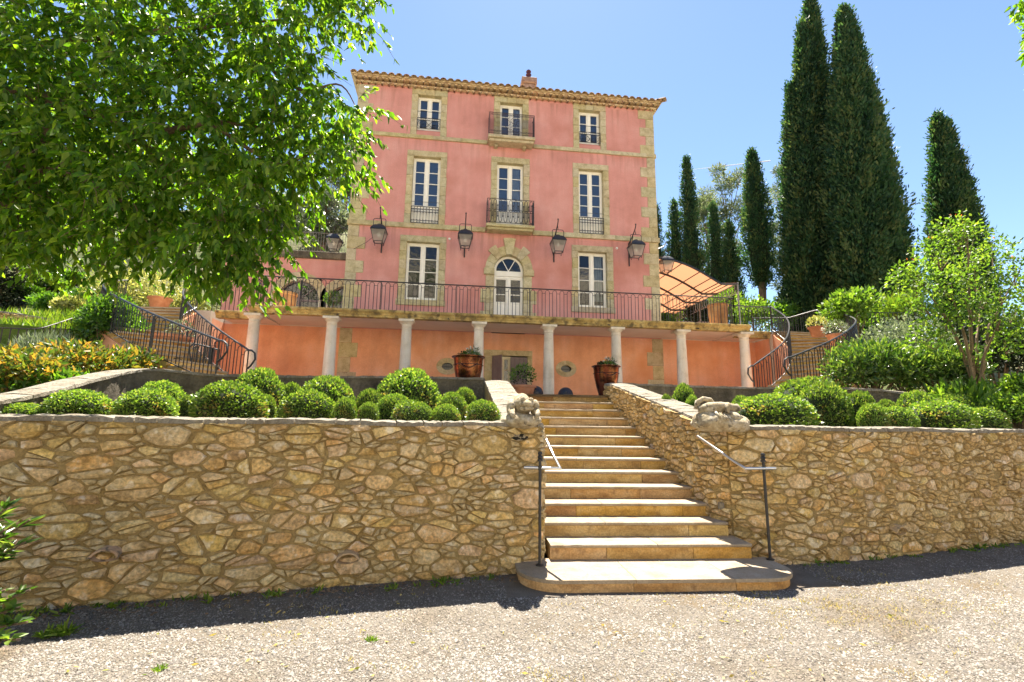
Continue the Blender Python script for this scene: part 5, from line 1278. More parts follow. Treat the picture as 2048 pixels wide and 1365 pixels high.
q = P(1212, 733, 12.2); cauldron('tall copper cauldron planter standing right of the steps behind the right parapet', (q[0], q[1], ZG), (q[2]-ZG)/0.9)
POT = [(0.0, 0), (0.24, 0), (0.26, 0.02), (0.36, 0.38), (0.37, 0.40), (0.41, 0.41), (0.41, 0.47), (0.37, 0.475), (0.35, 0.40)]
def sp(s, sz=1.0, P_=POT): return [(r*s, z*s*sz) for r, z in P_]
q = P(1046, 770, 13.4); pot('terracotta_pot', 'wide terracotta pot with a small dark shrub before the mauve cellar shutter', 'plant pot', (q[0], q[1], ZG), sp(0.9), 'terracotta', [('lf_green', 0, 0.28, 0.36, 0.34, 420, 0.07, 0.035), ('lf_dark', 0, 0.2, 0.25, 0.28, 260, 0.06, 0.03)])
for (px, D, lab) in ((1071, 13.6, 'dark mottled stone ball left of the fifth column, at the top of the steps'), (1131, 14.0, 'dark mottled stone ball right of the fifth column, at the top of the steps')):
    q = P(px, 780, D); b = MB(); b.sphere((q[0], q[1], ZG+0.22), 0.22, n=20, m=12); o = b.build('stone_ball', MT['ball'], None, smooth=True, org=(q[0], q[1], ZG)); o.location = (q[0], q[1], ZG); tag(o, lab, 'ball')
POTL = [(0.0, 0), (0.25, 0), (0.30, 0.05), (0.36, 0.45), (0.37, 0.78), (0.40, 0.80), (0.40, 0.86), (0.36, 0.86), (0.34, 0.7)]
q = P(569, 605, 16.2); pot('large_pot', 'big brown glazed pot behind the railing at the left end of the terrace', 'plant pot', (q[0], q[1], ZTER), sp(1.0, 1.25, POTL), 'brass')
q = P(1437, 640, 16.0); pot('large_pot', 'big rusty orange pot behind the railing at the right end of the terrace', 'plant pot', (q[0], q[1], ZTER), sp(0.86, 1.1, POTL), 'brass')
q = P(667, 600, 17.4); t = pot('topiary_pot', 'clipped ball shrub in a pot before the right arched annex door', 'topiary', (q[0], q[1], ZTER), sp(0.7, 1.2), 'terracotta'); b = MB(); b.tube([(q[0], q[1], ZTER+0.3), (q[0], q[1], ZTER+1.1)], 0.03, 6); b.build('stem', MT['bark'], t)
obj('crown', dome_leaves(MT['lf_green'], (0, 0, 0), 0.33, 0.33, 0.30, 900, 0.06, 0.03, -0.95, (0.55, 1.03)), t, Vector((0, 0, 1.22)))
for (px, w, lab) in ((1366, 0.62, 'low pale trellis planter on the terrace nearest the house corner'), (1405, 0.5, 'low pale trellis planter on the terrace beside the rusty orange pot')):
    q = P(px, 640, 17.6); t = thing('planter_box', lab, 'planter', (q[0], q[1], ZTER)); b = MB(); b.bbox(q[0]-w/2, q[0]+w/2, q[1]-0.2, q[1]+0.2, ZTER, ZTER+0.55, 0.02); b.build('box', MT['chimney'], t)
    for k in range(1, 3): b = MB(); b.box(q[0]-w/2-0.01, q[0]+w/2+0.01, q[1]-0.215, q[1]-0.202, ZTER+k*0.19-0.02, ZTER+k*0.19+0.02); b.build('slat', MT['iron_rust'], t)
    for k in range(1, 5): b = MB(); b.box(q[0]-w/2+k*w/5-0.015, q[0]-w/2+k*w/5+0.015, q[1]-0.2165, q[1]-0.2035, ZTER+0.02, ZTER+0.54); b.build('slat', MT['iron_rust'], t)
# pots on the curved stairs
def stair_pot(label, px, py, D, s, plant, z=None):
    q = P(px, py, D); zz = q[2] if z is None else z; return pot('terracotta_pot', label, 'plant pot', (q[0], q[1], zz), sp(s), 'terracotta', plant)
stair_pot('terracotta pot with yellow green plant on the uppermost right curved steps', 1636, 674, 15.0, 0.66, [('lf_var', 0, 0.16, 0.26, 0.24, 300, 0.08, 0.03)])
stair_pot('terracotta pot with silvery plant halfway up the right curved steps', 1674, 690, 13.8, 0.64, [('lf_silver', 0, 0.18, 0.30, 0.26, 380, 0.08, 0.022)])
stair_pot('plain terracotta pot behind the outer right stair railing, lowest of the three', 1700, 714, 12.9, 0.66, [('lf_green', 0, 0.1, 0.25, 0.16, 120, 0.07, 0.03)])
stair_pot('terracotta bowl with bushy variegated plant at the head of the left curved steps', 317, 621, 15.3, 0.86, [('lf_var', 0, 0.36, 0.55, 0.50, 900, 0.10, 0.04)])
stair_pot('large terracotta jar beside the left curved steps behind their railing', 338, 716, 11.9, 1.15, [('lf_silver', 0.2, 0.15, 0.3, 0.3, 260, 0.08, 0.025)])
# ------------------------------------------------------------------ sculptures
def lumpy(b, c, rx, ry, rz, amp, seed, n=28, m=18, zmin=-9):
    rs_ = np.random.default_rng(seed); k = rs_.normal(size=(7, 3))*2.6; ph = rs_.uniform(0, 6.28, 7)
    vs = []
    for i in range(m+1):
        for j in range(n):
            d = np.array([math.sin(math.pi*i/m)*math.cos(2*math.pi*j/n), math.sin(math.pi*i/m)*math.sin(2*math.pi*j/n), -math.cos(math.pi*i/m)])
            f = 1+amp*float(np.sum(np.sin(k@d+ph)))/2.6
            p = np.array(c)+d*f*np.array([rx, ry, rz]); vs.append((p[0], p[1], max(p[2], zmin)))
    b.add(vs, [(i*n+k_, i*n+(k_+1) % n, (i+1)*n+(k_+1) % n, (i+1)*n+k_) for i in range(m) for k_ in range(n)])
q = P(1043, 850, 5.62); x, y, z = q[0], q[1]+0.05, 1.575
t = thing('stone_sculpture', 'weathered stone frog sculpture on a rounded rock left of the steps', 'sculpture', (x, y, z))
b = MB(); lumpy(b, (x, y+0.05, z+0.065), 0.225, 0.26, 0.095, 0.07, 3, zmin=z-0.03); b.build('rock_base', MT['sculpt'], t, smooth=True)
b = MB(); lumpy(b, (x+0.01, y+0.10, z+0.25), 0.120, 0.19, 0.145, 0.04, 4); b.build('body', MT['sculpt'], t, smooth=True)
b = MB(); lumpy(b, (x+0.05, y-0.10, z+0.255), 0.085, 0.095, 0.048, 0.03, 5); lumpy(b, (x+0.05, y-0.095, z+0.205), 0.078, 0.085, 0.036, 0.03, 25); lumpy(b, (x+0.008, y-0.11, z+0.305), 0.034, 0.034, 0.036, 0.02, 6, 12, 8); lumpy(b, (x+0.096, y-0.12, z+0.298), 0.032, 0.032, 0.034, 0.02, 7, 12, 8); b.build('head', MT['sculpt'], t, smooth=True)
for s_, dx in ((-1, -0.115), (1, 0.165)):
    b = MB(); lumpy(b, (x+dx, y+0.02, z+0.215), 0.050, 0.12, 0.100, 0.03, 8+s_); b.tube([(x+dx, y-0.05, z+0.20), (x+dx*1.05, y-0.14, z+0.14), (x+dx*0.9, y-0.20, z+0.11)], [0.04, 0.03, 0.02], 8); b.build('leg', MT['sculpt'], t, smooth=True)
q = P(1440, 850, 6.0); x, y, z = q[0], q[1]+0.02, 1.575
t = thing('stone_sculpture', 'weathered reclining stone figure with looped leg on a pitted rock right of the steps', 'sculpture', (x, y, z))
b = MB(); lumpy(b, (x+0.04, y+0.04, z+0.08), 0.36, 0.25, 0.13, 0.11, 13, 36, 22, zmin=z-0.03); lumpy(b, (x-0.12, y+0.0, z+0.10), 0.20, 0.2, 0.13, 0.10, 14, zmin=z-0.03); lumpy(b, (x+0.17, y+0.02, z+0.10), 0.16, 0.2, 0.12, 0.16, 24, zmin=z-0.03); b.build('rock_base', MT['sculpt'], t, smooth=True)
b = MB(); b.tube([(x-0.26, y, z+0.22), (x-0.14, y-0.05, z+0.25), (x+0.0, y-0.06, z+0.27), (x+0.12, y-0.04, z+0.265), (x+0.22, y-0.02, z+0.26)], [0.055, 0.075, 0.062, 0.055, 0.045], 12); lumpy(b, (x+0.22, y-0.02, z+0.26), 0.06, 0.06, 0.05, 0.08, 15); b.build('body', MT['sculpt'], t, smooth=True)
b = MB(); b.tube([(x-0.26, y+0.02, z+0.24), (x-0.25, y+0.02, z+0.33), (x-0.17, y+0.03, z+0.37), (x-0.08, y+0.03, z+0.355), (x-0.05, y+0.02, z+0.31), (x-0.09, y, z+0.27)], [0.045, 0.034, 0.03, 0.03, 0.03, 0.03], 10); b.build('looped_leg', MT['sculpt'], t, smooth=True)
b = MB(); b.tube([(x+0.10, y-0.05, z+0.27), (x+0.06, y-0.12, z+0.30), (x+0.03, y-0.15, z+0.20)], [0.035, 0.03, 0.025], 8)
for k in range(5): b.tube([(x-0.12+0.05*k, y-0.14, z+0.20-0.01*k), (x-0.10+0.05*k, y-0.22, z+0.13-0.012*k)], [0.022, 0.012], 6)
b.build('arm', MT['sculpt'], t, smooth=True)

# ------------------------------------------------------------------ clipped boxwoods
def box_variant(seed, n=5200, flat=0.0):
    d = sph(int(n*1.25)); d = d[d[:, 2] > -0.75][:n]
    bump = 1+0.075*vnoise(d[:, 0]*3+seed, d[:, 1]*3+d[:, 2]*2.5, 1.0, seed)+0.035*vnoise(d[:, 0]*9, d[:, 1]*9+d[:, 2]*7, 1.0, seed+3)
    d2 = d.copy(); d2[:, 2] = np.sign(d[:, 2])*np.abs(d[:, 2])**(1-flat*0.5)
    r = (rng.uniform(0.90, 1.03, len(d))*bump)[:, None]; p = d2*r; p[:, 2] = np.maximum(p[:, 2], -0.72)
    dr = nrm(d*0.7+rng.normal(0, 0.55, d.shape)+np.array([0, 0, 0.35]))
    rn = np.clip(0.12+0.62*rng.random(len(d))+0.35*(rng.random(len(d)) < 0.25)-0.0, 0, 1)
    low = d[:, 2] < 0.05; rn[low] = np.clip(rn[low]+0.25*(rng.random(low.sum()) < 0.45), 0, 1)
    rn *= 0.78; br = (vnoise(d[:, 0]*3.3+seed*2, d[:, 1]*3.3-d[:, 2]*3, 1.0, seed+5) > 0.30) & (rng.random(len(d)) < 0.5) & (d[:, 2] < 0.45); rn[br] = rng.uniform(0.88, 1.0, br.sum())
    me = leaf_mesh('boxwood', MT['lf_box'], p, dr, rng.uniform(0.075, 0.13, len(d)), rng.uniform(0.05, 0.08, len(d)), rn)
    return me
def core_arrays(s):
    n, m = 16, 9; V = [(s*math.sin(math.pi*i/m)*math.cos(2*math.pi*k/n), s*math.sin(math.pi*i/m)*math.sin(2*math.pi*k/n), max(-0.72, -s*math.cos(math.pi*i/m))) for i in range(m+1) for k in range(n)]
    F = [(i*n+k, i*n+(k+1) % n, (i+1)*n+(k+1) % n, (i+1)*n+k) for i in range(m) for k in range(n)]
    return np.array(V), np.array(F)
BOXV = [box_variant(s, flat=f) for s, f in ((1, 0), (2, 0.3), (3, 0.6), (4, 0.15), (5, 0.1), (6, 0.35), (7, 0.5), (8, 0.2))]
MT['core_green'] = mat('dark_core', [(0.012, 0.022, 0.008), (0.03, 0.045, 0.015)], 12, 0.95)  # solid dark core added so the foliage cannot be seen through
_cv, _cf = core_arrays(0.90); COREM = np_mesh('dark_core', MT['core_green'], _cv, _cf, None, True)
G_L, G_R = 'clipped boxwoods in the left bed', 'clipped boxwoods in the right bed'
def boxwood(px, py, w, D, label, grp, v=0, zb=1.48, ry=1.0):
    q = P(px, py, D); rx = 0.91*w/2/F_PX*D; z0 = zb; h = (q[2]-z0)*0.97
    rz_ = h/1.70; t = thing('boxwood', label, 'boxwood', (q[0], q[1], z0), 0, grp)
    o = obj('foliage', BOXV[v+4*random.randint(0, 1)], t, (0, 0, 0.70*rz_), random.uniform(0, 6.28), (rx, rx*ry, rz_)); obj('dark_core', COREM, t, (0, 0, 0.70*rz_), 0, (rx, rx*ry, rz_))
L_ = [(52, 806, 92, 6.0, 'small shaded boxwood dome at the far left end of the left bed', 1), (165, 780, 118, 6.3, 'sunlit round boxwood, second from the left end of the left bed', 0),
      (298, 777, 112, 6.3, 'sunlit round boxwood before the bend of the dark wall, third from the left end', 0), (467, 764, 142, 6.3, 'largest sunlit boxwood dome of the left bed front row', 3),
      (619, 780, 110, 6.2, 'round sunlit boxwood in the middle of the left bed front row', 0), (692, 796, 48, 6.1, 'narrow upright boxwood right of the round one in the middle of the left bed', 2),
      (737, 805, 44, 6.1, 'smallest block shaped boxwood in the left bed front row', 2), (790, 788, 76, 6.5, 'rounded boxwood just behind the smallest block in the left bed', 1),
      (828, 802, 84, 6.1, 'wide yellowish box block near the right part of the left bed', 2), (893, 808, 60, 6.1, 'sparse yellowish boxwood between two clipped blocks in the left bed', 1), (967, 801, 72, 6.1, 'flat topped box block beside the stone frog', 2),
      (655, 753, 112, 7.2, 'big sunlit boxwood dome standing behind the round one in the middle of the left bed', 3), (741, 778, 60, 7.2, 'small sunlit boxwood dome in front of the large dark dome', 0), (904, 785, 70, 7.0, 'sunlit boxwood dome behind the yellowish ones in the left bed', 0),
      (523, 738, 106, 8.95, 'dark shaded boxwood dome by the leftmost column', 3), (820, 739, 134, 9.85, 'large dark shaded boxwood dome under the third column', 3), (326, 762, 98, 8.0, 'dark shaded boxwood against the bend of the dark wall', 0), (930, 775, 54, 9.9, 'small dark shaded boxwood before the left parapet of the steps', 0), (585, 766, 50, 9.3, 'small dark shaded boxwood between two big domes at the back of the left bed', 1), (380, 790, 44, 7.6, 'low dark shaded boxwood behind the largest sunlit dome', 1), (535, 790, 40, 7.4, 'slim dark shaded boxwood right of the largest sunlit dome', 2)]
for (px, py, w, D, lab, v) in L_: boxwood(px, py, w, D, lab, G_L, v)
R_ = [(1540, 788, 184, 7.35, 'widest boxwood of the right bed, right of the reclining sculpture', 1), (1643, 765, 112, 8.1, 'tall rounded boxwood behind the widest one in the right bed', 3), (1612, 755, 160, 9.0, 'broad boxwood dome at the back of the right bed before the curved steps', 1),
      (1716, 782, 70, 8.4, 'small boxwood dome right of the tall rounded one', 0), (1483, 792, 58, 7.7, 'small bright boxwood behind the reclining sculpture', 0), (1742, 807, 66, 7.5, 'front row boxwood ball left of the low round one in the right bed', 0),
      (1784, 813, 88, 7.6, 'low round boxwood ball in the centre of the right bed front row', 0), (1868, 801, 134, 8.0, 'wide yellowish boxwood mound in the right part of the right bed', 1), (1955, 815, 92, 8.1, 'boxwood mound at the right end of the right bed', 1), (1828, 782, 88, 8.8, 'boxwood dome behind the wide yellowish mound', 0), (1772, 800, 52, 8.2, 'small boxwood tucked between the front row balls of the right bed', 1),
      (1366, 769, 66, 8.8, 'brownish shaded boxwood by the right parapet of the steps', 3), (1385, 790, 46, 8.2, 'small dark green shaded boxwood at the foot of the brownish one', 0), (1332, 789, 36, 8.4, 'smallest shaded boxwood close behind the right parapet', 0), (1905, 790, 110, 8.9, 'dark green boxwood mound left of the bright ground cover', 3)]
for (px, py, w, D, lab, v) in R_: boxwood(px, py, w, D, lab, G_R, v, ry=0.8)

# ------------------------------------------------------------------ cypresses
def cypress_mesh(n, prof, seed, per=11):
    """tufts on a unit column; prof: radius over height. Returns tuft centres repeated for their leaflets"""
    k = max(40, n//per)
    z = rng.random(k)**0.9; a = rng.uniform(0, 2*math.pi, k); r0 = np.interp(z, [p[0] for p in prof], [p[1] for p in prof])
    nz = 1+0.15*np.sin(a*3+z*9+seed)+0.14*np.sin(a*5-z*23+seed*2)+0.12*np.sin(a*9+z*47)+0.08*np.sin(a*14-z*90)+rng.normal(0, 0.10, k)+0.22*(rng.random(k) < 0.03)
    r = r0*nz*rng.uniform(0.80, 1.02, k); shade_ = np.clip(0.45+0.3*np.sin(a*5-z*23+seed*2)+0.2*np.sin(a*9+z*47)+rng.normal(0, 0.22, k), 0, 1)
    i = np.repeat(np.arange(k), per)
    return np.stack([r*np.cos(a), r*np.sin(a), z], -1)[i], a[i], z[i], shade_[i]
CYP = [(0.0, 0.55), (0.05, 0.86), (0.16, 1.0), (0.35, 0.97), (0.55, 0.82), (0.72, 0.60), (0.86, 0.36), (0.95, 0.16), (1.0, 0.02)]
CYPS = [(0.0, 0.25), (0.05, 0.62), (0.15, 0.95), (0.30, 1.0), (0.5, 0.86), (0.7, 0.62), (0.86, 0.36), (0.95, 0.17), (1.0, 0.02)]
def cyp_crown(h, rad, n, prof, seed, leaders=((0, 0, 1.0, 1.0),), lsz=0.30, lean=0.0):
    ms = []
    for (ox, oy, hs, rsx) in leaders:
        p, a, z, sh = cypress_mesh(int(n*hs*rsx), prof, seed+ox); k = len(p)
        p = p*np.array([rad*rsx, rad*rsx, h*hs])+np.array([ox, oy, 0])+np.stack([lean*z, 0*z, 0*z], -1)*hs+rng.normal(0, 1, (k, 3))*np.array([0.34, 0.34, 0.50])*lsz
        dr = np.stack([np.cos(a)*0.6, np.sin(a)*0.6, np.ones(k)*0.9], -1)+rng.normal(0, 0.45, (k, 3))
        rn = np.clip(sh+rng.normal(0, 0.12, k), 0, 1)
        ms.append(leaf_mesh('crown', MT['lf_cyp'], p, dr, rng.uniform(0.5, 1.2, k)*lsz*0.72, rng.uniform(0.6, 1.3, k)*lsz*0.26, rn, fold=0.2))
    return join_np('crown', ms) if len(ms) > 1 else ms[0]
CG = 'cypresses on the slope right of the house'
def cypress(px, py_top, w, D, label, n=5000, prof=CYPS, leaders=((0, 0, 1.0, 1.0),), trunk=0.5, seed=1, lsz=0.30, mesh=None, base_py=None, lean=0.0):
    q0 = P(px, 600, D); zt_ = P(px, py_top, D)[2]; q = np.array([q0[0], q0[1], zt_]); zb = float(terrain(q[0], q[1]))-0.1
    if base_py is not None: zb = P(px, base_py, D)[2]
    rad = w/2/F_PX*D; h = q[2]-zb-trunk
    t = thing('cypress', label, 'cypress tree', (q[0], q[1], zb), 0, CG)
    b = MB(); b.tube([(0, 0, -0.5), (0, 0, trunk), (0.02, 0, h*0.6)], [0.16+rad*0.08, 0.14+rad*0.06, 0.05], 7); b.tube([(0.1, 0.05, -0.5), (0.22, 0.02, trunk+0.3)], [0.1, 0.07], 6); b.build('trunk', MT['bark'], t, org=(0, 0, 0))
    me = cyp_crown(h, rad, n, prof, seed, leaders, lsz, lean); obj('crown', me, t, (0, 0, trunk))
    for (ox, oy, hs, rsx) in leaders:
        c = MB(); c.lathe([(rad*rsx*0.70*max(0.0, np.interp(z_, [p[0] for p in prof], [p[1] for p in prof])), h*hs*z_+trunk) for z_ in (0.03, 0.1, 0.25, 0.45, 0.65, 0.8, 0.92)], (ox, oy, 0), 12); c.v = [(x_+lean*hs*(z_-trunk)/h/hs, y_, z_) for x_, y_, z_ in c.v]; c.build('dark_core', MT['core_green'], t, True, org=(0, 0, 0))
    return t
cypress(1630, -2, 122, 24, 'tallest dark cypress with several leaders, left of the giant pair', 62000, CYP, ((0.15, 0, 1.0, 0.70), (-0.62, -0.3, 0.905, 0.46), (-1.0, 0.2, 0.73, 0.40), (0.66, 0.3, 0.88, 0.46)), 0.3, 1, 0.34, lean=1.35)
cypress(1745, 22, 160, 22, 'broad giant cypress with brownish green crown, right of the tallest one', 70000, CYP, ((-0.25, 0, 1.0, 0.72), (0.60, 0.2, 0.82, 0.60), (-0.85, -0.3, 0.86, 0.38), (0.95, 0.0, 0.64, 0.46)), 0.2, 2, 0.32, lean=0.55)
cypress(1924, 236, 138, 23, 'twin tipped cypress behind the small lime green tree at the right', 40000, CYP, ((-0.38, 0, 1.0, 0.50), (0.12, 0.1, 0.985, 0.60), (0.52, 0.1, 0.80, 0.56)), 0.2, 3, 0.30, lean=0.5)
cypress(1526, 306, 58, 27, 'slender cypress with bare double trunk left of the tallest pair', 15000, seed=4, trunk=1.0, base_py=608, lsz=0.26)
cypress(1387, 318, 46, 31, 'slender cypress rising behind the apricot canopy, tallest there', 11000, seed=5, lsz=0.28)
cypress(1356, 405, 38, 32, 'small grey green cypress between the house corner and the slender one', 6500, seed=6, lsz=0.28)
cypress(1437, 410, 38, 30, 'narrow cypress above the outer corner of the apricot canopy, left of a shorter one', 7500, seed=7, lsz=0.26)
cypress(1468, 445, 36, 29, 'short plump cypress above the outer corner of the apricot canopy', 6500, seed=8, lsz=0.26)
cypress(1320, 415, 26, 34, 'cypress half hidden behind the right edge of the house', 4500, seed=9, lsz=0.28)

# ------------------------------------------------------------------ pines and hillside trees
def loose_tree(name, label, cat, loc, h, spread, m, n, nclump, ln, wd, trunk_r=0.18, bark='bark', lean=(0, 0), cz0=0.45, csz=0.24, seed=1, grp=None, flat=0.75, needle=False):
    rs_ = random.Random(seed); t = thing(name, label, cat, loc, 0, grp)
    b = MB(); top = Vector((lean[0], lean[1], h*0.82))
    b.tube([(0, 0, -0.4), tuple(top*0.35+Vector((rs_.uniform(-.1, .1), 0, 0))), tuple(top*0.7), tuple(top)], [trunk_r, trunk_r*0.8, trunk_r*0.5, trunk_r*0.15], 7); b.build('trunk', MT[bark], t, org=(0, 0, 0))
    cl = []; lb = MB()
    for k in range(nclump):
        f = cz0+(1-cz0)*((k+0.5)/nclump); a = k*2.4+rs_.uniform(-0.5, 0.5); prof_ = math.sin(math.pi*min(1, (1-f)/(1-cz0)*0.85+0.12))
        r = spread*prof_*rs_.uniform(0.45, 1.0); base = top*min(1.0, f*0.95); c = base+Vector((math.cos(a)*r, math.sin(a)*r, h*(f-0.82*min(1.0, f*0.95))+rs_.uniform(-0.05, 0.08)*h))
        cl.append(c); lb.tube([tuple(base*0.92), tuple((base*0.92+c)/2+Vector((0, 0, -0.03*h))), tuple(c)], [trunk_r*0.32, trunk_r*0.2, trunk_r*0.06], 5)
    lb.build('limbs', MT[bark], t, org=(0, 0, 0))
    ms = []; per = n//nclump
    for c in cl:
        d = sph(per); s = csz*spread*rs_.uniform(0.75, 1.25); p = d*(rng.random(per)[:, None]**0.45)*np.array([s, s, s*flat])+np.array(c)
        dr = d*0.6+rng.normal(0, 0.6, (per, 3))+np.array([0, 0, 0.3 if needle else 0.0]); ms.append(leaf_mesh('crown', m, p, dr, rng.uniform(0.7, 1.3, per)*ln, rng.uniform(0.7, 1.3, per)*wd))
    obj('crown', join_np('crown', ms), t); return t
def hill_tree(name, label, cat, px, py_top, w, D, m, **kw):
    q = P(px, py_top, D); zb = float(terrain(q[0], q[1])); h = q[2]-zb; return loose_tree(name, label, cat, (q[0], q[1], zb), h, w/2/F_PX*D, MT[m], **kw)
PG = 'pine trees behind the cypresses'
hill_tree('pine_tree', 'airy grey green pine with tall crown behind the narrow cypresses', 'pine tree', 1448, 346, 130, 40, 'lf_pine', n=7800, nclump=26, ln=0.42, wd=0.07, seed=2, grp=PG, needle=True, csz=0.30, cz0=0.30)
hill_tree('pine_tree', 'airy pine with leaning pale trunk behind the slender cypress', 'pine tree', 1548, 345, 110, 42, 'lf_pine', n=7200, nclump=24, ln=0.42, wd=0.07, seed=5, grp=PG, lean=(1.5, 0), needle=True, csz=0.32, cz0=0.30, bark='bark_pale')
hill_tree('pine_tree', 'lower airy pine filling the gap above the apricot canopy', 'pine tree', 1410, 400, 90, 38, 'lf_pine', n=5200, nclump=18, ln=0.40, wd=0.07, seed=8, grp=PG, needle=True, csz=0.32, cz0=0.25)
hill_tree('holm_oak', 'silvery evergreen oak on the slope just left of the house', 'tree', 655, 392, 110, 27, 'lf_silver', n=6500, nclump=26, ln=0.20, wd=0.10, seed=3, cz0=0.2, csz=0.36, bark='bark')
hill_tree('pine_tree', 'dark pine on the rocky slope left of the house, seen through the leaves', 'pine tree', 700, 300, 120, 40, 'lf_pine', n=5200, nclump=20, ln=0.42, wd=0.07, seed=11, needle=True, csz=0.3, cz0=0.3)
for k, (px, py, w, D, mm, lab) in enumerate([(20, 440, 150, 18, 'lf_dark', 'dark conifer at the left edge under the overhanging branches'), (120, 330, 220, 30, 'lf_green', 'broad green tree far left on the slope behind the lawn'), (300, 300, 240, 34, 'lf_pine', 'grey green pine on the slope behind the variegated shrub'), (460, 330, 220, 32, 'lf_green', 'bushy green tree on the slope behind the left curved steps'), (560, 400, 120, 30, 'lf_silver', 'silvery bushy tree above the annex roof railing')]):
    hill_tree('slope_tree', lab, 'tree', px, py, w, D, mm, n=6500, nclump=30, ln=0.24 if mm != 'lf_dark' else 0.14, wd=0.12 if mm != 'lf_dark' else 0.06, seed=20+k, cz0=0.08 if mm == 'lf_dark' else 0.2, csz=0.38, grp='trees on the slope left of the house')

# ------------------------------------------------------------------ shrubs
def shrub(name, label, cat, px, py_top, w, D, m, n, ln, wd, zb=None, seed=1, lobes=9, ry=0.9, six=False, stem=True, up=0.4, grp=None, wide=1.0):
    rs_ = random.Random(seed); q = P(px, py_top, D); zb = float(terrain(q[0], q[1])) if zb is None else zb; h = q[2]-zb; rx = w/2/F_PX*D
    t = thing(name, label, cat, (q[0], q[1], zb), 0, grp); ms = []; st = MB()
    for k in range(lobes):
        a = k*2.39996; rr = math.sqrt((k+0.3)/lobes)*0.72; cz = h*(0.30+0.50*(1-rr*rr)*rs_.uniform(0.75, 1.1)); c = np.array([rx*rr*math.cos(a), rx*ry*rr*math.sin(a), min(cz, h*0.72)])
        s = rx*rs_.uniform(0.34, 0.50); sz = min(h*0.34, s*1.25); per = n//lobes; d = sph(per); p = d*(rng.random(per)[:, None]**0.4)*np.array([s, s, sz])+c; p[:, 2] = np.maximum(p[:, 2], 0.03)
        dr = d*0.7+rng.normal(0, 0.55, (per, 3))+np.array([0, 0, up]); ms.append(leaf_mesh('foliage', MT[m], p, dr, rng.uniform(0.7, 1.3, per)*ln, rng.uniform(0.7, 1.3, per)*wd, six=six, droop=0.05 if six else 0))
        st.tube([(0, 0, -0.1), tuple(c*0.55+np.array([0, 0, -0.05*h])), tuple(c)], [0.03, 0.02, 0.008], 5)
    obj('foliage', join_np('foliage', ms), t)
    if stem: st.build('stems', MT['bark'], t, org=(0, 0, 0))
    return t
# left garden
shrub('photinia', 'orange tipped photinia at the far left edge behind the dark garden wall', 'shrub', 40, 702, 170, 7.6, 'lf_photinia', 2000, 0.11, 0.042, 1.75, 1, six=True)
shrub('photinia', 'photinia with orange and green leaves left of the silver lavender', 'shrub', 165, 690, 170, 9.0, 'lf_photinia', 2100, 0.12, 0.045, 2.0, 2, six=True)
shrub('photinia', 'red and orange tipped photinia below the variegated climber by the gate', 'shrub', 262, 700, 130, 9.9, 'lf_photinia', 1500, 0.12, 0.045, 2.1, 3, six=True)
shrub('photinia', 'low glossy green and orange photinia spilling over the curve of the dark wall', 'shrub', 105, 745, 180, 7.9, 'lf_green', 2200, 0.11, 0.042, 1.75, 4, six=True)
shrub('climbing_shrub', 'tall dense green climber at the upper end of the left outer stair railing', 'shrub', 240, 562, 128, 11.7, 'lf_green', 8500, 0.085, 0.045, 2.15, 5, 18)
shrub('pittosporum', 'pale yellow variegated shrub behind the left curved steps', 'shrub', 268, 540, 170, 17.5, 'lf_var', 6500, 0.13, 0.06, 4.3, 6, 12)
shrub('pittosporum', 'pale yellow variegated shrub right of the terracotta bowl', 'shrub', 382, 570, 100, 18.5, 'lf_var', 3000, 0.12, 0.055, 4.5, 7)
shrub('lavender_bush', 'silver green lavender bush behind the wavy garden railing', 'shrub', 103, 668, 120, 10.6, 'lf_silver', 2400, 0.16, 0.016, 2.4, 8, up=1.2)
for k, (px, py, w, D, mm, lab) in enumerate([(95, 556, 90, 20, 'lf_lime', 'round light green shrub on the upper lawn at the left'), (150, 548, 80, 21, 'lf_green', 'rose like green shrub on the upper lawn beside the pale yellow shrub'), (60, 575, 60, 19, 'lf_green', 'small dark green shrub on the upper lawn left of the light green one'), (195, 575, 70, 18.5, 'lf_silver', 'purplish grey shrub at the edge of the upper lawn'), (112, 592, 80, 16.6, 'lf_green', 'low green shrub at the front edge of the upper lawn'), (150, 598, 70, 15.9, 'lf_var', 'small pale shrub on the upper lawn before the tall green climber'), (185, 582, 90, 17.2, 'lf_green', 'dark green shrub between the upper lawn and the pale yellow shrub'), (470, 560, 110, 19, 'lf_lime', 'sunlit light green shrub behind the railing at the left end of the terrace')]):
    shrub('garden_shrub', lab, 'shrub', px, py, w, D, mm, 2600, 0.13, 0.07, None, 30+k, grp='shrubs on the left slope')
# right garden
shrub('laurel', 'large glossy laurel at the foot of the right curved steps', 'shrub', 1735, 690, 175, 10.9, 'lf_laurel', 6500, 0.13, 0.038, 2.2, 41, 14, six=True, up=0.7)
shrub('laurel', 'large glossy laurel under the small lime green tree', 'shrub', 1868, 692, 165, 10.6, 'lf_laurel', 6000, 0.13, 0.038, 2.1, 42, 14, six=True, up=0.7)
shrub('olive_shrub', 'silvery grey shrub behind the laurels beside the outer stair railing', 'shrub', 1795, 628, 180, 12.2, 'lf_silver', 5200, 0.10, 0.04, 2.3, 43, 12)
shrub('lime_shrub', 'yellow green shrub rising behind the outer railing of the right curved steps', 'shrub', 1700, 572, 118, 15.5, 'lf_lime', 2300, 0.15, 0.08, 4.3, 44, 10)
shrub('spiky_shrub', 'spiky bright green plant in front of the giant cypresses', 'shrub', 1800, 603, 100, 17.5, 'lf_grass', 1600, 0.45, 0.03, 5.3, 45, up=1.5)
shrub('dark_hedge', 'dark hedge in shade behind the small lime green tree', 'hedge', 1975, 640, 260, 12.5, 'lf_dark', 7000, 0.12, 0.06, 2.4, 46, 14)
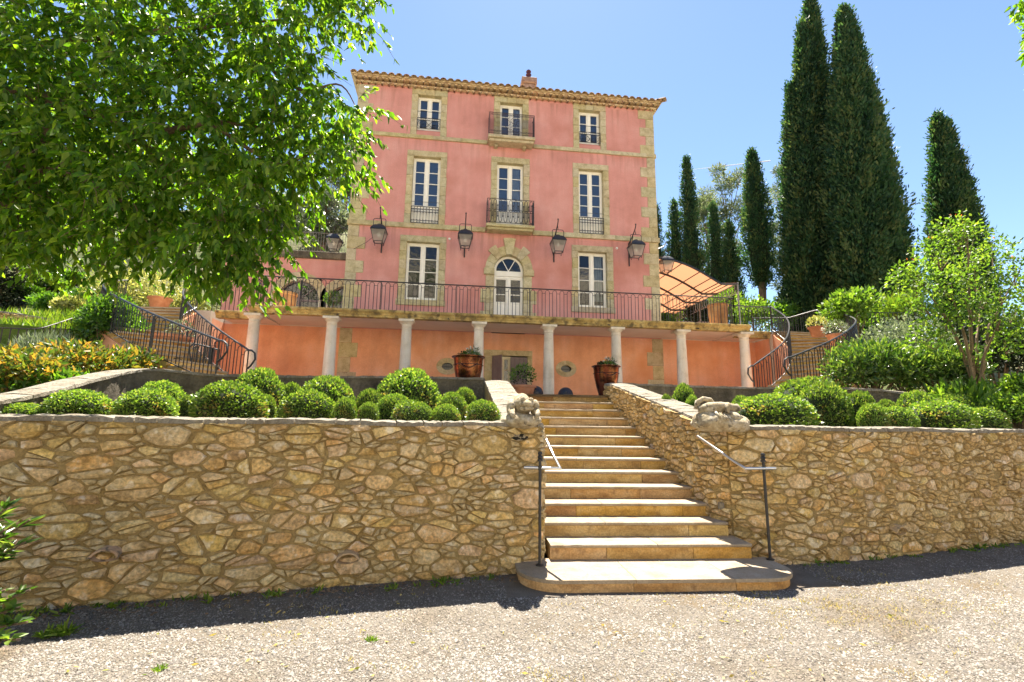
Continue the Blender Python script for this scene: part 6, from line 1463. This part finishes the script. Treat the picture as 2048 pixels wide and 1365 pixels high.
shrub('leafy_shrub', 'bright green shrub at the right edge below the small tree', 'shrub', 2035, 738, 90, 9.0, 'lf_lime', 2200, 0.09, 0.045, 1.6, 47)
shrub('ground_cover', 'low bright yellow green ground cover at the right end of the right bed', 'ground cover', 2025, 792, 150, 8.3, 'lf_lime', 3600, 0.06, 0.035, 1.5, 48, 12)
shrub('broad_leaf_plant', 'cluster of broad bright leaves behind the right bed', 'plant', 1915, 775, 120, 9.2, 'lf_lime', 420, 0.26, 0.075, 1.62, 49, six=True, up=1.0)
for k, (px, py, w, D, mm, lab) in enumerate([(1345, 575, 90, 24, 'lf_lime', 'sunlit light green shrub beyond the canopy, nearest the house'), (1440, 560, 110, 25, 'lf_lime', 'sunlit yellow green shrub seen under the outer edge of the canopy'), (1500, 585, 90, 23, 'lf_lime', 'yellow green shrub behind the right end of the terrace railing'), (1580, 560, 80, 30, 'lf_silver', 'blue green shrub on the slope between the cypress trunks'), (1560, 590, 90, 24, 'lf_green', 'green shrub at the top of the right curved steps'), (1395, 580, 70, 22, 'lf_dark', 'dark climbing plant on the rear canopy post'), (1332, 618, 26, 18.5, 'lf_green', 'dark clipped shrub at the right corner of the house')]):
    shrub('garden_shrub', lab, 'shrub', px, py, w, D, mm, 2400, 0.15, 0.08, None if px != 1332 else 4.85, 60+k, grp='shrubs on the right slope')
# small multi stemmed tree at the right
q = P(1955, 780, 9.9); zb = 2.0; t = thing('small_tree', 'small lime green tree with several bare stems in the right bed', 'tree', (q[0], q[1], zb))
rs = random.Random(77); heads = []; stm = MB()
for (px, py, dD) in [(1830, 545, 0), (1870, 500, 0.3), (1935, 470, 0.0), (1990, 500, 0.4), (2040, 540, 0.2), (2080, 590, 0), (1845, 600, -0.5), (1895, 565, -0.5), (1950, 545, -0.6), (2010, 575, -0.5), (1880, 640, -0.3), (1940, 615, -0.7), (2000, 640, -0.6), (2060, 650, -0.4), (1915, 520, 0.6), (1965, 590, 0.6), (2030, 620, 0.6), (1855, 680, -0.2), (2020, 690, -0.3), (1912, 455, 0.1), (1815, 560, 0.1)]:
    heads.append(P(px, py, 9.9+dD)-np.array([q[0], q[1], zb]))
for k in range(6):
    hh = heads[[0, 2, 4, 7, 12, 15][k]]; b0 = np.array([rs.uniform(-0.12, 0.12), rs.uniform(-0.1, 0.1), -0.1]); mid = hh*0.55+np.array([0, 0, 0.1]); mid[:2] *= 0.62
    stm = MB(); stm.tube([tuple(b0), tuple(b0*0.5+mid*0.5), tuple(mid), tuple(hh)], [0.05, 0.04, 0.028, 0.008], 6); stm.build('stem', MT['bark_pale'], t, org=(0, 0, 0))
ms = []; tw = MB()
for hh in heads:
    for k in range(5):
        c = hh+rng.normal(0, 0.14, 3); tw.tube([tuple(hh*0.86), tuple(c)], [0.010, 0.003], 4)
    per = 270; d = sph(per); p = d*(rng.random(per)[:, None]**0.4)*np.array([0.46, 0.46, 0.30])+hh; ms.append(leaf_mesh('crown', MT['lf_lime'], p, d*0.5+rng.normal(0, 0.6, (per, 3))+np.array([0, 0, 0.15]), rng.uniform(0.055, 0.105, per), rng.uniform(0.032, 0.055, per), six=True))
obj('crown', join_np('crown', ms), t); tag(tw.build('twigs', MT['bark_pale'], t, org=(0, 0, 0)), kind='stuff')
tipm = leaf_mesh('red_tips', leaf_mat('red_tip_leaf', [(0.5, 0.10, 0.03), (0.5, 0.2, 0.05)], 0.4), np.array([heads[i]+np.array([rng.normal(0, 0.08), 0, 0.26]) for i in (0, 1, 2, 3, 4, 20, 19) for _ in range(5)]), rng.normal(0, 0.4, (35, 3))+np.array([0, 0, 1.0]), 0.06, 0.025); obj('red_tips', tipm, t)

# oleander and pittosporum at the left edge, in front of the wall
def spray_plant(name, label, cat, base, tips, m, ln, wd, per, spread=0.3, zb=0.0):
    t = thing(name, label, cat, tuple(base)); po = np.array(base); ms = []; st = MB()
    for tip in tips:
        tp = np.array(tip)-po; b0 = np.array([rng.normal(0, 0.05), rng.normal(0, 0.05), 0]); pts = cyc([b0, tp*0.5+np.array([0, 0, 0.12]), tp], 10); st.tube([tuple(p) for p in pts], [0.014]*8+[0.008]*3, 5)
        k = per; u = rng.uniform(0.45, 1.0, k); p = np.array([pts[int(x*10)] for x in u]); a = rng.uniform(0, 6.283, k); d = np.stack([np.cos(a), np.sin(a), rng.uniform(0.0, 0.9, k)], -1)+nrm(tp-pts[6])*0.6
        ms.append(leaf_mesh('foliage', MT[m], p, d, rng.uniform(0.7, 1.2, k)*ln, rng.uniform(0.8, 1.2, k)*wd, six=True, droop=0.18, up=np.broadcast_to(np.array([0, 0, 1.0]), (k, 3))+rng.normal(0, 0.3, (k, 3))))
    obj('foliage', join_np('foliage', ms), t); st.build('stems', MT['bark'], t, org=(0, 0, 0)); return t
q = P(-190, 1200, 3.7); spray_plant('oleander', 'oleander with long narrow leaves coloured dark for shade at the left edge before the wall', 'shrub', (q[0], q[1], 0), [P(px, py, D) for px, py, D in ((30, 1000, 3.7), (-10, 1010, 3.7), (60, 1040, 3.75), (10, 1060, 3.6), (-40, 1040, 3.6), (50, 1085, 3.7), (-20, 1100, 3.6), (20, 1110, 3.65), (-70, 1000, 3.8))], 'lf_laurel', 0.17, 0.028, 40)  # dark laurel leaf colour stands in for the overhanging tree's shade
q = P(-160, 1290, 3.2); spray_plant('pittosporum', 'bright green low shrub with rounded leaves at the left edge near the gravel', 'shrub', (q[0], q[1], 0), [P(px, py, D) for px, py, D in ((60, 1180, 3.3), (40, 1215, 3.25), (10, 1180, 3.3), (55, 1245, 3.2), (20, 1250, 3.2), (-20, 1200, 3.2), (0, 1285, 3.1), (40, 1280, 3.1), (-40, 1250, 3.1))], 'lf_lime', 0.085, 0.036, 42)

# ------------------------------------------------------------------ left garden: wavy railing, dry stone wall, pedestals, lawn
rl = [P(px, py, D) for px, py, D in ((-60, 722, 10.2), (0, 722, 10.4), (60, 722, 10.6), (95, 712, 10.9), (150, 690, 11.6), (200, 672, 12.2))]
picket('garden_railing', 'wavy iron railing with hooked bars across the left garden', [tuple(p) for p in cyc(rl, 24)], 0.72, 0.135, 0.011, 'iron_rust')
picket('garden_railing', 'faint iron railing high on the slope behind the left lawn', [tuple(P(px, py, 24)) for px, py in ((60, 545), (110, 545), (160, 556))], 0.75, 0.16, 0.012, 'iron_grey')
picket('garden_railing', 'pale topped iron railing behind the silvery shrub at the right', [tuple(P(px, py, 15)) for px, py in ((1745, 660), (1800, 660), (1905, 662))], 0.55, 0.14, 0.012, 'iron')
rr = [tuple(P(px, py, D)[:2]) for px, py, D in ((-80, 650, 13.2), (0, 650, 13.5), (90, 650, 14.0), (175, 655, 14.6), (230, 660, 15.2))]
w_ = thing('dry_stone_wall', 'low dry stone wall holding the upper lawn at the left', 'stone wall', (rr[2][0], rr[2][1], 3.5)); pw = Path(rr)
rubble_wall(w_, pw, [(0, pw.L, lambda u: 3.75, lambda u: 4.52+0.05*math.sin(u*2), [(0.16, 30), (0.12, 160), (0.09, 300)], 0.012)], 0.4, 9, cap=True)
for px, D, lab in ((43, 11.4, 'pale square stone pedestal behind the wavy railing at the far left'), (78, 11.9, 'rough stone block right of the pale pedestal behind the wavy railing')):
    a = P(px, 668, D); b = MB(); b.bbox(a[0]-0.17, a[0]+0.17, a[1]-0.17, a[1]+0.17, a[2]-0.75, a[2], 0.02); o = b.build('pedestal', MT['column' if px < 60 else 'coping'], None, org=(a[0], a[1], a[2]-0.75)); o.location = (a[0], a[1], a[2]-0.75); tag(o, lab, 'pedestal')
def grass_patch(px0, px1, D0, D1, n, ln, m='lf_grass', zoff=0.0, zfix=None):
    D = rng.uniform(D0, D1, n); px = rng.uniform(px0, px1, n); pts = np.array([P(a, 700, d) for a, d in zip(px, D)]); z = terrain(pts[:, 0], pts[:, 1]) if zfix is None else np.full(n, zfix); p = np.stack([pts[:, 0], pts[:, 1], z+zoff], -1)
    return leaf_mesh('grass', MT[m], p, rng.normal(0, 0.35, (n, 3))+np.array([0, 0, 1.0]), rng.uniform(0.6, 1.3, n)*ln, 0.02*np.ones(n)*ln/0.2)
lw = MB(); 
def lawn(name, pts, z):
    b = MB(); vs = [(p[0], p[1], z) for p in pts]; b.add(vs+[(p[0], p[1], z-1.6) for p in pts], [tuple(range(len(pts)))]+[(i, (i+1) % len(pts), len(pts)+(i+1) % len(pts), len(pts)+i) for i in range(len(pts))]); return tag(b.build(name, m_lawn), kind='structure')
m_lawn = mat('lawn_ground', [(0.05, 0.09, 0.015), (0.10, 0.15, 0.025), (0.16, 0.18, 0.05)], 2, 0.95, 0.8, 30)
lawn('upper_lawn', [P(-150, 700, 13.7), P(240, 700, 15.4), P(300, 700, 22), P(-150, 700, 22)], 4.50); lawn('lower_lawn', [P(-150, 700, 10.4), P(165, 700, 11.6), P(185, 700, 14.5), P(-150, 700, 13.4)], 3.72)
tag(obj('grass', grass_patch(-120, 235, 13.9, 21, 9000, 0.32, zfix=4.5)), kind='stuff')
tag(obj('grass', grass_patch(-120, 170, 11.2, 13.6, 3500, 0.25, zfix=3.72)), kind='stuff')
# dry weeds on the gravel
cx_ = np.concatenate([rng.normal(1640, 190, 90), rng.uniform(250, 2040, 50), rng.normal(1130, 90, 22), rng.normal(1850, 120, 30)]); cd_ = np.concatenate([rng.normal(4.7, 0.25, 90), rng.uniform(3.0, 5.0, 50), rng.normal(3.3, 0.12, 22), rng.normal(5.2, 0.5, 30)]); px_ = np.repeat(cx_, 12)+rng.normal(0, 12, len(cx_)*12); D_ = np.repeat(cd_, 12)+rng.normal(0, 0.035, len(cd_)*12)
pw_ = np.array([P(a, 1200, d) for a, d in zip(px_, D_)]); wy_ = np.where(pw_[:, 0] < 5.5, -10.6-(4.4-pw_[:, 0])*0.175, -10.5+(pw_[:, 0]-7.4)*0.2); kp = (pw_[:, 1] < wy_-0.03) & ~((pw_[:, 0] > 3.95) & (pw_[:, 0] < 7.4) & (pw_[:, 1] > -11.36)); pw_ = pw_[kp]
cl_ = pw_+np.stack([rng.normal(0, 0.02, len(pw_)), rng.normal(0, 0.02, len(pw_)), -pw_[:, 2]], -1)
tag(obj('dry_grass', leaf_mesh('dry_grass', MT['lf_dry'], cl_, rng.normal(0, 0.6, (len(cl_), 3))+np.array([0, 0, 0.8]), rng.uniform(0.015, 0.05, len(cl_)), 0.005)), kind='stuff')
for k, (px, py, s, lab) in enumerate([(1128, 1172, 0.09, 'small green weed against the left part of the lowest step'), (1195, 1172, 0.08, 'small green weed in the joint of the lowest step'), (128, 1272, 0.14, 'tuft of green weed on the gravel near the left edge'), (92, 1275, 0.11, 'smaller weed tuft left of the larger one near the left edge'), (320, 1340, 0.05, 'tiny weed on the gravel at the lower left'), (742, 1282, 0.05, 'tiny weed on the sunlit gravel below the left wall')]):
    q = onZ(px, py, 0.0); kk = 46; dd = sph(kk); dd[:, 2] = np.abs(dd[:, 2])+0.5; me = leaf_mesh('weed', MT['lf_grass'], rng.normal(0, 0.02, (kk, 3))*np.array([1, 1, 0]), dd, rng.uniform(0.5, 1.2, kk)*s, s*0.16, six=True, droop=0.2); o = obj('weed', me, None, tuple(q)); tag(o, lab, 'weed')
# weeds and leaf litter along the foot of the walls
ux = np.concatenate([rng.beta(0.6, 0.9, 60)*4.4-0.4, rng.uniform(7.6, 12.0, 45)]); uy = np.where(ux < 5.5, -10.58-(4.42-ux)*0.163, -10.50+(ux-7.4)*0.195)-rng.uniform(0.02, 0.22, len(ux))
kk = 9; pw2 = np.repeat(np.stack([ux, uy, np.zeros(len(ux))], -1), kk, 0)+rng.normal(0, 0.025, (len(ux)*kk, 3))*np.array([1, 1, 0]); hs_ = np.repeat(rng.uniform(0.25, 1.0, len(ux))**2, kk)
tag(obj('weeds', leaf_mesh('weeds', MT['lf_grass'], pw2, rng.normal(0, 0.7, (len(pw2), 3))+np.array([0, 0, 0.8]), 0.03+0.075*hs_, 0.010+0.012*hs_, six=True, droop=0.2)), kind='stuff')
n = 900; lx = rng.uniform(-0.6, 4.2, n); ly = -10.60-(4.42-lx)*0.163-np.abs(rng.normal(0, 0.16, n)); tag(obj('leaf_litter', leaf_mesh('leaf_litter', MT['bark'], np.stack([lx, ly, np.full(n, 0.012)], -1), rng.normal(0, 1, (n, 3))*np.array([1, 1, 0.15]), rng.uniform(0.015, 0.05, n), rng.uniform(0.008, 0.02, n))), kind='stuff')
# fallen leaves
n = 90; q_ = np.array([onZ(a, b_, 0.018) for a, b_ in zip(rng.uniform(60, 1900, n), rng.uniform(1190, 1360, n))]); tag(obj('fallen_leaves', leaf_mesh('fallen_leaves', MT['lf_dry'], q_, rng.normal(0, 1, (n, 3))*np.array([1, 1, 0.1]), rng.uniform(0.03, 0.06, n), 0.018)), kind='stuff')

# ------------------------------------------------------------------ big overhanging tree at the upper left
q0 = P(-420, 1100, 3.9); base = np.array([q0[0], q0[1], 0.0])
tree = thing('overhanging_tree', 'large leafy tree at the left whose branches hang over the wall and garden', 'tree', tuple(base))
CL = [(40, 40, 4.2, 120), (170, 30, 4.6, 120), (300, 50, 4.3, 120), (430, 30, 4.5, 115), (550, 60, 4.2, 100), (640, 30, 4.6, 72), (712, 25, 4.4, 58), (60, 170, 4.0, 115), (190, 160, 4.5, 115), (320, 170, 4.1, 115), (450, 150, 4.5, 110), (560, 175, 4.2, 90), (660, 240, 4.2, 68), (716, 232, 4.5, 40), (600, 260, 4.5, 90), (40, 300, 4.3, 110), (160, 290, 4.0, 110), (290, 290, 4.5, 110), (410, 270, 4.1, 105), (520, 290, 4.5, 95), (640, 320, 4.3, 66), (702, 318, 4.5, 40), (40, 410, 4.0, 95), (150, 400, 4.4, 95), (270, 400, 4.0, 95), (385, 390, 4.4, 95), (490, 380, 4.1, 85), (585, 380, 4.4, 58), (30, 480, 4.2, 60), (110, 485, 4.0, 55), (240, 480, 4.2, 60), (330, 475, 4.3, 62), (420, 485, 4.0, 70), (500, 475, 4.2, 62), (450, 535, 4.1, 40), (525, 552, 4.2, 36), (560, 470, 4.3, 40), (385, 525, 4.2, 40), (130, 520, 4.3, 30), (215, 545, 4.0, 22), (-80, 100, 4.2, 130), (-100, 260, 4.0, 130), (-90, 400, 4.2, 110), (30, 330, 6.3, 90), (120, 250, 6.6, 90), (-60, 430, 6.2, 110), (-170, 300, 6.4, 150), (-160, 480, 5.6, 110), (430, 350, 5.8, 52), (330, 330, 5.7, 60), (200, -90, 4.4, 130), (450, -90, 4.4, 120), (640, -70, 4.4, 90)]
# limbs
lm = MB(); lm.tube([(0, 0, -0.3), (0.1, 0.1, 1.4), (0.35, 0.2, 2.6), (0.7, 0.3, 3.4), (1.0, 0.3, 4.4)], [0.24, 0.20, 0.17, 0.13, 0.07], 10); lm.build('trunk', MT['bark'], tree, org=(0, 0, 0))
def limb(pts, r0, r1):
    w = [P(*p)-base for p in pts]; pp = cyc(w, 16); b = MB(); b.tube([tuple(p) for p in pp], [r0+(r1-r0)*i/16 for i in range(17)], 7); b.build('limb', MT['bark'], tree, org=(0, 0, 0))
limb([(-300, 230, 4.0), (-120, 200, 4.1), (20, 185, 4.2), (140, 215, 4.15), (215, 240, 4.15), (300, 268, 4.15), (420, 245, 4.2), (520, 255, 4.3)], 0.085, 0.014)
limb([(-300, 180, 4.1), (-60, 120, 4.3), (150, 80, 4.4), (350, 60, 4.4), (560, 40, 4.4)], 0.07, 0.01)
limb([(-250, 300, 4.0), (0, 330, 4.1), (140, 350, 4.1), (240, 400, 4.1), (330, 470, 4.2)], 0.05, 0.008)
limb([(215, 240, 4.3), (300, 300, 4.2), (330, 370, 4.2), (310, 440, 4.2), (318, 500, 4.2)], 0.035, 0.006)
limb([(420, 245, 4.2), (500, 300, 4.2), (560, 330, 4.3), (640, 300, 4.3)], 0.025, 0.005)
limb([(520, 120, 4.4), (600, 180, 4.4), (680, 170, 4.5), (720, 230, 4.5)], 0.02, 0.004)
ms = []; tw = MB(); singles = []
for (px, py, D, rp) in CL:
    c = P(px, py, D)-base; r = rp/F_PX*D; nt = max(5, int(140*(rp/110)**2))
    for k in range(nt):
        s0 = c+sph(1)[0]*r*rng.random()**0.4*np.array([1, 1.25, 1]); out = nrm((s0-c)[None])[0]; a = rng.uniform(0, 6.283)
        d0 = np.array([math.cos(a), math.sin(a), 0.15])*0.7+out*0.5+np.array([0.15, -0.1, 0]); L = rng.uniform(0.14, 0.32)
        u = np.linspace(0, 1, 8)[:, None]; pts = s0+d0*L*u+np.array([0, 0, -1.0])*L*0.75*u*u
        if k % 2 == 0: tw.tube([tuple(pts[i]) for i in (0, 3, 7)], [0.004, 0.003, 0.0015], 3, cap=False)
        m8 = 11; uu = rng.uniform(0.05, 1.0, m8); pp = s0+d0*L*uu[:, None]+np.array([0, 0, -1.0])*L*0.75*(uu*uu)[:, None]
        aa = rng.uniform(0, 6.283, m8); dr = np.stack([np.cos(aa)*0.6, np.sin(aa)*0.6, rng.uniform(-1.1, -0.25, m8)], -1)+d0*0.5
        ms.append((pp, dr))
pp = np.concatenate([a for a, b in ms]); dr = np.concatenate([b for a, b in ms]); nL = len(pp)
dist = np.linalg.norm(pp+base-CAM, axis=1); order = np.argsort(dist+rng.random(nL)*0.8); si = order[:260]; mi = np.setdiff1d(np.arange(nL), si)
def fit_up(k): return rng.normal(0, 0.7, (k, 3))+np.array([0.1, -0.3, 0.9])
obj('crown', leaf_mesh('crown', MT['lf_tree'], pp[mi], dr[mi], rng.uniform(0.056, 0.094, len(mi)), rng.uniform(0.029, 0.044, len(mi)), six=True, droop=0.18, up=fit_up(len(mi)), fold=0.10), tree)
tag(tw.build('twigs', MT['bark'], tree, org=(0, 0, 0)), kind='stuff')
LV = [leaf_mesh('leaf', MT['lf_tree'], np.zeros((1, 3)), np.array([[0.3, 0, -1.0]]), 0.08, 0.037, np.array([0.15+0.2*k]), six=True, droop=0.15, fold=0.1) for k in range(5)]
for j, i in enumerate(si): obj('leaf', LV[j % 5], tree, tuple(pp[i]), rng.uniform(0, 6.28), (1, 1, rng.uniform(0.8, 1.1)))
# sprig of another tree at the upper right edge
q0 = P(2330, 900, 6.2); t = thing('edge_tree', 'leafy sprigs of a tree entering at the upper right corner', 'tree', (q0[0], q0[1], 0.0)); b0 = np.array([q0[0], q0[1], 0.0]); ms = []
b = MB(); b.tube([(0, 0, -0.2), (0.05, 0, 2.5), (0.0, 0.1, 5.5)], [0.14, 0.11, 0.04], 8); b.build('trunk', MT['bark'], t, org=(0, 0, 0)); b = MB()
for (px, py, rp) in ((2050, 15, 26), (2075, 70, 30), (2062, 110, 14), (2110, 20, 60), (2150, 120, 80), (2200, 40, 90), (2180, 220, 90), (2250, 150, 100), (2120, 170, 40)):
    c = P(px, py, 6.0)-b0; r = rp/F_PX*6.0; k = int(26+rp*3.0); d = sph(k); ms.append(leaf_mesh('crown', MT['lf_tree'], c+d*r*(rng.random(k)[:, None]**0.4), d*0.4+rng.normal(0, 0.5, (k, 3))+np.array([0, 0, -0.6]), rng.uniform(0.07, 0.12, k), rng.uniform(0.035, 0.05, k), six=True, droop=0.15)); b.tube([(0, 0.1, 4.6), tuple((c+np.array([0, 0, 4.6]))/2+np.array([0, 0, 0.3])), tuple(c)], [0.03, 0.015, 0.004], 5)
obj('crown', join_np('crown', ms), t); b.build('limbs', MT['bark'], t, org=(0, 0, 0))
